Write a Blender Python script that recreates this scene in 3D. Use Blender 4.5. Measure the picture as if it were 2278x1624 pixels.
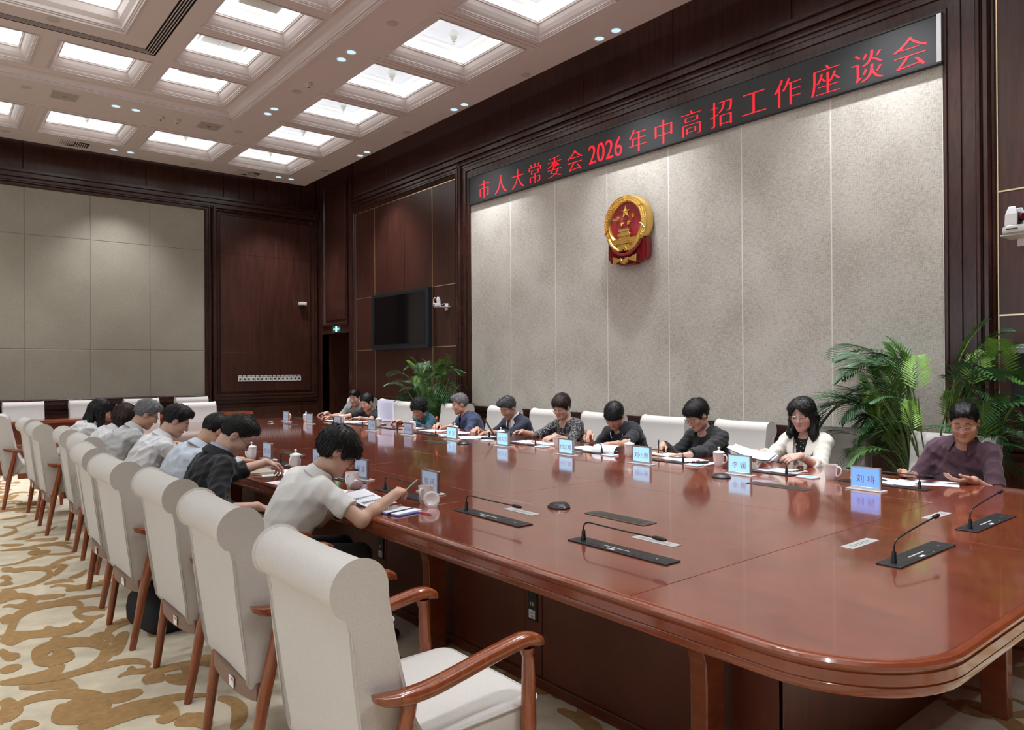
import bpy, bmesh, math, random
import numpy as np
from mathutils import Vector, Matrix, noise
random.seed(7)
for _o in list(bpy.data.objects): bpy.data.objects.remove(_o)
SC = bpy.context.scene
COL = SC.collection
R = math.radians
PI = math.pi
# ------------------------------------------------------------------ camera
def set_camera():
    cd = bpy.data.cameras.new('camera'); co = bpy.data.objects.new('camera', cd); COL.objects.link(co)
    yaw, pitch, roll = R(39.3904), R(0.1878), R(-0.3446)
    fw = Vector((math.sin(yaw)*math.cos(pitch), math.cos(yaw)*math.cos(pitch), math.sin(pitch)))
    rt = Vector((math.cos(yaw), -math.sin(yaw), 0)); up = rt.cross(fw)
    r2 = rt*math.cos(roll)+up*math.sin(roll); u2 = up*math.cos(roll)-rt*math.sin(roll)
    m = Matrix((r2, u2, -fw)).transposed().to_4x4(); m.translation = Vector((0, 0, 1.5))
    co.matrix_world = m
    cd.sensor_fit = 'HORIZONTAL'; cd.sensor_width = 36; cd.lens = 1605.01/2278*36
    cd.clip_start = 0.02; cd.clip_end = 100
    SC.camera = co
set_camera()
# ------------------------------------------------------------------ world, exposure
w = bpy.data.worlds.new('world'); SC.world = w; w.use_nodes = True
w.node_tree.nodes['Background'].inputs[0].default_value = (0.8, 0.86, 1.0, 1)
w.node_tree.nodes['Background'].inputs[1].default_value = 0.0
vs = SC.view_settings
vs.view_transform = 'Standard'; vs.look = 'None'; vs.gamma = 1.0; vs.use_curve_mapping = False
vs.exposure = 1.2
SC.cycles.max_bounces = 6; SC.cycles.diffuse_bounces = 4; SC.cycles.glossy_bounces = 3; SC.cycles.transmission_bounces = 4; SC.cycles.caustics_reflective = False; SC.cycles.caustics_refractive = False; SC.cycles.sample_clamp_indirect = 6; SC.cycles.use_adaptive_sampling = True; SC.cycles.adaptive_threshold = .035; SC.cycles.use_denoising = True
COFFER_L = 1.6      # self-glow of the coffer linings, in place of hidden cove strips
SPOT_W = 72.0         # watts of one recessed downlight
# recessed downlights: (x, y) pairs along the ceiling bands
ZC = 5.15
DOWN = []
for y in (-2.2, 0.62, 2.78-.07, 5.435, 8.255, 11.07): DOWN += [(5.85, y-.125), (5.85, y+.125), (-4.72, y-.125), (-4.72, y+.125)]
for y in (.86, 3.19, 5.45, 7.715, 10.05): DOWN += [(3.86, y-.125), (3.86, y+.125), (-2.74, y-.125), (-2.74, y+.125)]
for x in (-2.96, -.17, 2.625, 5.415): DOWN += [(x-.125, 13.41), (x+.125, 13.41), (x-.125, -2.5), (x+.125, -2.5)]
for x in (-1.12, 2.235): DOWN += [(x-.125, 11.18), (x+.125, 11.18), (x-.125, -.28), (x+.125, -.28)]
# added fill lamps at unseen openings in the left wall, switched off
def area(name, loc, rot, sx, sy, watts, col):
    l = bpy.data.lights.new(name, 'AREA'); l.shape = 'RECTANGLE'; l.size = sx; l.size_y = sy; l.energy = watts; l.color = col
    o = bpy.data.objects.new(name, l); COL.objects.link(o); o.location = loc; o.rotation_euler = rot
    return o
FILL_W = 0.0
if FILL_W:
  for wy in (-1.2, 2.2, 5.6, 9.0): area('window_fill', (-5.22, wy, 2.45), (0, R(-90), 0), 2.7, 1.9, FILL_W, (0.86, 0.93, 1.0))

# ------------------------------------------------------------------ materials
MATS = {}
def nmat(name):
    m = bpy.data.materials.new(name); m.use_nodes = True; MATS[name] = m
    return m, m.node_tree.nodes, m.node_tree.links, m.node_tree.nodes['Principled BSDF']
def setp(b, **k):
    for a, v in k.items():
        a = {'spec': 'Specular IOR Level', 'coat': 'Coat Weight', 'coatr': 'Coat Roughness', 'sheen': 'Sheen Weight', 'trans': 'Transmission Weight',
             'estr': 'Emission Strength', 'ecol': 'Emission Color', 'sss': 'Subsurface Weight'}.get(a, a.replace('_', ' ').title())
        if a == 'Ior': a = 'IOR'
        b.inputs[a].default_value = v
def c4(c): return (c[0], c[1], c[2], 1)
def mat(name, col, rough=.5, bump=0, bscale=200, var=0, vscale=20, stretch=None, **k):
    if name in MATS: return MATS[name]
    m, n, l, b = nmat(name)
    b.inputs['Base Color'].default_value = c4(col); b.inputs['Roughness'].default_value = rough
    setp(b, **k)
    if bump or var:
        tc = n.new('ShaderNodeTexCoord'); src = tc.outputs['Object']
        if stretch:
            mp = n.new('ShaderNodeMapping'); mp.inputs['Scale'].default_value = stretch; l.new(src, mp.inputs[0]); src = mp.outputs[0]
    if var:
        t = n.new('ShaderNodeTexNoise'); t.inputs['Scale'].default_value = vscale; t.inputs['Detail'].default_value = 5; l.new(src, t.inputs[0])
        rp = n.new('ShaderNodeMapRange'); rp.inputs[1].default_value = .3; rp.inputs[2].default_value = .7
        rp.inputs[3].default_value = 1-var; rp.inputs[4].default_value = 1+var; l.new(t.outputs[0], rp.inputs[0])
        mx = n.new('ShaderNodeVectorMath'); mx.operation = 'SCALE'; mx.inputs[0].default_value = col; l.new(rp.outputs[0], mx.inputs[3])
        l.new(mx.outputs[0], b.inputs['Base Color'])
    if bump:
        t2 = n.new('ShaderNodeTexNoise'); t2.inputs['Scale'].default_value = bscale; t2.inputs['Detail'].default_value = 3; l.new(src, t2.inputs[0])
        bp = n.new('ShaderNodeBump'); bp.inputs['Strength'].default_value = bump; bp.inputs['Distance'].default_value = .002
        l.new(t2.outputs[0], bp.inputs['Height']); l.new(bp.outputs[0], b.inputs['Normal'])
    return m
def wood(name, c1, c2, rough, scale=(1, 1, 1), ns=6.0, coat=0, coatr=.05, streak=1.0, spec=.5):
    """veneer: long streaks of noise, grain along the axis with the small scale"""
    m, n, l, b = nmat(name)
    tc = n.new('ShaderNodeTexCoord'); mp = n.new('ShaderNodeMapping'); mp.inputs['Scale'].default_value = scale
    l.new(tc.outputs['Object'], mp.inputs[0])
    t = n.new('ShaderNodeTexNoise'); t.inputs['Scale'].default_value = ns; t.inputs['Detail'].default_value = 8; t.inputs['Roughness'].default_value = .62; t.inputs['Distortion'].default_value = .6
    l.new(mp.outputs[0], t.inputs[0])
    t2 = n.new('ShaderNodeTexNoise'); t2.inputs['Scale'].default_value = .9; t2.inputs['Detail'].default_value = 2; l.new(tc.outputs['Object'], t2.inputs[0])
    ad = n.new('ShaderNodeMath'); ad.operation = 'MULTIPLY_ADD'; ad.inputs[1].default_value = .45; l.new(t2.outputs[0], ad.inputs[0]); l.new(t.outputs[0], ad.inputs[2])
    rp = n.new('ShaderNodeValToRGB'); e = rp.color_ramp.elements
    e[0].position = .5; e[0].color = c4(c1); e[1].position = .95; e[1].color = c4(c2)
    l.new(ad.outputs[0], rp.inputs[0]); l.new(rp.outputs[0], b.inputs['Base Color'])
    b.inputs['Roughness'].default_value = rough; setp(b, coat=coat, coatr=coatr, spec=spec)
    t3 = n.new('ShaderNodeTexNoise'); t3.inputs['Scale'].default_value = ns*6; l.new(mp.outputs[0], t3.inputs[0])
    bp = n.new('ShaderNodeBump'); bp.inputs['Strength'].default_value = .05*streak; bp.inputs['Distance'].default_value = .002
    l.new(t3.outputs[0], bp.inputs['Height']); l.new(bp.outputs[0], b.inputs['Normal'])
    return m
WALNUT = wood('walnut_veneer', (.030, .0095, .0065), (.075, .024, .016), .33, (6, 6, .5), 4.0)
WALNUT_M = wood('walnut_moulding', (.026, .009, .0065), (.06, .021, .015), .27, (5, 5, 1), 5.0)
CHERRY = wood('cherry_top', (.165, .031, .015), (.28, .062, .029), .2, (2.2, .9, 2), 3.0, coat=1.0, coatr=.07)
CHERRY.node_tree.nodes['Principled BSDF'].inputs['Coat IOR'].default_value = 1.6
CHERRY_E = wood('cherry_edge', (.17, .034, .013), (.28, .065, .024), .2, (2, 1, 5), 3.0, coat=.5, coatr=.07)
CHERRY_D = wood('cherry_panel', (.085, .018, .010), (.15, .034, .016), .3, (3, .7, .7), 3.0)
CHAIRW = wood('chair_wood', (.19, .042, .013), (.32, .08, .024), .18, (8, 8, 2), 4.0, coat=.5, coatr=.08)
def fabric(name, c1, c2, scale, rough=.9, bump=.3, big=.35, thr=(.42, .62), weave=False):
    m, n, l, b = nmat(name)
    tc = n.new('ShaderNodeTexCoord')
    t = n.new('ShaderNodeTexNoise'); t.inputs['Scale'].default_value = scale; t.inputs['Detail'].default_value = 6; t.inputs['Roughness'].default_value = .7; l.new(tc.outputs['Object'], t.inputs[0])
    t2 = n.new('ShaderNodeTexNoise'); t2.inputs['Scale'].default_value = 2.2; t2.inputs['Detail'].default_value = 4; l.new(tc.outputs['Object'], t2.inputs[0])
    ad = n.new('ShaderNodeMath'); ad.operation = 'MULTIPLY_ADD'; ad.inputs[1].default_value = big; l.new(t2.outputs[0], ad.inputs[0]); l.new(t.outputs[0], ad.inputs[2])
    if weave:
        outs = []
        for sc in ((1, 1, .22), (1, .16, 1)):
            mp = n.new('ShaderNodeMapping'); mp.inputs['Scale'].default_value = sc; l.new(tc.outputs['Object'], mp.inputs[0]); q = n.new('ShaderNodeTexNoise'); q.inputs['Scale'].default_value = scale*1.3; q.inputs['Detail'].default_value = 4; l.new(mp.outputs[0], q.inputs[0]); outs.append(q)
        mm = n.new('ShaderNodeMath'); mm.operation = 'ADD'; l.new(outs[0].outputs[0], mm.inputs[0]); l.new(outs[1].outputs[0], mm.inputs[1])
        m2 = n.new('ShaderNodeMath'); m2.operation = 'MULTIPLY_ADD'; m2.inputs[1].default_value = .35; l.new(mm.outputs[0], m2.inputs[0])
        m3 = n.new('ShaderNodeMath'); m3.operation = 'MULTIPLY'; m3.inputs[1].default_value = .3; l.new(t.outputs[0], m3.inputs[0]); l.new(m3.outputs[0], m2.inputs[2]); l.new(m2.outputs[0], ad.inputs[2])
    rp = n.new('ShaderNodeValToRGB'); e = rp.color_ramp.elements
    e[0].position = thr[0]+big*.5; e[0].color = c4(c1); e[1].position = thr[1]+big*.5; e[1].color = c4(c2)
    l.new(ad.outputs[0], rp.inputs[0]); l.new(rp.outputs[0], b.inputs['Base Color'])
    b.inputs['Roughness'].default_value = rough
    bp = n.new('ShaderNodeBump'); bp.inputs['Strength'].default_value = bump; bp.inputs['Distance'].default_value = .003
    l.new(t.outputs[0], bp.inputs['Height']); l.new(bp.outputs[0], b.inputs['Normal'])
    return m
WALLFAB = fabric('stone_fabric', (.37, .34, .29), (.57, .54, .485), 90, rough=.5, bump=.3, big=.25, thr=(.40, .56), weave=True)
WALLFAB2 = fabric('beige_fabric', (.25, .225, .18), (.34, .31, .25), 110, rough=.42, bump=.2, big=.2)
CHAIRF = fabric('chair_linen', (.55, .52, .49), (.69, .66, .63), 420, rough=.95, bump=.25, big=.1, thr=(.35, .65))
PLASTER = mat('ceiling_plaster', (.57, .505, .495), .75)
CARPET = mat('carpet_cream', (.72, .635, .48), .95, bump=.9, bscale=500, var=.12, vscale=9)
CARPET_T = mat('carpet_tan', (.42, .25, .10), .95, bump=.9, bscale=500, var=.15, vscale=30)
GOLD = mat('gilt', (.85, .56, .16), .28, metallic=1.0)
BRASS = mat('brass_strip', (.78, .62, .38), .3, metallic=.9)
BLACK = mat('black_plastic', (.012, .012, .013), .35)
BLACKM = mat('black_anodised', (.022, .022, .024), .42, metallic=.3)
DARKGAP = mat('dark_gap', (.01, .008, .008), .8)
STEEL = mat('brushed_steel', (.55, .55, .56), .3, metallic=1.0)
WHITEP = mat('white_plastic', (.72, .72, .73), .35)
PORC = mat('porcelain', (.82, .80, .79), .12, coat=.6)
PAPER = mat('white_paper', (.80, .82, .88), .8)
LINE = mat('print_grey', (.22, .22, .28), .8)
LEDR = mat('led_red', (.5, .01, .02), .5, ecol=(.9, .003, .012, 1), estr=.55)
SCREENB = mat('name_screen_blue', (.05, .1, .3), .3, ecol=(.085, .19, .46, 1), estr=1.0)
SCREENP = mat('name_screen_pale', (.1, .2, .3), .3, ecol=(.19, .34, .46, 1), estr=1.0)
SCREENG = mat('name_screen_grey', (.13, .17, .25), .3, ecol=(.42, .5, .66, 1), estr=.22)
REDINK = mat('red_print', (.45, .02, .08), .6)

def emit(name, col, s, diff=(.8, .8, .8)):
    m, n, l, b = nmat(name); b.inputs['Base Color'].default_value = c4(diff); b.inputs['Roughness'].default_value = .8
    setp(b, ecol=c4(col), estr=s); return m
GLOW = emit('glow_coffer_lining', (.925, .97, .955), COFFER_L)  # cove light put into the lining as emission; no strips modelled
GLOW2 = emit('glow_coffer_plate', (.80, .87, .95), .24, (.62, .64, .68))  # plate brightness from cove light, set as emission
GLOW3 = emit('glow_coffer_moulding', (.88, .93, .92), .24, (.66, .68, .68))  # mouldings also glow by themselves to look lit
LAMPF = emit('downlight_lens', (.25, .37, .47), 1.0, (.2, .2, .2))

# ------------------------------------------------------------------ mesh helpers
class MB:
    def __init__(s): s.v = []; s.f = []; s.mi = []; s.cur = 0
    def add(s, vs_, fs):
        k = len(s.v); s.v += [tuple(p) for p in vs_]; s.f += [tuple(i+k for i in f) for f in fs]; s.mi += [s.cur]*len(fs); return s
    def box(s, x0, y0, z0, x1, y1, z1):
        return s.add([(x0,y0,z0),(x1,y0,z0),(x1,y1,z0),(x0,y1,z0),(x0,y0,z1),(x1,y0,z1),(x1,y1,z1),(x0,y1,z1)],
                     [(0,3,2,1),(4,5,6,7),(0,1,5,4),(1,2,6,5),(2,3,7,6),(3,0,4,7)])
    def prism(s, pts, ext):            # closed 3d polygon + extrusion vector
        n = len(pts); e = Vector(ext); a = [Vector(p) for p in pts]
        return s.add(a+[p+e for p in a], [tuple(range(n-1, -1, -1)), tuple(range(n, 2*n))]+[(i, (i+1) % n, n+(i+1) % n, n+i) for i in range(n)])
    def loft(s, rings, closed=True, cap=True):
        n = len(rings[0]); vs_ = [p for r in rings for p in r]; fs = []
        for k in range(len(rings)-1):
            for i in range(n if closed else n-1):
                j = (i+1) % n; fs.append((k*n+i, k*n+j, (k+1)*n+j, (k+1)*n+i))
        if cap and closed: fs += [tuple(range(n-1, -1, -1)), tuple((len(rings)-1)*n+i for i in range(n))]
        return s.add(vs_, fs)
    def tube(s, pts, r, n=8, cap=True, flat=None):
        pts = [Vector(p) for p in pts]; rings = []; up = Vector((0, 0, 1)); prev = None
        for i, p in enumerate(pts):
            t = (pts[min(i+1, len(pts)-1)]-pts[max(i-1, 0)]).normalized()
            a = prev if prev else (Vector((1, 0, 0)) if abs(t.z) > .9 else up)
            a = (a-t*a.dot(t)).normalized(); prev = a; b = t.cross(a)
            rr = r[i] if isinstance(r, (list, tuple)) else r
            fl = flat if flat else 1
            rings.append([p+a*(math.cos(2*PI*k/n)*rr*fl)+b*(math.sin(2*PI*k/n)*rr) for k in range(n)])
        return s.loft(rings, True, cap)
    def lathe(s, prof, n=24, c=(0, 0, 0), cap=False):
        rings = [[(c[0]+r*math.cos(2*PI*k/n), c[1]+r*math.sin(2*PI*k/n), c[2]+z) for k in range(n)] for r, z in prof]
        return s.loft(rings, True, cap)
    def mesh(s, name, mats, smooth=0, bevel=0, segs=2, weld=False):
        me = bpy.data.meshes.new(name); me.from_pydata([tuple(p) for p in s.v], [], s.f)
        if not isinstance(mats, (list, tuple)): mats = [mats]
        for m in mats: me.materials.append(m)
        if len(mats) > 1: me.polygons.foreach_set('material_index', s.mi)
        if bevel or smooth or weld:
            bm = bmesh.new(); bm.from_mesh(me)
            if weld or bevel: bmesh.ops.remove_doubles(bm, verts=bm.verts, dist=1e-5)
            if bevel:
                bmesh.ops.recalc_face_normals(bm, faces=bm.faces)
                es = [e for e in bm.edges if len(e.link_faces) == 2 and e.calc_face_angle(0) > R(28)]
                bmesh.ops.bevel(bm, geom=es, offset=bevel, segments=segs, profile=.5, affect='EDGES', clamp_overlap=True)
            bm.to_mesh(me); bm.free()
        if smooth:
            me.polygons.foreach_set('use_smooth', [True]*len(me.polygons)); me.set_sharp_from_angle(angle=R(smooth))
        me.validate(); me.update()
        return me
    def obj(s, name, mats, parent=None, smooth=0, bevel=0, segs=2, **k):
        o = bpy.data.objects.new(name, s.mesh(name, mats, smooth, bevel, segs)); COL.objects.link(o)
        if parent: o.parent = parent
        for a, v in k.items(): o[a] = v
        return o
def link(name, me, parent=None, loc=(0, 0, 0), rz=0, **k):
    o = bpy.data.objects.new(name, me); COL.objects.link(o); o.location = loc; o.rotation_euler = (0, 0, rz)
    if parent: o.parent = parent
    for a, v in k.items(): o[a] = v
    return o
def thing(name, label, cat, loc=(0, 0, 0), rz=0, group=None):
    o = bpy.data.objects.new(name, None); COL.objects.link(o); o.location = loc; o.rotation_euler = (0, 0, rz); o.empty_display_size = .05
    o['label'] = label; o['category'] = cat
    if group: o['group'] = group
    return o
def tag(o, label, cat, group=None):
    o['label'] = label; o['category'] = cat
    if group: o['group'] = group
    return o
def dup(root, loc, rz, label=None):
    r = root.copy(); COL.objects.link(r); r.location = loc; r.rotation_euler = (0, 0, rz)
    if label: r['label'] = label
    for ch in list(root.children):
        c = ch.copy(); COL.objects.link(c); c.parent = r
        for g in ch.children:
            d = g.copy(); COL.objects.link(d); d.parent = c
    return r
def struct(o): o['kind'] = 'structure'; return o
def sempty(name):
    o = bpy.data.objects.new(name, None); COL.objects.link(o); o['kind'] = 'structure'; return o
# ================================================================== ROOM
XR, YF, XL, YN = 6.5, 14.25, -5.4, -3.35
ZT = 5.75
fl = struct(MB().box(XL-.2, YN-.2, -.1, XR+.8, YF+.2, 0).obj('floor', CARPET))
# ---- scroll pattern of the carpet: strokes (points, greatest width), laid as a raised tan pile
FLOORPX = [([[0.345,4.969,0.0,-0.045],[0.406,4.967,-0.002,-0.044],[0.495,4.9,-0.003,-0.043],[0.608,4.848,-0.003,-0.043],[0.693,4.836,-0.001,-0.044],[0.77,4.91,0.003,-0.043],[0.807,4.976,0.005,-0.041]],0),([[0.363,4.94,0.011,-0.037],[0.405,5.081,0.013,-0.033],[0.427,5.218,0.012,-0.034],[0.467,5.35,0.006,-0.044],[0.543,5.442,0.001,-0.047],[0.629,5.452,-0.003,-0.047],[0.721,5.426,-0.005,-0.045],[0.785,5.364,-0.009,-0.041],[0.79,5.293,-0.013,0.025],[0.761,5.256,-0.002,0.045]],0),([[0.631,5.466,-0.001,-0.031],[0.705,5.489,-0.002,-0.031],[0.804,5.494,-0.003,-0.031],[0.965,5.445,-0.004,-0.03]],0),([[0.893,5.109,0.008,0.033],[0.845,5.184,0.006,0.035],[0.784,5.194,0.002,0.037],[0.745,5.147,-0.011,0.017],[0.753,5.045,-0.008,-0.03],[0.805,4.987,-0.004,-0.035],[0.871,5.006,-0.002,-0.035]],0),([[0.367,5.269,0.003,-0.056],[0.412,5.302,0.0,-0.056],[0.462,5.293,-0.002,-0.056]],0),([[0.548,4.935,0.002,-0.03],[0.572,4.963,-0.003,-0.029],[0.613,4.888,-0.003,-0.029],[0.699,4.877,-0.002,-0.029]],0.03),([[0.342,4.916,-0.005,-0.051],[0.384,4.866,-0.0,-0.054],[0.448,4.91,-0.001,-0.054],[0.526,4.859,-0.005,-0.051]],0),([[0.329,4.738,-0.013,-0.027],[0.357,4.6,-0.007,-0.039],[0.406,4.589,-0.001,-0.046]],0),([[0.293,4.225,-0.002,-0.045],[0.402,4.157,-0.002,-0.045],[0.518,4.136,-0.001,-0.046],[0.637,4.15,0.001,-0.046],[0.714,4.225,0.006,-0.044],[0.761,4.321,0.017,-0.026],[0.767,4.433,0.018,0.026],[0.732,4.538,0.011,0.043],[0.672,4.599,0.006,0.047],[0.601,4.632,0.003,0.049],[0.532,4.618,-0.003,0.05],[0.482,4.545,-0.013,0.04],[0.474,4.447,-0.015,-0.029],[0.513,4.395,-0.004,-0.046],[0.557,4.394,0.002,-0.048],[0.578,4.433,0.009,-0.044]],0.04),([[0.551,4.691,0.003,-0.031],[0.579,4.728,-0.001,-0.032],[0.616,4.689,-0.005,-0.029],[0.661,4.617,-0.005,-0.029],[0.722,4.558,-0.005,-0.029]],0),([[0.795,4.49,0.009,-0.031],[0.82,4.552,0.016,0.015],[0.789,4.622,0.006,0.039],[0.743,4.603,-0.001,0.04],[0.729,4.579,-0.006,0.037]],0),([[0.761,4.321,-0.003,-0.046],[0.8,4.326,0.006,-0.043],[0.844,4.449,0.012,-0.036],[0.883,4.541,0.008,-0.042],[0.918,4.585,0.003,-0.046]],0),([[0.811,4.623,0.007,-0.034],[0.859,4.726,0.003,-0.038],[0.932,4.789,-0.003,-0.04],[0.992,4.777,-0.009,-0.037],[1.023,4.686,-0.012,-0.032]],0),([[0.634,4.126,-0.001,-0.027],[0.706,4.138,-0.001,-0.027],[0.791,4.14,-0.003,-0.026],[0.864,4.098,-0.006,-0.024],[0.895,4.024,-0.011,-0.014],[0.878,3.98,-0.009,0.018]],0),([[0.742,3.947,0.001,-0.029],[0.784,3.97,-0.002,-0.029],[0.834,3.957,-0.004,-0.027],[0.909,3.909,-0.004,-0.027],[0.987,3.9,-0.004,-0.028],[1.073,3.885,-0.005,-0.027],[1.15,3.856,-0.006,-0.027]],0.035),([[0.794,3.984,0.001,-0.031],[0.816,3.999,-0.007,-0.029],[0.826,3.95,-0.012,-0.019]],0),([[0.823,3.802,0.002,-0.038],[0.857,3.828,-0.003,-0.038],[0.905,3.809,-0.005,-0.037],[0.926,3.817,-0.002,-0.038]],0),([[0.921,3.795,-0.014,-0.037],[0.948,3.745,-0.011,-0.041],[1.002,3.726,0.001,-0.044],[1.031,3.806,0.024,0.008],[1.01,3.857,0.017,0.036]],0),([[0.294,4.244,-0.0,-0.033],[0.385,4.22,-0.0,-0.033],[0.474,4.221,-0.0,-0.033],[0.53,4.229,0.001,-0.033],[0.556,4.264,0.009,0.026],[0.497,4.314,0.004,0.032]],0),([[0.358,4.119,-0.002,-0.031],[0.423,4.074,-0.002,-0.031],[0.489,4.043,-0.002,-0.031],[0.552,4.027,-0.004,-0.03],[0.563,3.98,-0.008,0.029],[0.519,3.962,-0.001,0.032],[0.502,3.963,0.001,0.032]],0),([[0.305,4.397,0.002,-0.034],[0.354,4.412,0.001,-0.034],[0.397,4.417,0.001,-0.034]],0),([[0.259,3.742,0.015,-0.038],[0.297,3.843,0.012,-0.041],[0.352,3.922,0.006,-0.045],[0.425,3.939,-0.0,-0.045],[0.507,3.908,-0.004,-0.042],[0.579,3.847,-0.008,-0.039],[0.624,3.763,-0.015,-0.029],[0.629,3.689,-0.02,0.017],[0.6,3.623,-0.008,0.042],[0.552,3.595,0.0,0.043],[0.495,3.617,0.006,0.04],[0.46,3.672,0.017,0.021],[0.476,3.714,0.004,-0.043],[0.518,3.704,-0.004,-0.041],[0.537,3.681,-0.008,-0.038]],0.045),([[0.641,3.762,-0.008,-0.036],[0.684,3.707,-0.005,-0.038],[0.744,3.705,-0.003,-0.04],[0.801,3.705,-0.003,-0.04]],0),([[0.275,3.969,0.0,-0.047],[0.306,3.96,-0.008,-0.04],[0.317,3.897,-0.02,0.027],[0.285,3.819,-0.013,0.045],[0.262,3.788,-0.011,0.047]],0),([[0.293,3.659,0.004,-0.031],[0.335,3.678,0.001,-0.03],[0.388,3.649,-0.002,-0.029]],0),([[0.507,3.479,0.003,-0.044],[0.564,3.501,0.002,-0.044],[0.634,3.526,0.001,-0.044],[0.717,3.543,-0.002,-0.043],[0.8,3.522,-0.008,-0.04],[0.848,3.449,-0.017,-0.028],[0.844,3.383,-0.017,0.03],[0.804,3.34,-0.001,0.043],[0.776,3.353,0.006,0.041]],0),([[0.597,3.506,0.001,-0.025],[0.704,3.536,-0.0,-0.025],[0.789,3.553,-0.002,-0.024],[0.883,3.539,-0.004,-0.024],[0.967,3.501,-0.005,-0.023],[1.024,3.458,-0.006,-0.022]],0),([[0.513,3.449,0.0,-0.024],[0.587,3.449,0.0,-0.024],[0.679,3.47,-0.0,-0.024],[0.759,3.471,-0.003,-0.023],[0.808,3.43,-0.008,-0.019],[0.813,3.375,-0.012,-0.008]],0),([[0.826,3.265,-0.001,-0.042],[0.881,3.276,-0.007,-0.04],[0.926,3.229,-0.012,-0.036]],0.03),([[1.046,3.402,-0.012,-0.026],[1.087,3.33,-0.016,-0.02],[1.086,3.231,-0.019,0.005],[1.045,3.129,-0.013,0.023],[1.0,3.064,-0.01,0.027]],0),([[0.4,5.582,0.001,-0.045],[0.435,5.596,-0.002,-0.044],[0.484,5.54,-0.002,-0.044],[0.541,5.573,0.003,-0.044],[0.571,5.654,0.014,-0.012],[0.556,5.733,0.007,0.042],[0.491,5.801,0.003,0.046],[0.404,5.796,0.001,0.047]],0.04),([[0.583,5.682,-0.003,-0.038],[0.651,5.64,-0.003,-0.038],[0.751,5.619,-0.003,-0.037]],0),([[0.42,6.033,-0.001,-0.04],[0.502,6.028,-0.001,-0.04],[0.604,6.049,-0.0,-0.04],[0.694,6.155,0.002,-0.038],[0.737,6.262,0.011,-0.016],[0.732,6.416,0.008,0.035],[0.652,6.526,0.004,0.04],[0.554,6.544,0.003,0.041],[0.506,6.62,0.004,0.039]],0.03),([[0.674,6.466,-0.002,-0.04],[0.749,6.479,-0.002,-0.04],[0.816,6.49,-0.004,-0.04],[0.877,6.448,-0.005,-0.039]],0),([[0.752,6.2,0.005,-0.034],[0.794,6.313,0.004,-0.036],[0.845,6.423,0.002,-0.038],[0.874,6.462,0.0,-0.039]],0),([[0.77,6.54,0.0,-0.033],[0.833,6.623,-0.0,-0.033],[0.911,6.697,-0.002,-0.034],[1.003,6.705,-0.003,-0.033]],0),([[0.472,6.77,-0.001,-0.035],[0.584,6.782,-0.001,-0.035],[0.689,6.888,-0.0,-0.034],[0.775,6.961,-0.0,-0.034],[0.824,7.04,0.009,0.018],[0.769,7.088,0.003,0.035],[0.717,7.071,0.002,0.035]],0.03),([[0.512,7.34,-0.002,-0.042],[0.639,7.306,-0.003,-0.042],[0.736,7.261,-0.004,-0.041],[0.75,7.198,-0.008,-0.034]],0.02),([[0.649,7.298,-0.002,-0.039],[0.796,7.339,-0.003,-0.038],[0.916,7.283,-0.005,-0.036],[0.977,7.099,-0.008,-0.03],[0.983,6.922,-0.005,0.027],[0.915,6.871,0.004,0.037],[0.775,6.961,0.004,0.037]],0),([[0.849,7.341,-0.003,-0.034],[0.943,7.327,-0.004,-0.034],[1.021,7.26,-0.005,-0.033]],0),([[0.446,6.391,-0.002,-0.041],[0.488,6.379,-0.004,-0.039],[0.5,6.321,-0.007,0.034],[0.464,6.296,-0.001,0.041]],0),([[0.412,5.916,0.001,-0.053],[0.462,5.947,-0.003,-0.052],[0.505,5.878,-0.006,-0.048]],0),([[0.43,6.176,0.001,-0.04],[0.474,6.205,-0.002,-0.04],[0.504,6.157,-0.005,-0.037]],0),([[0.688,5.881,-0.001,-0.032],[0.75,5.902,-0.004,-0.031],[0.828,5.771,-0.004,-0.031],[0.914,5.762,-0.003,-0.031],[1.002,5.754,-0.004,-0.031]],0.03),([[0.762,5.733,-0.003,-0.038],[0.831,5.733,-0.005,-0.037],[0.88,5.661,-0.007,-0.035]],0),([[0.666,5.988,-0.001,-0.029],[0.755,6.01,-0.002,-0.029],[0.821,5.976,-0.004,-0.028],[0.84,5.915,-0.007,-0.024]],0),([[0.826,6.042,-0.001,-0.032],[0.891,6.082,-0.0,-0.032],[0.967,6.215,0.001,-0.031]],0),([[0.557,7.98,-0.0,-0.043],[0.626,8.033,0.0,-0.043],[0.693,8.169,0.006,-0.03],[0.684,8.338,0.006,0.039],[0.613,8.441,0.004,0.043]],0),([[0.529,7.583,-0.002,-0.035],[0.606,7.517,-0.003,-0.035],[0.691,7.478,-0.003,-0.035]],0),([[0.637,7.766,-0.002,-0.043],[0.733,7.755,-0.002,-0.043],[0.783,7.822,-0.0,-0.042]],0.02),([[0.704,7.623,-0.003,-0.042],[0.792,7.597,-0.004,-0.042],[0.883,7.539,-0.004,-0.041],[0.928,7.55,-0.003,-0.042]],0.02),([[0.687,8.376,-0.0,-0.032],[0.751,8.447,-0.001,-0.032],[0.832,8.551,-0.001,-0.032],[0.907,8.575,-0.002,-0.032]],0),([[0.62,8.87,-0.001,-0.033],[0.717,8.878,-0.002,-0.032],[0.842,8.91,-0.001,-0.032],[0.828,9.02,0.006,0.026]],0),([[0.803,7.917,-0.001,-0.028],[0.922,7.97,-0.001,-0.028],[1.028,8.165,-0.0,-0.027]],0),([[1.039,4.634,-0.001,-0.05],[1.078,4.665,-0.004,-0.05],[1.117,4.664,-0.007,-0.05]],0),([[0.992,4.458,-0.002,-0.044],[1.036,4.485,-0.002,-0.044],[1.07,4.501,-0.003,-0.044]],0)]
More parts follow.
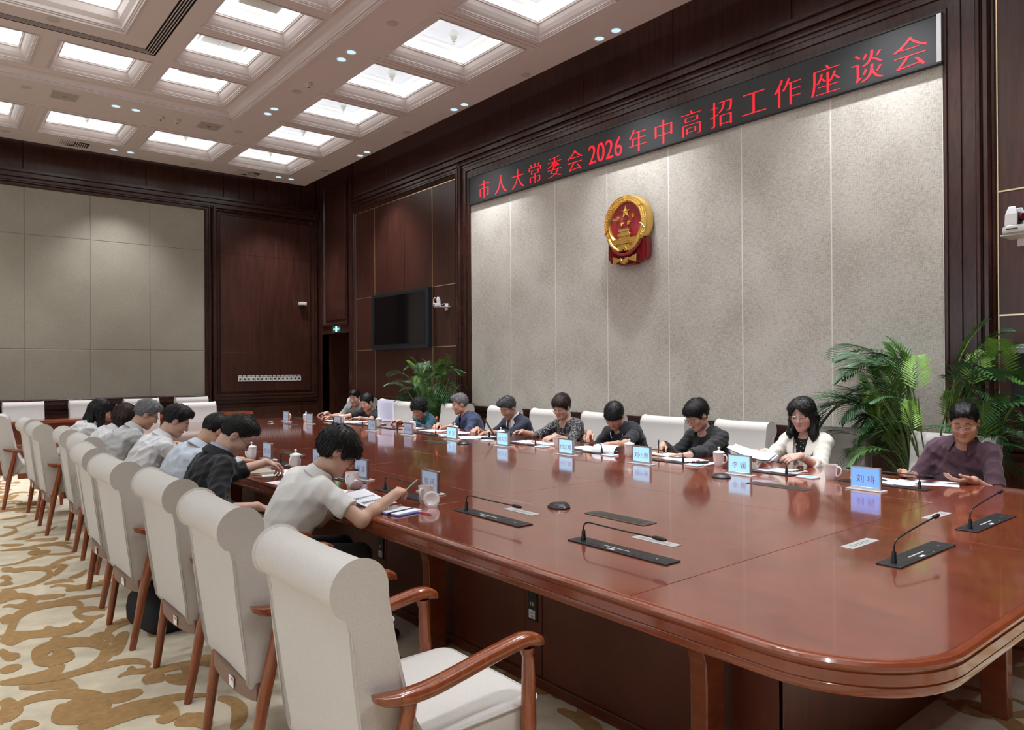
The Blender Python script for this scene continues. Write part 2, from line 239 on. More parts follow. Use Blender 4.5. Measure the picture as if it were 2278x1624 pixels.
def spline(P, m=5):
    out = []; n = len(P)
    for i in range(n-1):
        p0, p1, p2, p3 = P[max(i-1, 0)], P[i], P[i+1], P[min(i+2, n-1)]
        for k in range(m):
            t = k/m; out.append(.5*((2*p1)+(p2-p0)*t+(2*p0-5*p1+4*p2-p3)*t*t+(3*p1-p0-3*p2+p3)*t**3))
    out.append(P[-1]); return out
def stroke(mb, rec, ox, oy, z, ball):
    """one carved leaf or scroll: centre points with half-width vectors; the ends run to a point"""
    D = spline([np.array(r) for r in rec]); m = len(D); L = []; Q = []
    for i, r in enumerate(D):
        u = i/(m-1); s = (.1+.9*math.sin(PI*min(1, u*.93+.04)**.9)**.7) if not ball else (.15+.85*min(1, u*2.2)**.8)
        x, y, wx, wy = r[0]+ox, r[1]+oy, r[2]*s*1.75, r[3]*s*1.75
        L.append((x+wx, y+wy, z+.00002*i)); Q.append((x-wx, y-wy, z+.00002*i))
    mb.add(L+Q, [(i, i+1, m+i+1, m+i) for i in range(m-1)])
    if ball:
        x, y, wx, wy = D[-1]; k = 12; rx, ry = abs(ball)*1.3, abs(ball)*3.0
        mb.add([(x+ox+rx*math.cos(2*PI*j/k), y+oy+ry*math.sin(2*PI*j/k), z+.0016) for j in range(k)], [tuple(range(k))])
def carpet_pattern():
    mb = MB(); zi = 0
    for i in range(-6, 7):
        for j in range(-2, 3):
            ox, oy = .93*i, 5.9*j+(2.1*(i % 3) if i else 0)
            for rec, ball in FLOORPX:
                xs = [r[0]+ox for r in rec]; ys = [r[1]+oy for r in rec]
                if max(xs) > XR-.3 or min(xs) < XL+.2 or max(ys) > YF-.3 or min(ys) < YN+.3: continue
                zi += 1; stroke(mb, rec, ox, oy, .0005+.0000010*zi, ball)
    return mb
carpet_pattern().obj('carpet_pattern', CARPET_T, fl)

# ---- walls: substrate slabs
wr = MB().box(XR+.02, YN-.2, 0, XR+.15, 12.81, ZT).box(XR+.02, 14.15, 0, XR+.15, YF+.2, ZT).box(XR+.02, 12.81, 2.2, XR+.15, 14.15, ZT).obj('wall_right', WALNUT); struct(wr)
wf = struct(MB().box(XL-.2, YF+.02, 0, XR+.9, YF+.2, ZT).obj('wall_far', WALNUT))
wn = struct(MB().box(XL-.2, YN-.2, 0, XR+.2, YN, ZT).obj('wall_near', WALNUT))
wl = MB()
edges = [(-1.2, 1.35), (2.2, 1.35), (5.6, 1.35), (9.0, 1.35)]
ylast = YN-.2
for c, hw in edges:
    wl.box(XL-.2, ylast, 0, XL, c-hw, ZT); wl.box(XL-.2, c-hw, 0, XL, c+hw, 1.5); wl.box(XL-.2, c-hw, 3.4, XL, c+hw, ZT); ylast = c+hw
wl.box(XL-.2, ylast, 0, XL, YF+.2, ZT)
wl = struct(wl.obj('wall_left', WALNUT))
FILL_PANE = mat('window_fill_glow', (.7, .8, .9), .1, ecol=(.8, .9, 1, 1), estr=1.2)  # glow added to unseen panes as fill from the left
for i, (c, hw) in enumerate(edges):
    wo = sempty('window_%d' % (i+1))  # out of view, added as a source of side light
    MB().box(XL-.08, c-hw, 1.5, XL+.03, c-hw+.07, 3.4).box(XL-.08, c+hw-.07, 1.5, XL+.03, c+hw, 3.4).box(XL-.08, c-hw, 1.5, XL+.03, c+hw, 1.57).box(XL-.08, c-hw, 3.33, XL+.03, c+hw, 3.4).box(XL-.08, c-.03, 1.5, XL+.02, c+.03, 3.4).obj('window_frame', WALNUT_M, wo)
    MB().box(XL-.13, c-hw, 1.5, XL-.11, c+hw, 3.4).obj('glow_pane', FILL_PANE, wo)

# helper working in wall coordinates: right wall (u=y, v=z, depth d out of wall toward -x); far wall (u=x, v=z, depth toward -y)
def wbox(mb, side, u0, u1, v0, v1, d0, d1):
    if side == 'R': mb.box(XR-d1, u0, v0, XR-d0, u1, v1)
    elif side == 'F': mb.box(u0, YF-d1, v0, u1, YF-d0, v1)
    elif side == 'N': mb.box(u0, YN+d0, v0, u1, YN+d1, v1)
    elif side == 'L': mb.box(XL+d0, u0, v0, XL+d1, u1, v1)
def frame(side, u0, u1, v0, v1, prof, name, m, parent, foot=True):
    """mitred picture-frame moulding; prof = [(inset from outer edge, depth)]"""
    mb = MB(); rings = []
    for a, d in prof:
        b_ = a if foot else 0; pts = [(u0+a, v0+b_), (u1-a, v0+b_), (u1-a, v1-a), (u0+a, v1-a)]
        if side == 'R': rings.append([(XR-d, u, v) for u, v in pts])
        elif side == 'F': rings.append([(u, YF-d, v) for u, v in pts])
    for k in range(len(rings)-1):
        mb.add(rings[k]+rings[k+1], [(i, (i+1) % 4, 4+(i+1) % 4, 4+i) for i in range(0 if foot else 1, 4)])
    return mb.obj(name, m, parent)
def wide_prof(w, steps):
    out = [(0, 0)]
    for t, d in steps: out.append((w*t, d))
    return out
def panel(side, u0, u1, v0, v1, name, m, parent, d=.012, t=.012, bev=.004):
    mb = MB(); wbox(mb, side, u0, u1, v0, v1, d-t-.01, d)
    return mb.obj(name, m, parent, bevel=bev, segs=1)
# wainscot + rails along both visible walls
def rails(side, segs, parent):
    for u0, u1 in segs:
        mb = MB(); wbox(mb, side, u0, u1, 0, .14, 0, .035); wbox(mb, side, u0, u1, .14, .16, 0, .022)
        o = mb.obj('baseboard', WALNUT_M, parent)
        mb = MB()
        for v0, v1, d in ((.76, .79, .02), (.79, .815, .032), (.83, .845, .02), (.845, .875, .038), (.875, .895, .05), (.895, .905, .035)): wbox(mb, side, u0, u1, v0, v1, 0, d)
        mb.obj('dado_rail', WALNUT_M, parent)
        n = max(1, round((u1-u0)/1.9)); s = (u1-u0)/n
        for i in range(n): panel(side, u0+i*s+.004, u0+(i+1)*s-.004, .162, .758, 'wainscot_panel', WALNUT, parent)
        # cornice rail and frieze panels above
        mb = MB()
        for v0, v1, d in ((4.56, 4.60, .05), (4.60, 4.64, .075), (4.64, 4.66, .06), (4.66, 4.72, .10), (4.72, 4.74, .085), (4.74, 4.765, .12), (4.765, 4.79, .10)): wbox(mb, side, u0, u1, v0, v1, 0, d)
        mb.obj('cornice_rail', WALNUT_M, parent)
rails('R', [(YN, 12.71)], wr)
rails('F', [(XL, 6.42)], wf)
def frieze(side, cuts, parent):
    for a, b in zip(cuts, cuts[1:]): panel(side, a+.004, b-.004, 4.79, ZT-.01, 'frieze_panel', WALNUT, parent, d=.02)
frieze('R', [-3.3, -1.3, .62, 2.2, 3.63, 5.04, 6.45, 7.87, 9.96, 11.4, 12.71], wr)
frieze('F', [-5.3, -3.2, -1.0, 1.32, 3.17, 4.24]+[4.24+.29*k for k in range(1, 7)]+[6.1, 6.4], wf)
# emblem bay: fabric strips y 2.31..8.83
PROF = wide_prof(.34, [(0, .05), (.06, .075), (.12, .075), (.13, .055), (.2, .055), (.21, .085), (.27, .09), (.31, .07), (.35, .07), (.36, .04), (.62, .035), (.63, .05), (.66, .05), (.67, .03), (.92, .025), (.94, .04), (1.0, .04), (1.0, .0)])
frame('R', 1.96, 9.18, .905, 4.72, PROF, 'panel_surround', WALNUT_M, wr, foot=False)
yc = [2.31, 3.25, 4.18, 5.11, 6.04, 6.97, 7.90, 8.84]
for a, b in zip(yc, yc[1:]): panel('R', a+.0018, b-.0018, .92, 3.955, 'fabric_panel', WALLFAB, wr, d=.03, t=.025, bev=.006)
mb = MB(); wbox(mb, 'R', 2.31, 8.84, .92, 3.955, .012, .0285); mb.obj('joint_backing', mat('joint_pale', (.74, .71, .66), .7), wr)
# surround is wider than the fabric at the foot: sill strip
mb = MB(); wbox(mb, 'R', 2.3, 8.84, .90, .925, 0, .05); mb.obj('sill_strip', WALNUT_M, wr)
# TV bay y 9.24..12.6 and its mirror bay y -1.45..1.93
PROF2 = [(0, 0), (0, .05), (.02, .07), (.04, .07), (.045, .05), (.07, .045), (.075, .06), (.09, .05), (.1, .02), (.1, 0)]
def bay(y0, y1, vs_, hs, parent, extra=()):
    frame('R', y0-.1, y1+.1, .905, 4.56, PROF2, 'bay_moulding', WALNUT_M, parent)
    cuts = [y0]+list(vs_)+[y1]; zc = [.99]+list(hs)+[4.45]
    for i, (a, b) in enumerate(zip(cuts, cuts[1:])):
        for j, (c, d) in enumerate(zip(zc, zc[1:])):
            sub = [(a, b)]
            if b-a > 1.6: sub = [(a, a+(b-a)*.46), (a+(b-a)*.46, b)]
            for s0, s1 in sub: panel('R', s0+.006, s1-.006, c+.006, d-.006, 'veneer_panel', WALNUT, parent, d=.022, t=.012, bev=.002)
    mb = MB()
    for u in cuts: wbox(mb, 'R', u-.006, u+.006, .99, 4.45, .012, .026)
    for v in zc:
        wbox(mb, 'R', y0, y1, v-.006, v+.006, .012, .0255)
    mb.obj('brass_inlay', BRASS, parent)
bay(9.24, 12.6, [9.92, 11.85], [1.84, 2.82], wr)
bay(-1.43, 1.93, [-.69, 1.25], [1.07, 1.88, 2.84], wr)
# jambs between bays
for a, b in ((9.18, 9.2),): pass
# door bay y 12.71..14.15: pilaster, lintel and raised panel over an open recess
mb = MB(); wbox(mb, 'R', 12.7, 12.83, 0, ZT, 0, .06); wbox(mb, 'R', 14.13, 14.25, 0, ZT, 0, .03); mb.obj('pilaster', WALNUT_M, wr, bevel=.006)
frame('R', 12.93, 14.03, 2.36, 5.25, [(0, .02), (0, .045), (.04, .045), (.06, .02), (.07, .0), (.1, 0), (.12, .02)], 'raised_panel_moulding', WALNUT_M, wr)
panel('R', 13.04, 13.92, 2.48, 5.14, 'raised_panel', WALNUT, wr, d=.03)
panel('R', 12.83, 14.13, 2.2, ZT-.02, 'lintel_panel', WALNUT, wr, d=.012)
d1 = sempty('door_1')
MB().box(XR+.62, 12.7, 0, XR+.68, 14.3, 2.3).obj('door_leaf', WALNUT, d1)
MB().box(XR+.02, 12.78, 0, XR+.68, 12.81, 2.22).box(XR+.02, 14.15, 0, XR+.68, 14.18, 2.22).box(XR+.02, 12.78, 2.2, XR+.68, 14.18, 2.23).obj('door_reveal', WALNUT, d1)
MB().box(XR+.6, 12.81, 0, XR+.62, 12.87, 2.2).box(XR+.6, 14.09, 0, XR+.62, 14.15, 2.2).obj('door_jamb', WALNUT_M, d1)
# far wall: beige grid x..4.17, wood bay 4.31..6.4
xc = [4.17-.945*k for k in range(9)][::-1]; zc = [.99, 1.85, 3.74, 4.52]
for a, b in zip(xc, xc[1:]):
    for c, d in zip(zc, zc[1:]): panel('F', a+.003, b-.003, c+.003, d-.003, 'fabric_panel', WALLFAB2, wf, d=.03, t=.025, bev=.006)
PROF3 = [(0, 0), (0, .05), (.03, .08), (.05, .08), (.055, .05), (.085, .05), (.09, .065), (.11, .04), (.12, .0)]
mb = MB(); wbox(mb, 'F', xc[0], 4.17, .99, 4.52, .012, .0265); mb.obj('joint_backing', mat('joint_grey', (.2, .18, .15), .7), wf)
frame('F', xc[0]-.12, 4.29, .905, 4.62, PROF3, 'panel_surround', WALNUT_M, wf)
frame('F', 4.31, 6.42, .905, 4.62, [(0, 0), (0, .05), (.02, .075), (.045, .075), (.05, .05), (.075, .05), (.08, .06), (.095, .03), (.11, 0), (.15, 0), (.17, .022)], 'bay_moulding', WALNUT_M, wf)
for c, d in ((1.06, 1.83), (1.83, 3.73), (3.73, 4.46)): panel('F', 4.46, 6.27, c+.0015, d-.0015, 'veneer_panel', WALNUT, wf, d=.024, bev=.0015)
frame('F', XL+.05, xc[0]-.14, .905, 4.62, [(0, 0), (0, .05), (.02, .075), (.045, .075), (.05, .05), (.11, 0), (.15, 0), (.17, .022)], 'bay_moulding', WALNUT_M, wf)
panel('F', XL+.22, xc[0]-.31, 1.06, 4.46, 'veneer_panel', WALNUT, wf, d=.024)
# corner strip between far wall and right wall
mb = MB(); wbox(mb, 'F', 6.42, 6.5, 0, ZT, 0, .03); mb.obj('corner_post', WALNUT_M, wf, bevel=.004)

# ---- ceiling
CX0, CY0 = .56, 5.45
cx0, cx1, cy0, cy1 = -4.84, 5.96, -2.86, 13.76
ce = sempty('ceiling')
OUT = 1.19; PO = 1.41
INN = .99; PI_ = 1.165
ZI = 5.27
outc = []
for i in range(-3, 4):
    for j in range(-5, 6):
        if abs(i) == 3 or abs(j) == 5: outc.append((CX0+PO*i, CY0+PO*j))
innc = []
for i in range(-2, 3):
    for j in range(-4, 5):
        if abs(i) == 2 or abs(j) == 4: innc.append((CX0+PI_*i, CY0+PI_*j))
def plate(x0, x1, y0, y1, z, t, holes, m, name, parent, hs):
    """ceiling sheet with square holes, cut by a grid of lines"""
    xs = sorted(set([x0, x1]+[round(hx+s*hs/2, 4) for hx, hy in holes for s in (-1, 1)])); ys = sorted(set([y0, y1]+[round(hy+s*hs/2, 4) for hx, hy in holes for s in (-1, 1)]))
    return xs, ys
def sheet(x0, x1, y0, y1, z, holes, m, name, parent):
    """flat sheet minus rectangles (rx0, rx1, ry0, ry1)"""
    xs = sorted(set([x0, x1]+[v for h in holes for v in h[:2]])); ys = sorted(set([y0, y1]+[v for h in holes for v in h[2:]]))
    mb = MB(); idx = {}
    for a in xs:
        for b in ys: idx[(a, b)] = len(mb.v); mb.v.append((a, b, z))
    for a, a2 in zip(xs, xs[1:]):
        for b, b2 in zip(ys, ys[1:]):
            mx, my = (a+a2)/2, (b+b2)/2
            if any(h[0] < mx < h[1] and h[2] < my < h[3] for h in holes): continue
            mb.f.append((idx[(a, b)], idx[(a, b2)], idx[(a2, b2)], idx[(a2, b)])); mb.mi.append(0)
    return mb.obj(name, m, parent)
sq = lambda c, s: (round(c[0]-s/2, 4), round(c[0]+s/2, 4), round(c[1]-s/2, 4), round(c[1]+s/2, 4))
TR = (CX0-3.01, CX0+3.01, CY0-5.36, CY0+5.36)
sheet(cx0, cx1, cy0, cy1, ZC, [sq(c, OUT) for c in outc]+[TR], PLASTER, 'ceiling_sheet', ce)
def ringloft(rect, prof, m, name, parent, flip=False):
    """mitred moulding running round a rectangular opening; prof = [(inset inward, z)]"""
    x0, x1, y0, y1 = rect; mb = MB(); rr = []
    for a, z in prof: rr.append([(x0+a, y0+a, z), (x1-a, y0+a, z), (x1-a, y1-a, z), (x0+a, y1-a, z)])
    for k in range(len(rr)-1): mb.add(rr[k]+rr[k+1], [(i, 4+i, 4+(i+1) % 4, (i+1) % 4) for i in range(4)])
    return mb
# edge fascia of the dropped ceiling (outer rim)
mb = MB(); mb.add([(cx0, cy0, ZC), (cx1, cy0, ZC), (cx1, cy1, ZC), (cx0, cy1, ZC), (cx0, cy0, ZC+.12), (cx1, cy0, ZC+.12), (cx1, cy1, ZC+.12), (cx0, cy1, ZC+.12)], [(i, (i+1) % 4, 4+(i+1) % 4, 4+i) for i in range(4)])
mb.obj('ceiling_rim', PLASTER, ce)
MB().box(XL-.2, YN-.2, ZT, XR+.9, YF+.2, ZT+.1).obj('ceiling_slab', DARKGAP, ce)
MB().add([(cx0+.05, cy0+.05, ZC+.13), (cx1-.05, cy0+.05, ZC+.13), (cx1-.05, TR[2]-.1, ZC+.13), (cx0+.05, TR[2]-.1, ZC+.13)], [(0, 1, 2, 3)])
# tray step
ringloft((TR[0], TR[1], TR[2], TR[3]), [(0, ZC), (0, ZC-.012), (-.03, ZC-.012), (-.03, ZC)], PLASTER, '', ce).obj('tray_bead', PLASTER, ce)
ringloft(TR, [(0, ZC), (.012, ZC+.0), (.012, ZC+.02), (.03, ZC+.02), (.03, ZC+.035), (.05, ZC+.05), (.09, ZC+.10), (.13, ZC+.12), (.14, ZI)], PLASTER, '', ce).obj('tray_moulding', PLASTER, ce)
T2 = (TR[0]+.14, TR[1]-.14, TR[2]+.14, TR[3]-.14)
CP = (CX0-1.64, CX0+1.64, CY0-3.96, CY0+3.96)   # outer line of the slot diffuser
SL = (CX0-1.50, CX0+1.50, CY0-3.82, CY0+3.82)
BIG = (CX0-1.24, CX0+1.24, CY0-3.54, CY0+3.54)
holes = [sq(c, INN) for c in innc]+[CP]
sheet(T2[0], T2[1], T2[2], T2[3], ZI, holes, PLASTER, 'tray_sheet', ce)
sheet(SL[0], SL[1], SL[2], SL[3], ZI, [BIG], PLASTER, 'centre_sheet', ce)
# slot diffuser: five dark slots between four white bars
mb = MB()
wS = .14
for k in range(4):
    a = .022+k*.0285
    r = (CP[0]+a, CP[1]-a, CP[2]+a, CP[3]-a)
    q = ringloft(r, [(0, ZI+.004), (0, ZI), (.009, ZI), (.009, ZI+.004)], None, '', None); mb.add(q.v, q.f)
mb.obj('slot_bar', PLASTER, ce)
mb = ringloft(CP, [(0, ZI), (0, ZI+.05), (wS, ZI+.05), (wS, ZI)], None, '', None); mb.obj('slot_trough', DARKGAP, ce)
# coffers
def coffer_meshes(S, z0, style):
    r = (-S/2, S/2, -S/2, S/2)
    a = ringloft(r, [(0, 0), (.0, -.012), (.012, -.012), (.012, .004), (.024, .004), (.024, .016), (.034, .016), (.034, .03), (.06, .05), (.085, .085), (.10, .125), (.115, .13), (.115, .15), (.125, .15)], None, '', None)
    lip = a.mesh('coffer_frame', PLASTER, smooth=35)
    i = .125
    b = ringloft(r, [(i, .15), (i-.05, .155), (i-.055, .178), (i-.03, .20), (i+.01, .212), (i+.03, .215)], None, '', None)
    lin = b.mesh('coffer_lining', GLOW, smooth=40)
    c = ringloft(r, [(i+.03, .215), (i+.035, .205), (i+.055, .205), (i+.06, .22), (i+.10, .238), (i+.105, .228), (i+.13, .228), (i+.135, .25)], None, '', None)
    mo = c.mesh('coffer_moulding', GLOW3)
    e = S/2-i-.135
    d = MB().add([(-e, -e, .25), (-e, e, .25), (e, e, .25), (e, -e, .25)], [(0, 1, 2, 3)])
    pl = d.mesh('coffer_plate', GLOW2)
    return lip, lin, mo, pl
co_o = coffer_meshes(OUT, ZC, 0); co_i = coffer_meshes(INN, ZI, 1)
FIN = MB().lathe([(0, .25), (.045, .245), (.060, .215), (.053, .18), (.03, .15), (.016, .135), (.022, .125), (.010, .115), (.014, .105), (.004, .09), (0, .08)], 14).mesh('pendant_finial', mat('frosted_glass', (.62, .64, .64), .3), smooth=60)
GRL = mat('grille_beige', (.42, .41, .36), .6, bump=.8, bscale=90)
gr_a = MB().box(-.22, -.13, .205, .22, .13, .235).mesh('cassette_grille', GRL, bevel=.02)
gr_b = MB().box(-.30, -.20, .22, .30, .20, .245).mesh('cassette_rim', emit('cassette_glow', (.9, .93, .95), .55), bevel=.06, segs=4)  # rim is no lamp; its brightness is added emission
gr_c = MB().box(-.30, -.22, .23, -.01, .22, .245).box(.01, -.22, .23, .30, .22, .245).mesh('louvre_grille', mat('louvre_grey', (.5, .52, .53), .5, bump=1, bscale=60, stretch=(.2, 1, 1)))
def place_coffer(c, z, ms, kind):
    e = bpy.data.objects.new('coffer', None); COL.objects.link(e); e.location = (c[0], c[1], z); e.parent = ce
    for nm, me in zip(('coffer_frame', 'coffer_lining', 'coffer_moulding', 'coffer_plate'), ms): link(nm, me, e)
    if kind == 'fin': link('pendant_finial', FIN, e, (.0, .0, 0))
    if kind == 'cas': link('cassette_rim', gr_b, e, (0, 0, 0)); link('cassette_grille', gr_a, e, (0, 0, 0))
    if kind == 'lou': link('louvre_grille', gr_c, e, (0, 0, 0))
for c in outc: place_coffer(c, ZC, co_o, 'fin')
for k, c in enumerate(innc):
    jj = round((c[1]-CY0)/PI_); ii = round((c[0]-CX0)/PI_)
    kind = 'none' if abs(ii) < 2 else ('cas' if jj % 2 == 0 else 'lou')
    place_coffer(c, ZI, co_i, kind)
# central light well: deep cove over a ceiling and relief given their own glow
mb = ringloft(BIG, [(-.012, ZI), (0, ZI-.012), (.015, ZI-.012), (.015, ZI+.01), (.03, ZI+.01), (.03, ZI+.025), (.045, ZI+.025), (.05, ZI+.06), (.09, ZI+.10), (.11, ZI+.17), (.125, ZI+.18)], None, '', None); mb.obj('well_moulding', PLASTER, ce, smooth=35)
bi = .125
mb = ringloft(BIG, [(bi, ZI+.18), (bi-.05, ZI+.19), (bi-.05, ZI+.40)], None, '', None); mb.obj('well_lining', GLOW, ce)
x0, x1, y0, y1 = BIG[0]+bi-.05, BIG[1]-bi+.05, BIG[2]+bi-.05, BIG[3]-bi+.05
MB().add([(x0, y0, ZI+.4), (x0, y1, ZI+.4), (x1, y1, ZI+.4), (x1, y0, ZI+.4)], [(0, 1, 2, 3)]).obj('well_ceiling', emit('well_glow', (.9, .96, .93), .42), ce)  # cove light put into this surface as emission
mb = MB()
for k in range(7):
    yy = y0+.5+k*(y1-y0-1)/6
    for rr_ in (.36, .30): mb.lathe([(rr_, ZI+.4), (rr_, ZI+.385), (rr_-.02, ZI+.385), (rr_-.02, ZI+.4)], 32, ((x0+x1)/2, yy, 0))
for k in range(24):
    xx = x0+.12+k*(x1-x0-.24)/23
    mb.box(xx-.006, y1-.6, ZI+.385, xx+.006, y1-.15, ZI+.399)
mb.obj('well_relief', GLOW3, ce)
# thin reveal lines framing each coffer on the flat (shadow joints seen in the plaster)
mb = MB()
for c in outc:
    q = ringloft(sq(c, OUT+.17), [(0, ZC), (0, ZC-.006), (.008, ZC-.006), (.008, ZC)], None, '', None); mb.add(q.v, q.f)
mb.obj('plaster_bead', PLASTER, ce)
# ---- downlights
dring = MB().lathe([(.052, .0), (.064, -.004), (.066, -.001), (.066, .003)], 24).mesh('trim_ring', WHITEP, smooth=40)
dlens = MB().lathe([(0, .001), (.054, .001)], 24).mesh('lens', LAMPF)
DZ = lambda x, y: ZC
ORDN = ['first', 'second', 'third', 'fourth', 'fifth', 'sixth', 'seventh']
def dl_label(x, y):
    if abs(x) > 4.4 and -2.4 < y < 13: band = 'by the emblem wall' if x > 0 else 'by the left wall'; cs = [11.07, 8.255, 5.435, 2.71, .62, -2.2]; i = min(range(6), key=lambda k: abs(cs[k]-y)); w_ = 'farther' if y > cs[i] else 'nearer'
    elif y > 13 or y < -2.4: band = 'along the far ceiling edge' if y > 0 else 'along the near ceiling edge'; i = round((5.415-x)/2.79); w_ = 'right' if x-(5.415-2.79*i) > 0 else 'left'
    elif y > 10.9 or y < -.1 : band = 'in the far inner ceiling band' if y > 0 else 'in the near inner ceiling band'; i = round((2.235-x)/3.35); w_ = 'right' if x-(2.235-3.355*i) > 0 else 'left'
    else: band = 'in the inner ceiling band right of the slots' if x > 0 else 'in the inner ceiling band at the left'; cs = [10.05, 7.715, 5.45, 3.19, .86]; i = min(range(5), key=lambda k: abs(cs[k]-y)); w_ = 'farther' if y > cs[i] else 'nearer'
    return 'downlight, %s of the %s pair %s' % (w_, ORDN[min(max(i, 0), 6)], band)
for k, (x, y) in enumerate(DOWN):
    z = ZC
    root = bpy.data.objects.new('downlight', None); COL.objects.link(root); root.location = (x, y, z-.002)
    side = 'wall side' if x > 5 else ('far end' if y > 13 else 'inner band')
    tag(root, dl_label(x, y), 'downlight', 'recessed ceiling downlights')
    link('trim_ring', dring, root); link('lens', dlens, root)
    l = bpy.data.lights.new('downlight_lamp', 'SPOT'); l.energy = SPOT_W*(1.0 if y > -1 else .6); l.color = (.94, .955, 1.0); l.spot_size = R(86); l.spot_blend = .75; l.shadow_soft_size = .05
    lo = bpy.data.objects.new('downlight_lamp', l); COL.objects.link(lo); lo.parent = root; lo.location = (0, 0, -.03)
# small ceiling fittings
def disc(x, y, z, r, h, m): return MB().lathe([(0, -h), (r*.6, -h), (r, -h*.6), (r, 0)], 20, (0, 0, 0)).mesh('cover', m, smooth=40)
# ================================================================== CONFERENCE TABLE
TX0, TX1, TY0, TY1, TZ = 1.74, 5.06, .70, 10.66, .76
RC = .36
def rrect(x0, x1, y0, y1, r, n=22):
    out = []
    for cx, cy, a0 in ((x1-r, y1-r, 0), (x0+r, y1-r, 90), (x0+r, y0+r, 180), (x1-r, y0+r, 270)):
        for k in range(n+1):
            a = R(a0+90*k/n); out.append((cx+r*math.cos(a), cy+r*math.sin(a)))
    return out
table = thing('conference_table', 'long glossy red-brown cherry conference table with rounded corners and inset panels', 'table', (3.4, 5.68, 0))
TO = Vector((3.4, 5.68, 0))
def tobj(mb, name, m, **k):
    mb.v = [(p[0]-TO.x, p[1]-TO.y, p[2]) for p in mb.v]; par = k.pop('parent', table)
    return mb.obj(name, m, par, **k)
# edge moulding
prof = [(.10, .742), (.03, .7455), (.026, .7605), (.016, .7605), (.006, .757), (.0, .749), (.0, .741), (.004, .736), (.006, .730), (.003, .7285), (.003, .700), (.006, .698), (.008, .6955), (.006, .693), (.007, .676), (.012, .668), (.03, .662), (.10, .662)]
base = rrect(TX0, TX1, TY0, TY1, RC)
mb = MB(); rings = []
for ins, z in prof:
    r = rrect(TX0+ins, TX1-ins, TY0+ins, TY1-ins, RC-ins); rings.append([(x, y, z) for x, y in r])
mb.loft(rings, True, False); tobj(mb, 'edge_moulding', CHERRY_E, smooth=30)
# top: separate veneered panels
ins = .0255
xs = [TX0+ins, 2.55, 3.385, 4.2, TX1-ins]; ys = [TY0+ins, 1.56, 3.27, 4.97, 6.39, 8.10, 9.80, TY1-ins]
RB = RC-ins
def poly_panel(pts, name='top_panel'):
    a = MB().prism([(x, y, .742) for x, y in pts], (0, 0, .0185)); tobj(a, name, CHERRY, bevel=.0012, segs=1)
g = .0012
def corner(cx, cy, a0, n=22): return [(cx+(RB-g)*math.cos(R(a0+90*k/n)), cy+(RB-g)*math.sin(R(a0+90*k/n))) for k in range(n+1)]
x0, x1, y0, y1 = xs[0], xs[-1], ys[0], ys[-1]
poly_panel(corner(x0+RB, y0+RB, 180)+[(3.385-g, y0+g), (3.385-g, 1.56-g), (x0+g, 1.56-g)])
poly_panel([(3.385+g, y0+g)]+corner(x1-RB, y0+RB, 270)+[(x1-g, 1.56-g), (3.385+g, 1.56-g)])
poly_panel(corner(x1-RB, y1-RB, 0)+[(3.385+g, y1-g), (3.385+g, 9.80+g), (x1-g, 9.80+g)])
poly_panel([(3.385-g, y1-g)]+corner(x0+RB, y1-RB, 90)+[(x0+g, 9.80+g), (3.385-g, 9.80+g)])
for i in range(4):
    for j in range(1, 6):
        poly_panel([(xs[i]+g, ys[j]+g), (xs[i+1]-g, ys[j]+g), (xs[i+1]-g, ys[j+1]-g), (xs[i]+g, ys[j+1]-g)])
# understructure
bx0, bx1, by0, by1 = 2.24, 4.56, 1.30, 10.06
for xx, sgn in ((bx0, 1), (bx1, -1)):
    yy = by0; k = 0
    while yy < by1-.1:
        y2 = min(yy+(1.22 if yy == by0 else 1.45), by1)
        s0 = .003 if yy == by0 else .12
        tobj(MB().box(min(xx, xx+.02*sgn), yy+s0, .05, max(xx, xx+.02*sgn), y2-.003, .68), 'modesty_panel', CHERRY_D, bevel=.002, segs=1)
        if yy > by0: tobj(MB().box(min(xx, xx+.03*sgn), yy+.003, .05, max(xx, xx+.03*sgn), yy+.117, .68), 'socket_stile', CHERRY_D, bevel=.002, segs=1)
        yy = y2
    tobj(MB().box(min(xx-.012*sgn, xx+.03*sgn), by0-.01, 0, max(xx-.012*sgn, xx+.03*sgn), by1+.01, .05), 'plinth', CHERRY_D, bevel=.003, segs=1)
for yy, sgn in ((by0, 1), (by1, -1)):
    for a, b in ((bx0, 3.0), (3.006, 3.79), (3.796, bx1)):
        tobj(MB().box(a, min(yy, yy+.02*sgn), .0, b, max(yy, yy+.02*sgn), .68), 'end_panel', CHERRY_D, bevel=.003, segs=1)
# curved bracket legs
def bracket(px, py, dx, dy):
    """sabre bracket: top block at (px,py) reaching inwards along (dx,dy)"""
    mb = MB(); w = .035
    prof = [(0, .662), (.10, .662), (.10, .64), (.30, .60)] 
    out = [(.02, .662), (.02, .63), (.10, .625), (.16, .60), (.20, .55), (.225, .48), (.23, .40), (.23, 0), (.33, 0), (.33, .40), (.335, .50), (.335, .662)]
    n = Vector((-dy, dx, 0))*w; pts = [(px+dx*a-n.x, py+dy*a-n.y, z) for a, z in out]
    mb.prism(pts, tuple(n*2)); return mb
for yy in (1.52, 3.25, 4.97, 6.39, 8.10, 9.83):
    tobj(bracket(1.84, yy, 1, 0), 'bracket_leg', CHERRY_E, bevel=.005, segs=2)
    tobj(bracket(4.96, yy, -1, 0), 'bracket_leg', CHERRY_E, bevel=.005, segs=2)
for xx in (3.56, 4.45):
    tobj(bracket(xx, .80, 0, 1), 'bracket_leg', CHERRY_E, bevel=.005, segs=2)
    tobj(bracket(xx, 10.56, 0, -1), 'bracket_leg', CHERRY_E, bevel=.005, segs=2)
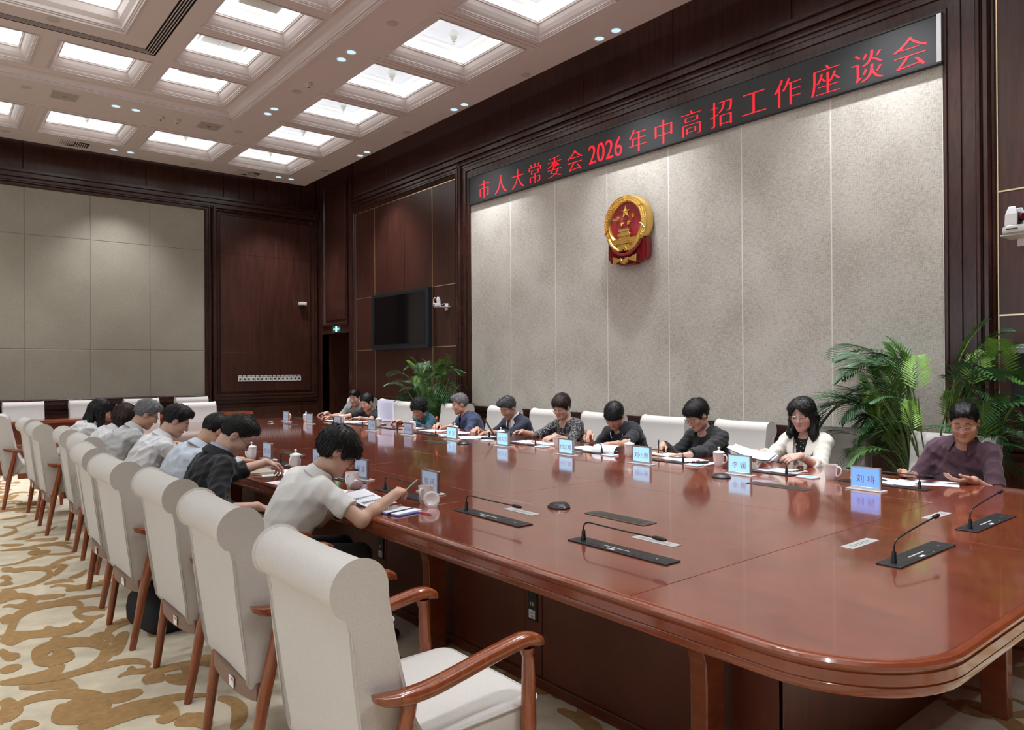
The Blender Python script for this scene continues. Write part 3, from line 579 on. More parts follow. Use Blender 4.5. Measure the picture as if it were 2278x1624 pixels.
# socket strips fixed on the stiles
def strip(x, y, sgn, ax='x'):
    e = bpy.data.objects.new('socket_strip', None); COL.objects.link(e); e.parent = table; e.location = (x-TO.x, y-TO.y, .30); e['label'] = 'black vertical power strip with two sockets and a white sticker'
    if ax == 'x': e.rotation_euler = (0, 0, 0 if sgn > 0 else PI)
    else: e.rotation_euler = (0, 0, R(90))
    MB().box(-.008, -.031, 0, 0, .031, .29).obj('strip_body', BLACK, e, bevel=.004)
    mb = MB()
    for zz in (.235, .165): mb.box(-.0095, -.02, zz-.022, -.008, .02, zz+.022)
    mb.obj('socket_face', BLACKM, e, bevel=.0007, segs=1)
    mb = MB()
    for yy in (-.012, .004): mb.box(-.0096, yy, .075, -.0085, yy+.007, .092)
    mb.obj('usb_port', STEEL, e)
    mb = MB().box(-.0092, -.022, .015, -.008, .022, .055); mb.obj('sticker', PAPER, e)
    mb = MB()
    for k in range(7): mb.box(-.0097, -.018+k*.0035, .02, -.009, -.0165+k*.0035, .03)
    for k in range(3): mb.box(-.0097, -.018, .037+.005*k, -.009, .012-.006*k, .039+.005*k)
    mb.obj('sticker_print', LINE, e)
for k in range(1, 7): strip(bx0-.001, by0+1.45*k-.17, 1)
for k in range(1, 7): strip(bx1+.001, by0+1.45*k-.17, -1)
strip(3.12, by0-.001, 1, 'y')

# ================================================================== ARMCHAIR
def armchair():
    t = thing('armchair', 'LABEL', 'chair', (0, 0, 0))
    # padded back with rolled top: side profile swept across the width
    prof = []
    c = (-.313, .928); r = .075
    for a in range(-4, 232, 11): prof.append((c[0]+r*math.cos(R(a)), c[1]+r*math.sin(R(a))))
    prof += [(-.346, .866), (-.336, .825), (-.325, .70), (-.308, .56), (-.292, .44), (-.283, .375), (-.27, .352), (-.235, .35), (-.20, .36), (-.165, .40), (-.125, .455), (-.112, .470), (-.128, .495), (-.152, .54), (-.178, .61), (-.202, .71), (-.222, .81), (-.235, .88)]
    W = .272
    def at(y, k):
        cx = sum(p[0] for p in prof)/len(prof); out = []
        for x, z in prof:
            zz = max(0, min(1, (.46-z)/.11)); yy = y*(1-.13*zz*zz)
            # crown the face slightly
            out.append((x, yy, z))
        return out
    def inset(ring, d):
        n = len(ring); out = []
        for i in range(n):
            p = Vector(ring[i]); a = Vector(ring[i-1]); b = Vector(ring[(i+1) % n]); tt = (b-a); tt.y = 0; tt.normalize()
            nn = Vector((tt.z, 0, -tt.x)); out.append(p-nn*(-d))
        return out
    rings = []
    for y, d in ((-W, .009), (-W+.004, .003), (-W+.012, 0), (-.15, -.002), (0, -.004), (.15, -.002), (W-.012, 0), (W-.004, .003), (W, .009)):
        rings.append(inset(at(y, d), d))
    o = MB().loft(rings).obj('backrest', CHAIRF, t, smooth=50)
    for s in (-1, 1):
        ring = inset(at(s*(W-.004), 0), .0015)
        MB().tube([(p[0], s*(abs(p[1])+.001), p[2]) for p in list(ring)+[ring[0]]], .0036, 6, cap=False).obj('piping', CHAIRF, o, smooth=60)
    # seat cushion
    s = MB(); rings = []
    sh = lambda i: rrect(-.17+i, .315-i, -.266+i, .266-i, .05-i*.5, 4)
    for i, z in ((.012, .374), (.002, .378), (0, .388), (0, .462), (.004, .472), (.014, .48), (.05, .487), (.13, .491)): rings.append([(x, y, z) for x, y in sh(min(i, .08) if i < .1 else .1)])
    o = s.loft(rings).obj('seat', CHAIRF, t, smooth=50)
    pp = [(x, y, .470) for x, y in rrect(-.172, .318, -.268, .268, .05, 4)]; MB().tube(pp+[pp[0]], .0036, 6, cap=False).obj('piping', CHAIRF, o, smooth=60)
    # rails
    mb = MB().box(-.16, -.262, .318, .272, -.238, .376).box(-.16, .238, .318, .272, .262, .376).box(.252, -.262, .318, .276, .262, .376)
    mb.obj('seat_rail', CHAIRW, t, bevel=.004)
    ar = [(-.30+.05*(1-math.cos(R(a))), .26*math.sin(R(a))) for a in range(-75, 76, 15)]
    rr = [[(x-.012, y, .30), (x+.012, y, .30), (x+.012, y, .362), (x-.012, y, .362)] for x, y in ar]
    back_rail = MB().loft([[(p[0]+.02, p[1], p[2]) for p in q] for q in rr]).obj('back_rail', mat('rail_cover', (.24, .15, .11), .6), t, smooth=30)
    st = MB().box(-.2945, -.115, .311, -.2925, -.065, .35); st.obj('asset_sticker', PAPER, back_rail)
    MB().box(-.2951, -.112, .335, -.2944, -.085, .347).obj('sticker_header', mat('sticker_orange', (.7, .2, .1), .6), back_rail)
    # arms and legs
    for sg in (-1, 1):
        Y = .292*sg
        pts = [(-.285, .648), (-.25, .636), (-.19, .628), (-.11, .630), (-.02, .644), (.07, .660), (.16, .674), (.22, .680), (.262, .674), (.288, .664)]
        wd = [.014, .024, .026, .026, .0255, .0255, .0265, .028, .027, .018]; hh = [.012, .018, .020, .0205, .0205, .0205, .0205, .021, .021, .016]
        rings = []
        for (x, z), w_, h_ in zip(spline([np.array(p) for p in pts], 3), np.interp(np.linspace(0, 9, 28), range(10), wd), np.interp(np.linspace(0, 9, 28), range(10), hh)):
            rings.append([(x-h_*.25*math.sin(R(a)), Y+w_*math.copysign(abs(math.cos(R(a)))**.6, math.cos(R(a))), z+h_*math.copysign(abs(math.sin(R(a)))**.7, math.sin(R(a)))) for a in range(0, 360, 30)])
        MB().loft(rings).obj('armrest', CHAIRW, t, smooth=40)
        MB().tube([(-.175, Y, .63), (-.20, Y-.004*sg, .50), (-.235, Y-.012*sg, .33), (-.262, Y-.022*sg, .16), (-.288, Y-.034*sg, 0)], [.021, .023, .024, .021, .017], 10).obj('leg', CHAIRW, t, smooth=40)
        MB().tube([(.232, Y, .655), (.232, Y, .648), (.234, Y, .628), (.236, Y, .622), (.238, Y, .56), (.240, Y-.004*sg, .42), (.242, Y-.014*sg, .2), (.243, Y-.024*sg, 0)], [.024, .024, .017, .0185, .021, .0245, .0225, .016], 10).obj('leg', CHAIRW, t, smooth=40)
    return t
CH = armchair()
CH_USED = False
def chair(x, y, rz, label, group):
    global CH_USED
    if not CH_USED:
        CH_USED = True; CH.location = (x, y, 0); CH.rotation_euler = (0, 0, rz); CH['label'] = label; CH['group'] = group; return CH
    c = dup(CH, (x, y, 0), rz, label); c['group'] = group; return c
NY = [1.955, 2.85, 3.70, 4.55, 5.41, 6.29, 7.14, 8.0, 8.87, 9.70]
NL = ['empty white armchair nearest to the camera with rolled back and reddish arms', 'white armchair occupied by the woman in the white knit polo', 'white armchair behind the man in the dark suit', 'white armchair of the man in the light blue shirt',
      'white armchair of the dark-haired man in the plain white shirt', 'white armchair of the grey-haired man in the light grey shirt', 'white armchair of the brown-haired woman in a white shirt', 'white armchair of the woman with long black hair at the near table side',
      'empty white armchair just beyond the long-haired woman on the near table side', 'empty white armchair farthest along the near table side']
for k, y in enumerate(NY):
    chair(1.165+[.02, .03, .045, -.01, .01, .115, .115, .01, .01, -.16][k], y, R([0, -1, 1, 2, -1, 1, -2, 0, 2, -6][k]), NL[k], 'armchairs along the near side of the table')
FY = [1.99, 2.87, 3.73, 4.60, 5.45, 6.31, 7.18, 8.2, 9.27, 10.1]
FL = ['white armchair behind the man in the plum polo shirt', 'white armchair behind the woman in the white jacket', 'white armchair behind the woman in the black jacket', 'white armchair behind the man in the black polo with white trim',
      'white armchair behind the woman in the speckled blouse', 'white armchair behind the man in the navy jacket', 'white armchair behind the man in the blue polo', 'white armchair behind the woman in the teal blouse',
      'empty white armchair between the woman in teal and the woman in the black T-shirt', 'white armchair behind the woman in the black T-shirt']
FX = [5.47, 5.47, 5.47, 5.47, 5.45, 5.45, 5.45, 5.45, 5.3, 5.45]
for k, y in enumerate(FY): chair(FX[k], y, PI+R([2, 0, -1, 1, 0, 1, -2, 3, 2, -4][k]), FL[k], 'armchairs along the far side of the table')
chair(5.5, 10.95, PI+R(20), 'white armchair behind the man in the light grey polo at the far corner', 'armchairs along the far side of the table')
# table head at the far end
for x, lb in ((2.42, 'white armchair at the far table end behind the grey-haired man'), (3.22, 'white armchair at the far end of the table, straight behind its empty place')):
    chair(x, 11.12, R(-90), lb, 'armchairs at the far end of the table')
for x, lb in ((.36, 'white armchair at the rear desk, out at the left'), (1.26, 'white armchair at the rear desk with a microphone in front of it'), (2.15, 'white armchair at the rear desk just left of the long-haired woman'),
              (2.95, 'white armchair at the rear desk above the grey-haired man'), (3.77, 'rightmost white armchair at the rear desk')):
    chair(x, 13.36, R(-90), lb, 'armchairs behind the rear desk')
# extra chairs between the table end and the rear desk at the left
# ================================================================== REAR DESK
rd = thing('rear_desk', 'long narrow red-brown desk by the far wall behind the main table', 'desk', (.8, 12.85, 0))
ro = Vector((.8, 12.85, 0))
for a, b in ((-3.2, -1.28), (-1.276, .64), (.644, 2.56), (2.564, 4.48)):
    mb = MB().box(a-ro.x, 12.56-ro.y, .715, b-ro.x, 12.98-ro.y, .76); mb.obj('desk_top', CHERRY_E, rd, bevel=.008)
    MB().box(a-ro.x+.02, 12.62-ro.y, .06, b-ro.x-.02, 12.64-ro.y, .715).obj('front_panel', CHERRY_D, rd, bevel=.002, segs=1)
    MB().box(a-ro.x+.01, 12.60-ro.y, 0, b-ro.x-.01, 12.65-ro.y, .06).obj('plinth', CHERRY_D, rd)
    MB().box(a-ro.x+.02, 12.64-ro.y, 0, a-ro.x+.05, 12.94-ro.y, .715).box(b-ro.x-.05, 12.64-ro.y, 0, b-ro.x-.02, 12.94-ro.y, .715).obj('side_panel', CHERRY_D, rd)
# ================================================================== LETTERING
def text_mesh(s, size, weight=0.0, name='lettering', m=None, vbold=0.0, ext=.0005, width=None):
    """flat letters as a mesh in the local xy plane, centred; vbold thickens the upright strokes only"""
    cu = bpy.data.curves.new('t', 'FONT'); cu.body = s; cu.size = size; cu.align_x = 'CENTER'; cu.align_y = 'CENTER'; cu.offset = weight; cu.extrude = 0; cu.resolution_u = 3
    o = bpy.data.objects.new('t', cu); COL.objects.link(o)
    dg = bpy.context.evaluated_depsgraph_get(); me = bpy.data.meshes.new_from_object(o.evaluated_get(dg))
    bpy.data.objects.remove(o); bpy.data.curves.remove(cu)
    vs_ = [tuple(v.co) for v in me.vertices]; fs = [tuple(p.vertices) for p in me.polygons]; bpy.data.meshes.remove(me)
    if not vs_: return None
    cx = (min(v[0] for v in vs_)+max(v[0] for v in vs_))/2; cy = (min(v[1] for v in vs_)+max(v[1] for v in vs_))/2
    k = width/(max(v[0] for v in vs_)-min(v[0] for v in vs_)) if width else 1
    mb = MB(); steps = [0] if not vbold else [-vbold, 0, vbold]
    for i, dx in enumerate(steps): mb.add([((v[0]-cx)*k+dx, v[1]-cy, ext+.00005*i) for v in vs_], fs)
    me = mb.mesh(name, m); return me
def face_x(o, sgn):
    """stand local xy upright so that the letters read from the side of -x (sgn=-1) or +x"""
    o.rotation_euler = (R(90), 0, R(-90) if sgn < 0 else R(90))
# ---- LED banner over the fabric wall
ban = thing('led_banner', 'long black LED banner with red Chinese characters above the pale fabric wall', 'banner', (XR, 5.57, 4.165))
MB().box(-.075, -3.25, -.195, -.02, 3.25, .195).obj('screen', mat('led_screen_black', (.018, .019, .02), .45, bump=.2, bscale=300), ban)
mb = MB().box(-.082, -3.27, -.212, -.02, 3.27, -.195).box(-.082, -3.27, .195, -.02, 3.27, .205).box(-.082, 3.25, -.2, -.02, 3.27, .2)
mb.obj('frame', BLACKM, ban)
MB().box(-.082, -3.27, -.195, -.02, -3.235, .195).obj('metal_end_strip', STEEL, ban)
LED = [('市', 8.444), ('人', 8.051), ('大', 7.671), ('常', 7.311), ('委', 6.919), ('会', 6.542), ('2026', 6.023), ('年', 5.506), ('中', 5.134), ('高', 4.758), ('招', 4.386), ('工', 4.006), ('作', 3.645), ('座', 3.272), ('谈', 2.894), ('会', 2.541)]
for ch, y in LED:
    dig = ch == '2026'
    me = text_mesh(ch, .30 if not dig else .335, -.0068 if not dig else -.002, 'led_character', LEDR, vbold=.0068 if not dig else .004, width=.545 if dig else None)
    if me: o = link('led_character', me, ban, (-.0765, y-5.57, -.045)); face_x(o, -1)
# ================================================================== NATIONAL EMBLEM
EM = thing('national_emblem', 'large gold and red national emblem with five stars hung on the fabric wall', 'emblem', (XR-.03, 5.63, 3.17))
REDL = mat('emblem_red', (.30, .012, .018), .3, coat=.3); 
Re = .235; D0 = -.02; DF = -.14
def ex(u, v, d): return (d, -u*Re, v*Re)       # u right as seen, v up, unit = disc radius
def ring_pts(r, d, n=64, a0=0, a1=360, sy=1.0): return [ex(r*math.cos(R(a0+(a1-a0)*k/n)), r*sy*math.sin(R(a0+(a1-a0)*k/n)), d) for k in range(n+(0 if a1-a0 == 360 else 1))]
mb = MB(); mb.loft([ring_pts(r, d) for r, d in ((1.38, D0), (1.40, DF+.02), (1.36, DF), (1.30, DF-.006), (1.06, DF-.010), (1.02, DF), (.99, DF+.025))], True, False)
mb.obj('gold_rim', GOLD, EM, smooth=35)
MB().add(ring_pts(1.0, DF+.02), [tuple(range(64))]).add(ring_pts(1.38, D0), [tuple(range(64))]).obj('red_disc', REDL, EM)
def star(u, v, r, name='star'):
    pts = [ex(u, v, DF-.018*r*3-.004)]
    for k in range(10):
        rr = r if k % 2 == 0 else r*.40; a = R(90+36*k); pts.append(ex(u+rr*math.cos(a), v+rr*math.sin(a), DF+.012))
    bk = [ex(u, v, DF+.02)]+[tuple([DF+.02, p[1], p[2]]) for p in pts[1:]]
    MB().add(pts, [(0, 1+k, 1+(k+1) % 10) for k in range(10)]).add(pts[1:]+bk[1:], [(k, 10+k, 10+(k+1) % 10, (k+1) % 10) for k in range(10)]).obj(name, GOLD, EM)
star(-.0, .55, .34)
for u, v in ((-.5, .30), (-.21, .0), (.21, .0), (.5, .30)): star(u, v, .15)
def eb(mb, u0, v0, u1, v1, d0=DF+.02, d1=DF-.012): a = ex(u0, v0, d1); b = ex(u1, v1, d0); return mb.box(min(a[0], b[0]), min(a[1], b[1]), min(a[2], b[2]), max(a[0], b[0]), max(a[1], b[1]), max(a[2], b[2]))
g = MB()
eb0 = eb; ex0 = ex
def eb(m_, a_, b_, c_, d_, *r_): return eb0(m_, a_*.86, b_*.92-.34, c_*.86, d_*.92-.34, *r_)
def exg(u, v, d): return ex0(u*.86, v*.92-.34, d)
eb(g, -.92, -.72, .92, -.50); eb(g, -.95, -.52, .95, -.47, DF+.02, DF-.02); eb(g, -.92, -.74, .92, -.70, DF+.02, DF-.02)
for k in range(34): eb(g, -.88+k*.0525, -.66, -.85+k*.0525, -.62, DF, DF-.018)
eb(g, -.40, -.48, .40, -.32); eb(g, -.46, -.34, .46, -.28, DF+.02, DF-.025)
for k in range(11): eb(g, -.38+k*.073, -.46, -.355+k*.073, -.34, DF, DF-.018)
g.prism([exg(-.5, -.28, DF+.01), exg(.5, -.28, DF+.01), exg(.40, -.18, DF+.01), exg(-.40, -.18, DF+.01)], (-.035, 0, 0))
eb(g, -.34, -.18, .34, -.11)
g.prism([exg(-.42, -.11, DF+.01), exg(.42, -.11, DF+.01), exg(.32, .02, DF+.01), exg(-.32, .02, DF+.01)], (-.035, 0, 0))
eb(g, -.34, .01, .34, .035, DF+.02, DF-.03)
for s in (-1, 1): eb(g, s*.33-.02, .0, s*.33+.02, .08, DF+.02, DF-.03)
eb = eb0
g.obj('gate_tower', GOLD, EM, bevel=.0012, segs=1)
# wheat ears round both sides
rnd = random.Random(3)
for s in (-1, 1):
    mb = MB()
    for row in range(3):
        for k in range(26):
            a = R(-52+k*5.3); r = 1.09+.105*row; cu, cv = s*r*math.cos(a), r*math.sin(a)
            t = Vector((-math.sin(a)*s, math.cos(a))); nn = Vector((math.cos(a)*s, math.sin(a))); d = (t+nn*(.45*(row-1))).normalized()
            p = Vector((cu, cv)); q = d.orthogonal()*.028; L_ = .085
            tip = p+d*L_*1.2; base_ = p-d*L_*.6; top = p+d*.01
            V = [ex(base_.x, base_.y, DF-.004), ex(p.x+q.x, p.y+q.y, DF-.004), ex(tip.x, tip.y, DF-.006), ex(p.x-q.x, p.y-q.y, DF-.004), ex(top.x, top.y, DF-.022)]
            mb.add(V, [(0, 1, 4), (1, 2, 4), (2, 3, 4), (3, 0, 4)])
    mb.obj('wheat_ear', GOLD, EM)
    # outer ribs and binding
    for a in (-58, -8, 42):
        p0 = ex(s*1.02*math.cos(R(a)), 1.02*math.sin(R(a)), DF-.014); p1 = ex(s*1.40*math.cos(R(a-10)), 1.40*math.sin(R(a-10)), DF-.014)
        MB().tube([p0, p1], .006, 6).obj('binding_band', GOLD, EM, smooth=60)
MB().prism([ex(-.13, 1.02, DF), ex(.13, 1.02, DF), ex(.04, 1.15, DF), ex(0, 1.34, DF), ex(-.04, 1.15, DF)], (-.02, 0, 0)).obj('crest_tip', GOLD, EM)
# wheat stems meeting at the bottom, cogwheel
for s in (-1, 1):
    MB().tube([ex(s*1.0, -.72, DF-.01), ex(s*.86, -.98, DF-.012), ex(s*.62, -1.22, DF-.014), ex(s*.30, -1.38, DF-.016)], [.028, .026, .022, .016], 8, flat=1).obj('wheat_stem', GOLD, EM, smooth=60)
def gear(u, v, r, a0, a1, name):
    mb = MB(); pts = []; n = int((a1-a0)/9)
    for k in range(n+1):
        rr = r if k % 2 else r*1.14; a = R(a0+(a1-a0)*k/n); b = R(a0+(a1-a0)*(k+.55)/n)
        pts += [ex(u+rr*math.cos(a), v+rr*math.sin(a), DF), ex(u+rr*math.cos(b), v+rr*math.sin(b), DF)]
    inn = [ex(u+r*.35*math.cos(R(a1-(a1-a0)*k/12)), v+r*.35*math.sin(R(a1-(a1-a0)*k/12)), DF) for k in range(13)]
    mb.prism(pts+inn, (-.026, 0, 0)); mb.obj(name, GOLD, EM)
    MB().tube([ex(u+r*.66*math.cos(R(a0+(a1-a0)*k/14)), v+r*.66*math.sin(R(a0+(a1-a0)*k/14)), DF-.027) for k in range(15)], .006, 6).obj('gear_ring', GOLD, EM, smooth=60)
gear(0, -1.42, .33, 8, 172, 'gear'); gear(0, -1.72, .29, 188, 352, 'gear')
# red drapes: swag and pleated tails
mb = MB()
for s in (-1, 1):
    for j in range(4):
        mb.tube([ex(s*(1.02-.03*j), -.86-.07*j, DF+.015), ex(s*.74, -1.18-.05*j, DF-.004), ex(s*.36, -1.46-.035*j, DF-.012), ex(0, -1.56-.02*j, DF-.014)], [.014, .013, .012, .010], 8)
mb.obj('red_swag', REDL, EM, smooth=60)
for s in (-1, 1):
    rows = []
    n = 36
    for v_, w0, w1 in ((-1.0, .42, 1.22), (-1.5, .30, 1.24), (-2.02, .18, 1.20)):
        row = []
        for k in range(n+1):
            f = k/n; u = s*(w0+(w1-w0)*f); dd = DF+.035+.014*math.sin(f*PI*11)
            row.append(ex(u, v_-.06*math.sin(f*PI*5.5)*(1 if v_ < -1.9 else 0)+(.22*f if v_ < -1.9 else .15*f), dd))
        rows.append(row)
    bk = [[(D0, p[1], p[2]) for p in r] for r in rows]
    mb = MB(); mb.loft(rows, False, False); mb.add(rows[-1]+bk[-1], [(i, i+1, n+2+i, n+1+i) for i in range(n)]); mb.add([rows[k][-1] for k in range(3)]+[bk[k][-1] for k in range(3)], [(0, 1, 4, 3), (1, 2, 5, 4)])
    mb.obj('pleated_drape', REDL, EM, smooth=40)
    MB().prism([ex(s*.22, -1.78, DF), ex(s*.78, -1.62, DF), ex(s*.74, -2.0, DF), ex(s*.30, -1.86, DF)], (-.016, 0, 0)).obj('gold_bow', GOLD, EM, bevel=.002)
MB().box(0, -.10, -.1, .03, .10, .1).obj('hanging_block', BLACK, EM)
mb = MB(); eb(mb, -.5, -2.05, .5, -1.2, D0, DF+.04); mb.obj('drape_back', REDL, EM)
# ================================================================== WALL FITTINGS
tv = thing('television', 'black wall television in a dark frame beside the small wall camera', 'television', (XR-.026, 10.885, 2.33))
MB().box(-.075, -.955, -.495, 0, .955, .495).obj('frame', mat('tv_frame', (.012, .018, .024), .35), tv, bevel=.004)
MB().box(-.0775, -.855, -.425, -.07, .855, .445).obj('bezel', BLACK, tv)
MB().box(-.079, -.845, -.412, -.0774, .845, .435).obj('screen', mat('screen_glass', (.004, .004, .005), .08), tv)
def ptz(x, y, z, rz, label, turn=0, tall=1.0):
    t = thing('ptz_camera', label, 'camera', (x, y, z), rz)
    MB().box(.0, -.10, -.004, .19, .08, .006).box(.175, -.04, -.05, .19, .04, .05).obj('wall_bracket', WHITEP, t, bevel=.003)
    MB().lathe([(0, .006), (.062, .006), (.066, .012), (.064, .045), (.058, .05)], 24).obj('base', WHITEP, t, smooth=40)
    MB().box(-.066, -.03, .022, -.060, .03, .030).obj('status_slot', BLACK, t)
    for s in (-1, 1):
        mb = MB().loft([[(-.03, s*.034, .05), (.03, s*.034, .05), (.035, s*.056, .05), (-.035, s*.056, .05)], [(-.032, s*.034, .11), (.03, s*.034, .11), (.03, s*.056, .11), (-.035, s*.056, .11)], [(-.02, s*.034, .15), (.015, s*.034, .15), (.015, s*.048, .15), (-.02, s*.048, .15)]])
        mb.v = [(a, b, .05+(c_-.05)*tall) for a, b, c_ in mb.v]; mb.obj('yoke_arm', WHITEP, t, bevel=.004).rotation_euler = (0, 0, turn)
    MB().loft([[(math.cos(R(a))*.034*k2, y_, .098+math.sin(R(a))*.042*k2) for a in range(0, 360, 20)] for y_, k2 in ((-.033, .8), (-.03, 1), (.03, 1), (.033, .8))]).obj('camera_head', BLACK, t, smooth=40).rotation_euler = (0, 0, turn)
    MB().loft([[(xx, math.cos(R(a))*r_, .10+math.sin(R(a))*r_) for a in range(0, 360, 20)] for xx, r_ in ((-.03, .024), (-.046, .024), (-.046, .018), (-.043, .004))]).obj('lens', mat('lens_glass', (.1, .005, .01), .05), t, smooth=40).rotation_euler = (0, 0, turn)
    MB().tube([(.16, -.10, .03), (.12, -.13, .05), (.06, -.12, .045), (.05, -.07, .03)], .003, 6).obj('cable', WHITEP, t)
    return t
ptz(XR-.22, 9.5, 2.46, 0, 'white pan-tilt camera on a wall bracket right of the black television')
c2 = ptz(XR-.24, 1.83, 2.50, 0, 'large white pan-tilt camera on the wall at the right edge above the palm', R(80), 1.15)
c2.scale = (1.2, 1.2, 1.2); c2.location = (XR-.31, 1.735, 2.45)
# dome-ended monitor on the far wall
t = thing('wall_sensor', 'small white sensor box on the dark wood panel left of the corner', 'sensor', (6.08, YF-.024, 2.83))
MB().box(-.07, -.10, -.03, .08, 0, .035).obj('body', WHITEP, t, bevel=.014, segs=3)
MB().lathe([(0, -.075), (.012, -.07), (.02, -.05), (.02, -.03)], 14, (.0, -.06, 0)).obj('sensor_eye', BLACK, t, smooth=50)
# exit sign
t = thing('exit_sign', 'small green illuminated emergency exit sign over the door recess', 'sign', (XR-.012, 13.42, 2.29))
MB().box(-.025, -.16, -.065, 0, .16, .065).obj('glass_plate', mat('exit_plate', (.10, .13, .13), .15), t, bevel=.003)
GRN = mat('exit_green', (.0, .3, .15), .4, ecol=(.02, .9, .45, 1), estr=1.0); PGR = mat('exit_pale', (.1, .4, .3), .4, ecol=(.35, 1, .75, 1), estr=1.2)
MB().box(-.027, -.035, -.055, -.0252, .035, .055).obj('door_symbol', PGR, t)
mb = MB()
for s in (-1, 1): mb.prism([(-.0265, s*.05, -.012), (-.0265, s*.10, -.012), (-.0265, s*.10, -.028), (-.0265, s*.135, 0), (-.0265, s*.10, .028), (-.0265, s*.10, .012), (-.0265, s*.05, .012)], (.0012, 0, 0))
mb.obj('arrow', GRN, t)
mb = MB().tube([(-.028, 0, .035), (-.028, .004, .005), (-.028, -.012, -.03)], .005, 5).tube([(-.028, .004, .005), (-.028, .018, -.028)], .005, 5).tube([(-.028, -.02, .02), (-.028, .018, .012)], .0045, 5); mb.obj('running_figure', mat('exit_dark', (.0, .12, .07), .5), t)
# switches in the door recess
for k in range(4):
    s = .086 if k < 3 else .072
    t = thing('switch_plate', ['white light switch at the left end of the row in the door recess', 'second white light switch in the door recess', 'third white light switch in the door recess', 'smaller grey control plate ending the switch row in the door recess'][k], 'switch', (XR+.62, 13.86-.094*k-.05, 1.30), 0, 'switches in the door recess')
    MB().box(-.009, -s/2, -s/2, 0, s/2, s/2).obj('plate', WHITEP if k < 3 else mat('grey_plate', (.4, .42, .42), .4), t, bevel=.002)
    MB().box(-.012, -s*.36, -s*.36, -.009, s*.36, s*.36).obj('rocker', WHITEP if k < 3 else BLACKM, t, bevel=.001)
# row of fifteen white cable outlets on the far wall
ORD = ['leftmost', 'second', 'third', 'fourth', 'fifth', 'sixth', 'seventh', 'middle', 'ninth', 'tenth', 'eleventh', 'twelfth', 'thirteenth', 'fourteenth', 'rightmost']
pm = MB().box(-.0395, -.008, -.043, .0395, 0, .043).mesh('plate', WHITEP, bevel=.0015); hm = MB().box(-.017, -.0095, -.018, .017, -.0078, .016).mesh('outlet_opening', BLACK); lm = MB().box(-.033, -.0022, .050, .033, 0, .075).mesh('paper_label', mat('tag_pale', (.55, .62, .6), .6))
hm2 = MB().box(-.030, -.0086, -.030, .030, -.0078, .030).mesh('outlet_face', WHITEP)
for k in range(15):
    t = thing('wall_outlet', '%s white outlet with pale label above in the far wall row' % ORD[k], 'outlet', (4.825+.0855*k, YF-.024, 1.30), 0, 'row of outlets on the dark far wall')
    link('plate', pm, t); link('outlet_opening', hm, t); link('paper_label', lm, t)
t = thing('wall_cabinet', 'grey-framed dark control box on the wall at the right edge behind the palm', 'cabinet', (XR-.026, 1.60, 1.42))
MB().box(-.10, -.21, -.24, 0, .21, .20).obj('body', BLACK, t, bevel=.006)
MB().box(-.11, -.22, .16, 0, .22, .21).obj('top_frame', mat('grey_metal', (.3, .3, .32), .4, metallic=.5), t, bevel=.006)
# ceiling fittings
cov = disc(0, 0, 0, .062, .008, mat('cover_grey', (.42, .38, .365), .6))
for k, (x, y, lb) in enumerate([(3.88, 6.68, 'between the inner coffers and the downlights by the middle'), (5.86, 6.83, 'on the wall side of the ceiling, nearest'), (5.84, 9.64, 'on the wall side of the ceiling, middle one'), (5.79, 12.47, 'on the wall side of the ceiling near the corner'), (3.85, 9.12, 'beside the smoke detector of the inner band'), (1.07, 11.15, 'left of the ceiling loudspeaker panel'), (3.80, 11.22, 'near the corner of the ceiling tray'), (3.75, 13.45, 'between the two far air vents'), (1.02, 13.40, 'at the far left ceiling edge')]):
    t = thing('sprinkler_cover', 'round flat grey sprinkler cover '+lb, 'sprinkler', (x, y, ZC), 0, 'sprinkler covers'); link('cover', cov, t)
    if k == 0: pass
t = thing('sprinkler_cover', 'round flat grey sprinkler cover inside the raised ceiling tray by the slots', 'sprinkler', (1.12, 9.1, ZI), 0, 'sprinkler covers'); link('cover', cov, t)
sm1 = MB().lathe([(.055, 0), (.055, -.012), (.04, -.02), (.036, -.036), (.02, -.046), (0, -.048)], 20).mesh('housing', mat('detector_body', (.55, .49, .47), .5), smooth=40); sm2 = MB().lathe([(.012, -.045), (.012, -.054), (0, -.056)], 10).mesh('sensor_tip', BLACKM)
for x, y, lb in ((3.86, 8.77, 'white smoke detector beside the downlight pairs'), (2.70, 11.25, 'left one of two smoke detectors near the loudspeaker panel'), (2.92, 11.25, 'right one of two smoke detectors near the loudspeaker panel')):
    t = thing('smoke_detector', lb, 'detector', (x, y, ZC), 0, 'smoke detectors'); link('housing', sm1, t); link('sensor_tip', sm2, t)
for x, y, lb in ((1.50, 11.19, 'left grey square access panel in the far ceiling band'), (3.37, 11.24, 'right grey square access panel in the far ceiling band')):
    t = thing('ceiling_panel', lb, 'ceiling panel', (x, y, ZC), 0, 'ceiling panels')
    MB().box(-.17, -.17, -.006, .17, .17, 0).obj('rim', PLASTER, t); MB().box(-.15, -.15, -.009, .15, .15, -.005).obj('cover', mat('panel_grey', (.36, .33, .30), .5), t); MB().box(-.02, -.012, -.0105, .02, .012, -.008).obj('sensor_slot', BLACK, t)
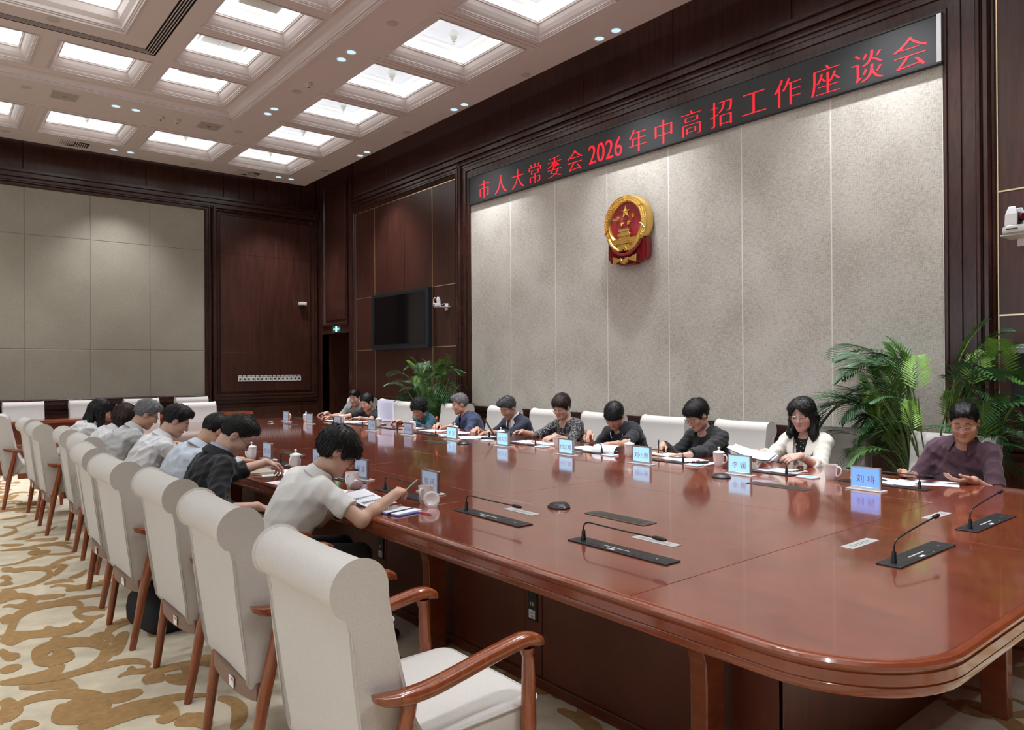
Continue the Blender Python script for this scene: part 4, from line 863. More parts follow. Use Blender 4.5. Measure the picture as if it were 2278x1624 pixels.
for x, y, lb in ((1.94, 13.45, 'left square air vent with slanted louvres at the far ceiling edge'), (4.74, 13.51, 'right square air vent with slanted louvres at the far ceiling edge')):
    t = thing('air_vent', lb, 'vent', (x, y, ZC), 0, 'ceiling air vents')
    MB().box(-.235, -.19, -.008, -.20, .19, 0).box(.20, -.19, -.008, .235, .19, 0).box(-.2, -.19, -.008, .2, -.16, 0).box(-.2, .16, -.008, .2, .19, 0).obj('rim', PLASTER, t, bevel=.002)
    MB().box(-.2, -.16, -.0015, .2, .16, -.0005).obj('dark_back', DARKGAP, t)
    for k in range(7):
        MB().box(-.195+.027*k, -.155, -.014, -.178+.027*k, .155-.02*k, -.004).obj('louvre', PLASTER, t)
    for k in range(6):
        MB().box(.01+.03*k, -.15+.02*k, -.014, .02+.03*k, .15, -.004).obj('louvre', PLASTER, t)
# ================================================================== TABLE FITTINGS
def nplate(x, y, words, scr, label, rz=0):
    t = thing('name_plate', label, 'name plate', (x, y, TZ+.0008), rz, 'name plates on the table')
    MB().box(-.038, -.105, 0, .038, .105, .006).obj('base', mat('acrylic_clear', (.72, .74, .76), .12), t, bevel=.001, segs=1)
    MB().box(-.010, -.088, .006, .010, -.080, .135).box(-.010, .080, .006, .010, .088, .135).box(-.010, -.080, .127, .010, .080, .135).box(-.010, -.080, .006, .010, .080, .020).obj('frame', STEEL, t, bevel=.001, segs=1)
    for s in (-1, 1):
        o = MB().box(min(s*.0072, s*.0085), -.080, .020, max(s*.0072, s*.0085), .080, .127).obj('screen', scr, t)
        if words[0] == '#':      # too small to be read in the photograph: soft dark marks only
            q_ = MB(); n_ = int(words[1]); rr = random.Random(int(y*100))
            for i in range(n_):
                c_ = (i-(n_-1)/2)*(.062 if n_ == 2 else .044)
                for j in range(5): w_ = rr.uniform(.006, .015); h_ = -.016+.008*j; q_.box(c_-w_, h_, 0, c_+w_, h_+.0028, .0003)
                q_.box(c_-.002, -.018, 0, c_+.002, .02, .0003)
            me = q_.mesh('name_lettering', mat('dim_print', (.16, .13, .2), .6))
        else: me = text_mesh(words, .050 if len(words) < 3 or ' ' in words else .046, -.0006, 'name_lettering', REDINK, vbold=.0007)
        if me: q = link('name_lettering', me, o, (s*.0089, 0, .068)); face_x(q, s)
    return t
NP = [(4.33, 1.975, '刘 将', SCREENB, 'deep blue lit name plate with two red characters in front of the man in plum'), (4.305, 2.81, '李 媛', SCREENP, 'pale blue name plate with two characters before the woman in the white jacket'), (4.235, 3.61, '刘小惠', SCREENP, 'pale blue name plate with three characters before the black-jacketed woman'),
      (4.20, 4.40, '付志峰', SCREENP, 'pale blue name plate with three characters before the man in the black polo'), (4.215, 5.27, '刘玉芳', SCREENP, 'pale blue name plate with three characters before the woman in the speckled blouse'), (4.22, 6.11, '于 军', SCREENP, 'pale blue name plate with two characters before the man in the navy jacket'),
      (4.16, 6.87, '孟慧容', SCREENG, 'greyish name plate with three red characters before the man in the blue polo'), (4.12, 7.62, '#2', SCREENG, 'dim grey name plate before the woman in teal'), (4.07, 8.42, '#3', SCREENG, 'dim grey name plate before the empty far-side chair'),
      (4.04, 9.2, '#2', SCREENG, 'dim grey name plate before the woman in the black T-shirt'), (4.0, 9.9, '#2', SCREENG, 'dim grey name plate farthest away at the table corner'),
      (2.33, 3.60, '张 迅', SCREENG, 'name plate behind the open mug of the woman in white'), (2.28, 4.36, '杨 涛', SCREENG, 'name plate behind the open mug with a leaning lid left of the woman in white'), (2.31, 5.10, '#3', SCREENG, 'name plate half hidden behind the head of the woman in white'), (2.20, 5.83, '周 末', SCREENG, 'grey name plate beside the lidded mug near the dark-suited man')]
for a in NP: nplate(*a)
def mug(x, y, rz, label, lid=True, print_=False):
    t = thing('tea_mug', label, 'mug', (x, y, TZ+.0008), rz, 'porcelain tea mugs')
    MB().lathe([(0, .0), (.030, 0), (.032, .004), (.037, .03), (.0395, .06), (.041, .092), (.042, .096), (.0395, .096), (.037, .06), (.03, .008), (0, .006)], 28).obj('body', PORC, t, smooth=50)
    MB().tube([(0, .038, .082), (0, .058, .085), (0, .070, .068), (0, .066, .042), (0, .050, .026), (0, .035, .024)], [.006, .0055, .005, .005, .0055, .006], 8).obj('handle', PORC, t, smooth=60)
    if lid: MB().lathe([(.041, .097), (.0435, .099), (.042, .103), (.032, .110), (.015, .115), (.007, .118), (.0055, .124), (.009, .130), (.0095, .136), (.005, .142), (0, .143)], 26).obj('lid', PORC, t, smooth=45)
    else: MB().lathe([(0, .080), (.0385, .080)], 20).obj('tea', mat('tea', (.25, .12, .03), .1), t)
    if print_:
        mb = MB()
        for k in range(5): mb.box(-.0415, -.012+.005*k, .060+.0025*k, -.0385, -.009+.005*k, .0635+.0025*k)
        for k in range(3): mb.box(-.0412, -.004+.004*k, .048+.004*k, -.038, -.001+.004*k, .052+.004*k)
        mb.obj('printed_mark', BLACK, t)
    return t
def lidalone(x, y, tilt, rz, label, z=0):
    t = thing('mug_lid', label, 'lid', (x, y, TZ+.001+z), rz, 'loose mug lids')
    o = MB().lathe([(0, .0015), (.030, .0015), (.032, 0), (.0435, .002), (.042, .006), (.032, .013), (.015, .018), (.007, .021), (.0055, .027), (.009, .033), (.0095, .039), (.005, .045), (0, .046)], 26).obj('lid_shell', PORC, t, smooth=45); o.rotation_euler = tilt
    return t
mug(4.57, 2.31, R(180), 'open mug of the man in plum with its lid beside it', False, True)
lidalone(4.74, 2.22, (0, 0, 0), 0, 'white lid lying flat beside the open mug next to the blue name plate')
for x, y, lb, p in ((4.57, 3.16, 'lidded mug between the white-jacketed and black-jacketed women', True), (4.535, 4.0, 'lidded mug beside the man in the black polo', True), (4.48, 5.64, 'lidded mug of the man in the navy jacket', False),
                 (4.465, 6.42, 'lidded mug of the man in the blue polo', False), (4.475, 7.3, 'lidded mug of the woman in teal', False), (4.47, 8.1, 'lidded mug before the empty far chair', False), (4.40, 8.98, 'lidded mug of the woman in the black T-shirt', True), (4.14, 9.55, 'lidded mug of the man in the grey polo', True)):
    mug(x, y, R(180), lb, True, p)
mug(4.52, 4.84, R(0), 'open mug in front of the woman in the speckled blouse', False)
mug(4.08, 10.05, R(200), 'open mug farthest away at the table corner', False, True)
mug(2.10, 5.93, R(120), 'lidded mug near the hand of the dark-suited man'); mug(2.15, 5.15, R(120), 'lidded mug just left of the white-shirted woman')
mug(2.07, 4.09, R(120), 'open mug with a lid leaning against it', False); mug(2.135, 3.35, R(120), 'open mug in front of the woman in the white knit polo', False)
lidalone(2.105, 3.245, (R(-104), 0, 0), R(-28), 'white lid leaning tilted beside the nearest mug', .040)
lidalone(2.05, 4.0, (R(-50), 0, 0), R(-20), 'white lid leaning on the open mug beside the woman in white', .026)
for x, y, lb in ((4.52, 2.44, 'white and blue tissue pack beside the open mug of the man in plum'), (4.46, 3.30, 'tissue pack beside the mug of the black-jacketed woman'), (4.44, 4.13, 'tissue pack beside the mug of the man in the black polo'), (4.44, 4.98, 'tissue pack beside the mug of the speckled blouse woman'), (4.42, 5.78, 'tissue pack by the mug of the man in the navy jacket'), (4.42, 6.56, 'tissue pack beside the mug of the man in the blue polo')):
    t = thing('tissue_pack', lb, 'tissue pack', (x, y, TZ+.0008), R(rnd.uniform(-12, 12)), 'tissue packs')
    MB().box(-.045, -.06, 0, .045, .06, .009).obj('pack', PAPER, t, bevel=.002); MB().box(-.02, -.05, .009, .03, .03, .0096).obj('blue_label', mat('tissue_blue', (.15, .5, .72), .6), t)
# microphones
def mic(x, y, rz, label, kind='near', upright=False, grp='gooseneck microphones'):
    """flush black unit along local y with the gooseneck at +y end, bending toward -y"""
    t = thing('gooseneck_microphone', label, 'microphone', (x, y, TZ+.0008), rz, grp)
    u = MB().box(-.045, -.262, 0, .045, .262, .005).obj('unit_plate', BLACKM, t, bevel=.0015)
    mb = MB()
    for a, b, c, d in ((-.026, -.10, -.025, .155), (.025, -.10, .026, .155), (-.026, .154, .026, .155), (-.045, -.115, .045, -.1142)): mb.box(a, b, .0049, c, d, .0054)
    mb.obj('cover_joint', DARKGAP, u)
    mb = MB()
    for k in range(13): mb.box(-.006, -.045+.0105*k, .005, .001, -.038+.0105*k, .0056)
    mb.obj('unit_print', mat('pale_print', (.6, .6, .6), .5), u)
    MB().box(-.034, .012, .005, -.022, .048, .0062).obj('button', WHITEP, u, bevel=.001, segs=1)
    MB().lathe([(0, .0065), (.004, .0065), (.0045, .005)], 12, (-.03, -.075, 0)).obj('ring_key', STEEL, u); MB().lathe([(0, .0065), (.004, .0065), (.0045, .005)], 12, (-.005, -.19, 0)).obj('round_key', STEEL, u)
    gb = (0, .21)
    MB().lathe([(.0105, .005), (.0105, .012), (.0095, .014), (.0075, .045), (.0055, .048)], 14, (0, .21, 0)).obj('gooseneck_base', BLACK, t, smooth=50)
    if upright:
        pts = [(0, .21, .045), (0, .21, .10), (0, .215, .15), (0, .225, .185)]; head = [(0, .225, .182), (0, .228, .19), (0, .232, .208)]
    elif kind == 'end':
        pts = [(0, .21, .04), (0, .209, .065), (0, .195, .083), (0, .165, .092), (0, .02, .108), (0, -.16, .122)]; head = [(0, -.155, .122), (0, -.17, .123), (0, -.20, .125), (0, -.213, .126)]
    else:
        pts = [(0, .21, .04), (0, .209, .062), (.0, .200, .076), (0, .18, .083), (0, .155, .0835), (0, -.02, .0815), (0, -.17, .083)]; head = [(0, -.165, .083), (0, -.18, .083), (0, -.212, .083), (0, -.228, .083)]
    MB().tube([tuple(p) for p in spline([np.array(p, float) for p in pts], 4)], .0033, 8).obj('gooseneck', BLACK, t, smooth=60)
    rs = [.0055, .0085, .0085, .005] if not upright else [.006, .0075, .005]
    cap = MB().tube(head, rs, 12).obj('capsule', BLACK if not upright else mat('tally_red', (.6, .02, .02), .4, ecol=(1, .1, .08, 1), estr=.8), t, smooth=60)
    return t
for k, y in enumerate([1.97, 2.82, 3.66, 4.45, 5.30]):
    mic(2.178, y, 0, ['gooseneck microphone nearest to the camera on the near table side', 'second gooseneck microphone on the near side beside the tilted lid', 'gooseneck microphone under the hand of the woman in white', 'gooseneck microphone behind the open mug with leaning lid', 'gooseneck microphone beside the dark-suited man'][k])
FM = [(4.588, 1.99, 'far-side gooseneck microphone in front of the man in plum'), (4.533, 2.81, 'far-side microphone of the woman in the white jacket'), (4.50, 3.64, 'far-side microphone of the woman in the black jacket'), (4.485, 4.475, 'far-side microphone of the man in the black polo'), (4.485, 5.33, 'far-side microphone of the woman in the speckled blouse'),
      (4.44, 7.80, 'far-side microphone before the woman in teal'), (4.43, 8.66, 'far-side microphone before the empty chair'), (4.40, 9.44, 'far-side microphone near the woman in the black T-shirt'), (4.36, 10.1, 'farthest microphone at the table corner')]
for x, y, lb in FM: mic(x, y, PI, lb)
mic(4.372, 6.86, PI, 'upright gooseneck microphone with a red lit tip by the blue polo man', upright=True)
mic(3.005, 1.175, R(90), 'microphone on the table head at the right of the photo, nearer one', 'end'); mic(3.845, 1.20, R(90), 'microphone on the table head at the right of the photo, farther one', 'end')
tt = mic(.95, 12.76, PI, 'long thin gooseneck microphone on the rear desk at the left'); 
# grey vents, cable boxes, pucks
def louv(x, y, rz, label):
    t = thing('desk_vent', label, 'table vent', (x, y, TZ+.0006), rz, 'pale table vents')
    MB().box(-.0275, -.115, 0, .0275, .115, .0022).obj('vent_plate', mat('vent_silver', (.50, .50, .49), .4, metallic=.3), t, bevel=.0006, segs=1)
    for k in range(2): MB().box(-.010+.012*k, -.08, .0022, -.008+.012*k, .085, .0026).obj('vent_slot', DARKGAP, t)
louv(2.405, 1.98, 0, 'pale slotted vent behind the nearest microphone head'); louv(2.38, 2.83, 0, 'pale slotted vent behind the second microphone head')
louv(3.01, 1.40, R(90), 'pale slotted vent on the table head, nearer one'); louv(3.85, 1.415, R(90), 'pale slotted vent on the table head, farther one')
def grom(x, y, rz, label):
    t = thing('cable_box', label, 'cable box', (x, y, TZ+.0006), rz, 'flush cable boxes')
    MB().prism([(px, py, 0) for px, py in rrect(-.052, .052, -.195, .195, .012, 3)], (0, 0, .003)).obj('lid_plate', mat('bronze_grey', (.075, .068, .058), .4, metallic=.4), t, bevel=.0008, segs=1)
    MB().box(-.03, -.15, .003, .03, .15, .0036).obj('flap', mat('bronze_dark', (.05, .046, .04), .45, metallic=.4), t)
grom(2.64, 2.395, 0, 'flush dark cable box on the table nearest to the camera'); grom(4.07, 2.39, R(0), 'flush dark cable box below the white-jacketed woman'); grom(3.98, 6.06, 0, 'flush dark cable box before the man in the blue polo'); grom(2.49, 6.05, 0, 'flush dark cable box left of the white-shirted woman'); grom(3.80, 9.3, 0, 'farthest flush dark cable box')
def puck(x, y, rz, label):
    t = thing('boundary_microphone', label, 'microphone', (x, y, TZ+.0008), rz, 'boundary microphones')
    rings = [[(a*k1, b*k1+off, z) for a, b in ((.05, -.045), (.05, .045), (.02, .062), (-.035, .05), (-.06, .02), (-.06, -.02), (-.035, -.05), (.02, -.062))] for k1, z, off in ((1, 0, 0), (1, .006, 0), (.72, .024, .0), (.45, .027, 0))]
    MB().loft(rings).obj('housing', BLACK, t, smooth=20, bevel=.001, segs=1)
    MB().box(-.057, -.008, .008, -.0515, .008, .014).obj('indicator', mat('indicator', (.4, .1, .08), .4), t)
puck(2.60, 2.78, R(60), 'small black wedge microphone in the middle of the table, nearest'); puck(4.11, 2.82, R(70), 'small black wedge microphone left of the white-jacketed woman\'s name plate'); puck(4.07, 5.70, R(60), 'small black wedge microphone beside the navy-jacketed man'); puck(3.76, 9.85, R(60), 'small black wedge microphone at the far end of the table')
# ================================================================== PAPERS AND STATIONERY
def sheet_thing(x, y, rz, label, n=1, w=.21, h=.297, lines=14, grp='paper documents', curl=0, z=0):
    t = thing('document', label, 'document', (x, y, TZ+.0006+z), rz, grp)
    for k in range(n):
        a = rnd.uniform(-.12, .12) if n > 1 else 0; dx, dy = (rnd.uniform(-.03, .03), rnd.uniform(-.03, .03)) if n > 1 else (0, 0)
        V = []; F = []; NX = 8
        for i in range(NX+1):
            u = i/NX-.5
            for j in (0, 1):
                px, py = u*w, (j-.5)*h; zz = .0006+.0012*k+curl*max(0, u+.1)**2*4
                V.append((px*math.cos(a)-py*math.sin(a)+dx, px*math.sin(a)+py*math.cos(a)+dy, zz))
        F = [(2*i, 2*i+2, 2*i+3, 2*i+1) for i in range(NX)]
        o = MB().add(V+[(v[0], v[1], v[2]-.0005) for v in V], F+[(2*(NX+1)+2*i, 2*(NX+1)+2*i+1, 2*(NX+1)+2*i+3, 2*(NX+1)+2*i+2) for i in range(NX)]).obj('paper_sheet', PAPER, t)
    if lines and not curl:
        mb = MB()
        for i in range(lines):
            px = -w*.40+i*w*.8/lines; e = h*.40*(1 if rnd.random() > .2 else .5)
            q = [(px, -h*.4), (px+.0018, -h*.4), (px+.0018, e), (px, e)]
            mb.add([(p*math.cos(a)-r_*math.sin(a)+dx, p*math.sin(a)+r_*math.cos(a)+dy, .0009+.0012*(n-1)) for p, r_ in q], [(0, 1, 2, 3)])
        mb.obj('printed_lines', mat('faint_print', (.45, .47, .55), .8), o)
    return t
DOCS = [(4.72, 2.02, -8, 'loose white papers under the far microphone of the man in plum', 3), (4.86, 1.82, 20, 'open white booklet in front of the man in plum', 2), (4.66, 2.72, 5, 'white papers lying before the woman in the white jacket', 2), (4.70, 3.58, -10, 'loose white papers under the arm of the black-jacketed woman', 3), (4.60, 3.40, 4, 'sheet under the black notebook and phone', 1),
        (4.58, 4.42, 10, 'papers at the left of the man in the black polo', 3), (4.72, 4.66, -14, 'cream notebook pages beside the man in the black polo', 2), (4.64, 5.40, 6, 'papers before the woman in the speckled blouse', 3), (4.72, 5.20, -6, 'sheet near the elbow of the speckled blouse woman', 1), (4.62, 6.08, 14, 'fanned sheets before the man in the navy jacket', 4), (4.50, 6.2, -30, 'single sheet slipped toward the nameplate of the navy-jacketed man', 1),
        (4.72, 6.75, -4, 'papers before the man in the blue polo', 2), (4.70, 7.15, 8, 'sheet under the hands of the man in the blue polo', 2), (4.66, 7.62, 3, 'papers at the right hand of the woman in teal', 2), (4.64, 8.5, -6, 'papers before the empty far chair', 3), (4.56, 9.0, 5, 'papers before the woman in the black T-shirt', 3), (4.50, 9.5, -10, 'papers before the man in the grey polo', 2), (4.7, 9.15, 4, 'white sheet under the hand of the woman in the black T-shirt', 1),
        (1.90, 3.95, 6, 'sheet of printed paper left of the woman in white', 1), (1.95, 5.02, -14, 'printed sheet in front of the dark-suited man', 1), (1.86, 4.52, 8, 'large printed sheet at the table edge beside the dark-suited man', 1), (1.92, 5.80, -8, 'papers under the far hand of the man in light blue', 2), (1.95, 6.7, 5, 'papers before the man in the plain white shirt', 2), (1.95, 7.6, -5, 'papers before the grey-haired man', 2), (1.95, 8.5, 5, 'papers before the brown-haired woman', 2)]
for x, y, r_, lb, n in DOCS: sheet_thing(x, y, R(r_), lb, n)
def pen(p0, p1, m, label, cat='pen', cap=None, grp='pens'):
    p0 = Vector(p0); p1 = Vector(p1); t = thing('pen', label, cat, p0, 0, grp); d = p1-p0
    MB().tube([(0, 0, 0), d*.06, d*.08, d*.92, d], [.0015, .0035, .0045, .0045, .003], 8).obj('barrel', m, t, smooth=40)
    if cap: MB().tube([d*.6, d*1.02], .0052, 8).obj('cap', cap, t, smooth=40)
PB = mat('pen_black', (.02, .02, .022), .3); PR = mat('pen_red', (.5, .02, .03), .35); PP = mat('pen_pink', (.75, .12, .2), .35); NVY = mat('navy_band', (.02, .03, .07), .6)
zt = TZ+.006
pen((1.86, 4.60, zt), (1.95, 4.78, zt), PR, 'red pen lying with a black pen beside the dark-suited man', cap=PB); pen((1.83, 4.70, zt), (1.94, 4.90, zt), PB, 'black pen lying beside the red pen'); pen((1.97, 4.52, zt), (2.01, 4.66, zt), PB, 'thin dark pen at the end of the red pen')
pen((1.985, 3.06, zt), (1.965, 3.185, zt), PP, 'pink pen beside the blue notebook', cap=mat('pen_clear', (.8, .5, .55), .2)); pen((4.60, 5.24, zt), (4.66, 5.38, zt), PR, 'red pen before the speckled blouse woman'); pen((4.56, 4.72, zt), (4.60, 4.88, zt), PR, 'red pen beside the open mug'); pen((4.72, 2.02, zt+.004), (4.80, 2.16, zt+.004), PB, 'black pen on the papers of the man in plum', cap=WHITEP)
pen((4.74, 6.02, zt+.006), (4.78, 6.18, zt+.006), PB, 'dark pen on the fanned sheets')
# notebook of the woman in white
t = thing('notebook', 'open ring notebook with blue cover and dark elastic band under her hand', 'notebook', (1.87, 3.30, TZ+.0008), R(12))
MB().box(-.075, -.165, 0, .10, .16, .004).obj('cover', mat('cover_blue', (.03, .09, .45), .4), t, bevel=.001, segs=1)
MB().box(-.07, -.155, .004, .095, .0, .012).obj('page_block', PAPER, t, bevel=.001, segs=1); MB().box(-.07, .004, .004, .095, .155, .010).obj('page_block', PAPER, t, bevel=.001, segs=1)
MB().box(-.077, -.105, .003, .102, -.085, .0135).obj('elastic_band', NVY, t)
mb = MB()
for k in range(12): mb.tube([(-.06+k*.0135, -.012, .010), (-.06+k*.0135, -.006, .020), (-.06+k*.0135, .004, .020), (-.06+k*.0135, .010, .009)], .0011, 5)
mb.obj('ring_binding', STEEL, t)
t = thing('held_page', 'printed page turned up from the ring notebook by the woman in white', 'document', (1.86, 3.42, TZ+.014), R(20))
V = [(-.09+.18*i/8, j*.23-.08, .004+.055*j*math.sin(PI*.5*j)+.004*i/8) for i in range(9) for j in (0, .35, .7, 1)]
MB().add(V, [(4*i+j, 4*i+4+j, 4*i+5+j, 4*i+1+j) for i in range(8) for j in range(3)]).obj('paper_sheet', PAPER, t, smooth=60)
mb = MB()
for k in range(10):
    for w_ in range(3):
        yy = -.05+.055*w_; mb.box(-.07+.015*k, yy, .0075+.055*((yy+.08)/.23)**2, -.068+.015*k, yy+.045, .0095+.055*((yy+.10)/.23)**1.6)
mb.obj('printed_lines', mat('faint_print', (.4, .4, .45), .8), t)
t = thing('tablet', 'silver-edged dark tablet lying on the table beside the sheet near the dark suit', 'tablet', (1.84, 4.18, TZ+.0008), R(8)); MB().box(-.085, -.12, 0, .085, .12, .007).obj('body', STEEL, t, bevel=.002); MB().box(-.08, -.115, .007, .08, .115, .0075).obj('screen', mat('tablet_glass', (.18, .2, .24), .15), t)
t = thing('notebook', 'closed cream notebook under the hands of the dark-suited man', 'notebook', (1.86, 5.10, TZ+.002), R(-8)); MB().box(-.08, -.11, 0, .08, .11, .014).obj('page_block', mat('cream_page', (.7, .66, .55), .7), t, bevel=.001, segs=1); MB().box(-.083, -.113, .014, .083, .113, .016).obj('cover', mat('notebook_beige', (.45, .38, .28), .6), t)
t = thing('notebook', 'open cream notebook under the writing hand of the black-jacketed woman', 'notebook', (4.80, 3.86, TZ+.003), R(-6)); MB().box(-.09, -.15, 0, .09, -.002, .009).obj('page_block', mat('cream_page', (.7, .66, .55), .7), t, bevel=.002); MB().box(-.09, .002, 0, .09, .15, .008).obj('page_block', mat('cream_page', (.7, .66, .55), .7), t, bevel=.002)
for x, y, lb, zz in ((4.56, 3.34, 'black phone with a small red charm on the papers of the black-jacketed woman', .004), (4.69, 2.62, 'white-cased phone lying before the woman in the white jacket', 0), (4.62, 8.33, 'black phone among the papers before the empty far chair', .004)):
    t = thing('phone', lb, 'phone', (x, y, TZ+.001+zz), R(70), 'phones on the table'); MB().box(-.036, -.075, 0, .036, .075, .008).obj('body', BLACK if 'black' in lb.split()[0] else WHITEP, t, bevel=.003); MB().box(-.033, -.072, .008, .033, .072, .0086).obj('screen', mat('screen_glass', (.004, .004, .005), .08), t)
    if 'charm' in lb:
        mb = MB()
        for k in range(7): mb.lathe([(0, -.006), (.006, 0), (0, .006)], 8, (.0+.009*math.cos(k), -.02+.01*k, .016+.003*math.sin(2*k)))
        mb.obj('red_charm', PR, t)
t = thing('tablet_stand', 'black tablet on a stand in front of the man in the navy jacket', 'tablet', (4.56, 5.93, TZ+.001), R(25)); MB().box(-.06, -.07, 0, .06, .07, .018).obj('stand_base', BLACK, t, bevel=.008, segs=3); MB().tube([(0, 0, .015), (.0, .0, .07)], .012, 10).obj('stand_neck', BLACK, t); MB().prism([(-.02, -.05, .05), (.0, -.05, .05), (.03, .07, .20), (.01, .07, .20)], (.016, -.002, 0)).obj('tablet_panel', BLACKM, t, bevel=.002)
# soft bag under a chair
t = thing('black_bag', 'soft black bag on the carpet under the light blue shirt man\'s chair', 'bag', (1.10, 4.62, 0), R(10))
MB().loft([[(px*k1, py*k1, z) for px, py in rrect(-.13, .13, -.22, .22, .08, 5)] for k1, z in ((.9, 0), (1.02, .03), (1.04, .10), (.98, .16), (.80, .20), (.4, .215))]).obj('bag_body', mat('bag_black', (.008, .008, .009), .8), t, smooth=60)
MB().tube([(.0, -.15, .18), (.0, -.12, .24), (0, .12, .24), (0, .15, .18)], .009, 8).obj('bag_handle', BLACK, t, smooth=60)
# ================================================================== PALMS
def frond_mesh(L, droop, seed):
    r_ = random.Random(seed); mb = MB(); n = 19
    pts = []
    for k in range(n+1):
        s = k/n; pts.append(Vector((L*(s-.18*s*s*droop), 0, L*(.55*s-.62*droop*s*s))))
    mb.cur = 1; mb.tube(pts, [.0045*(1-.8*k/n) for k in range(n+1)], 5); mb.cur = 0
    for k in range(3, n+1):
        s = k/n; c = pts[k]; t = (pts[min(k+1, n)]-pts[k-1]).normalized()
        ll = L*.36*math.sin(PI*(.18+.80*s))**.7+.02
        for sd in (-1, 1):
            d = (t*(.55+.35*s)+Vector((0, sd, 0))*(1-.35*s)+Vector((0, 0, .18))).normalized(); w_ = .011+.004*r_.random(); dl = ll*r_.uniform(.85, 1.1)
            side = d.cross(Vector((0, 0, 1))).normalized()*w_
            a = c; b = c+d*dl*.4+Vector((0, 0, .004)); e = c+d*dl*.75+Vector((0, 0, -.05*dl*3*droop*.5)); f = c+d*dl+Vector((0, 0, -.13*dl*3*droop*.5))
            v0 = len(mb.v); mb.add([a, b+side, b-side, e+side*.8, e-side*.8, f, b+Vector((0, 0, -.004)), e+Vector((0, 0, -.004))], [(0, 6, 1), (0, 2, 6), (1, 6, 7, 3), (6, 2, 4, 7), (3, 7, 5), (7, 4, 5)])
    return mb
def leafm(name, col):
    m = mat(name, col, .38, var=.25, vscale=14); m.node_tree.nodes['Principled BSDF'].inputs['Transmission Weight'].default_value = 0; return m
LG = leafm('leaf_green', (.065, .18, .03)); LG2 = leafm('leaf_dark', (.03, .10, .03)); LG3 = leafm('leaf_light', (.15, .30, .04)); STM = mat('stem_green', (.10, .15, .035), .5)
FR = [frond_mesh(L_, d_, i).mesh('frond', [mm, STM]) for i, (L_, d_, mm) in enumerate([(.85, .7, LG), (.8, 1.0, LG2), (.75, 1.25, LG), (.7, .5, LG3), (.85, .9, LG2), (.8, 1.3, LG2)])]
def palm(x, y, S, seed, label, H):
    r_ = random.Random(seed); t = thing('potted_palm', label, 'plant', (x, y, 0), 0, 'potted palms')
    MB().lathe([(0, 0), (.14, 0), (.15, .02), (.185, .34), (.195, .36), (.195, .39), (.18, .39), (.17, .35), (0, .35)], 28).obj('pot', mat('pot_dark', (.03, .025, .022), .3), t, smooth=40)
    MB().lathe([(0, .352), (.168, .352)], 20).obj('soil', mat('soil', (.03, .02, .012), .95), t)
    nst = 120
    for k in range(nst):
        a = 2*PI*k/nst*2.4+r_.uniform(-.3, .3); a = math.atan2(math.sin(a), math.cos(a)*.35); rad = .10*math.sqrt(r_.random()); lean = r_.uniform(.05, .26)*S; hh = r_.uniform(.40, 1.0)*H*(1-.35*lean)
        p0 = Vector((rad*math.cos(a), rad*math.sin(a), .34)); p1 = p0+Vector((lean*math.cos(a)*.6, lean*math.sin(a)*.6, hh*.7)); p2 = p0+Vector((lean*math.cos(a)*1.3, lean*math.sin(a)*1.3, hh))
        MB().tube([p0, p0*.5+p1*.5+Vector((0, 0, .01)), p1, p2], [.008, .007, .006, .0045], 6).obj('stem', STM, t, smooth=60)
        f = bpy.data.objects.new('frond', FR[k % 6]); COL.objects.link(f); f.parent = t; f.location = p2
        al = 0 if hh > .62*H else 1; a = (PI/2 if math.sin(a) > 0 else -PI/2)+r_.uniform(-1.35, 1.35)*(1 if al == 0 else .6); sh_ = 1-.5*abs(math.cos(a)) if math.cos(a) < 0 else 1-.85*math.cos(a)
        upw = k % 3 == 0; f.rotation_euler = (r_.uniform(-.3, .3), r_.uniform(-.35, .25)-(.95 if upw else (.5 if hh > .8*H else .0)), a+r_.uniform(-.5, .5)*(3 if upw else 1)); q = r_.uniform(.62, .95)*S*(1 if al == 0 else .8)*sh_*(.72 if upw else 1); rc = max(math.cos(a), 0); q = min(q, max(.2, (.50-p2.x)/(.8*rc))) if rc > .1 and p2.x+.8*q*rc > .50 else q; f.scale = (q, q, q)
    return t
palm(5.93, 9.1, 1.0, 5, 'bushy green palm in front of the wood wall below the television', 1.14)
palm(5.88, 2.20, 1.2, 11, 'large bushy green palm behind the man in the plum polo', 1.14)
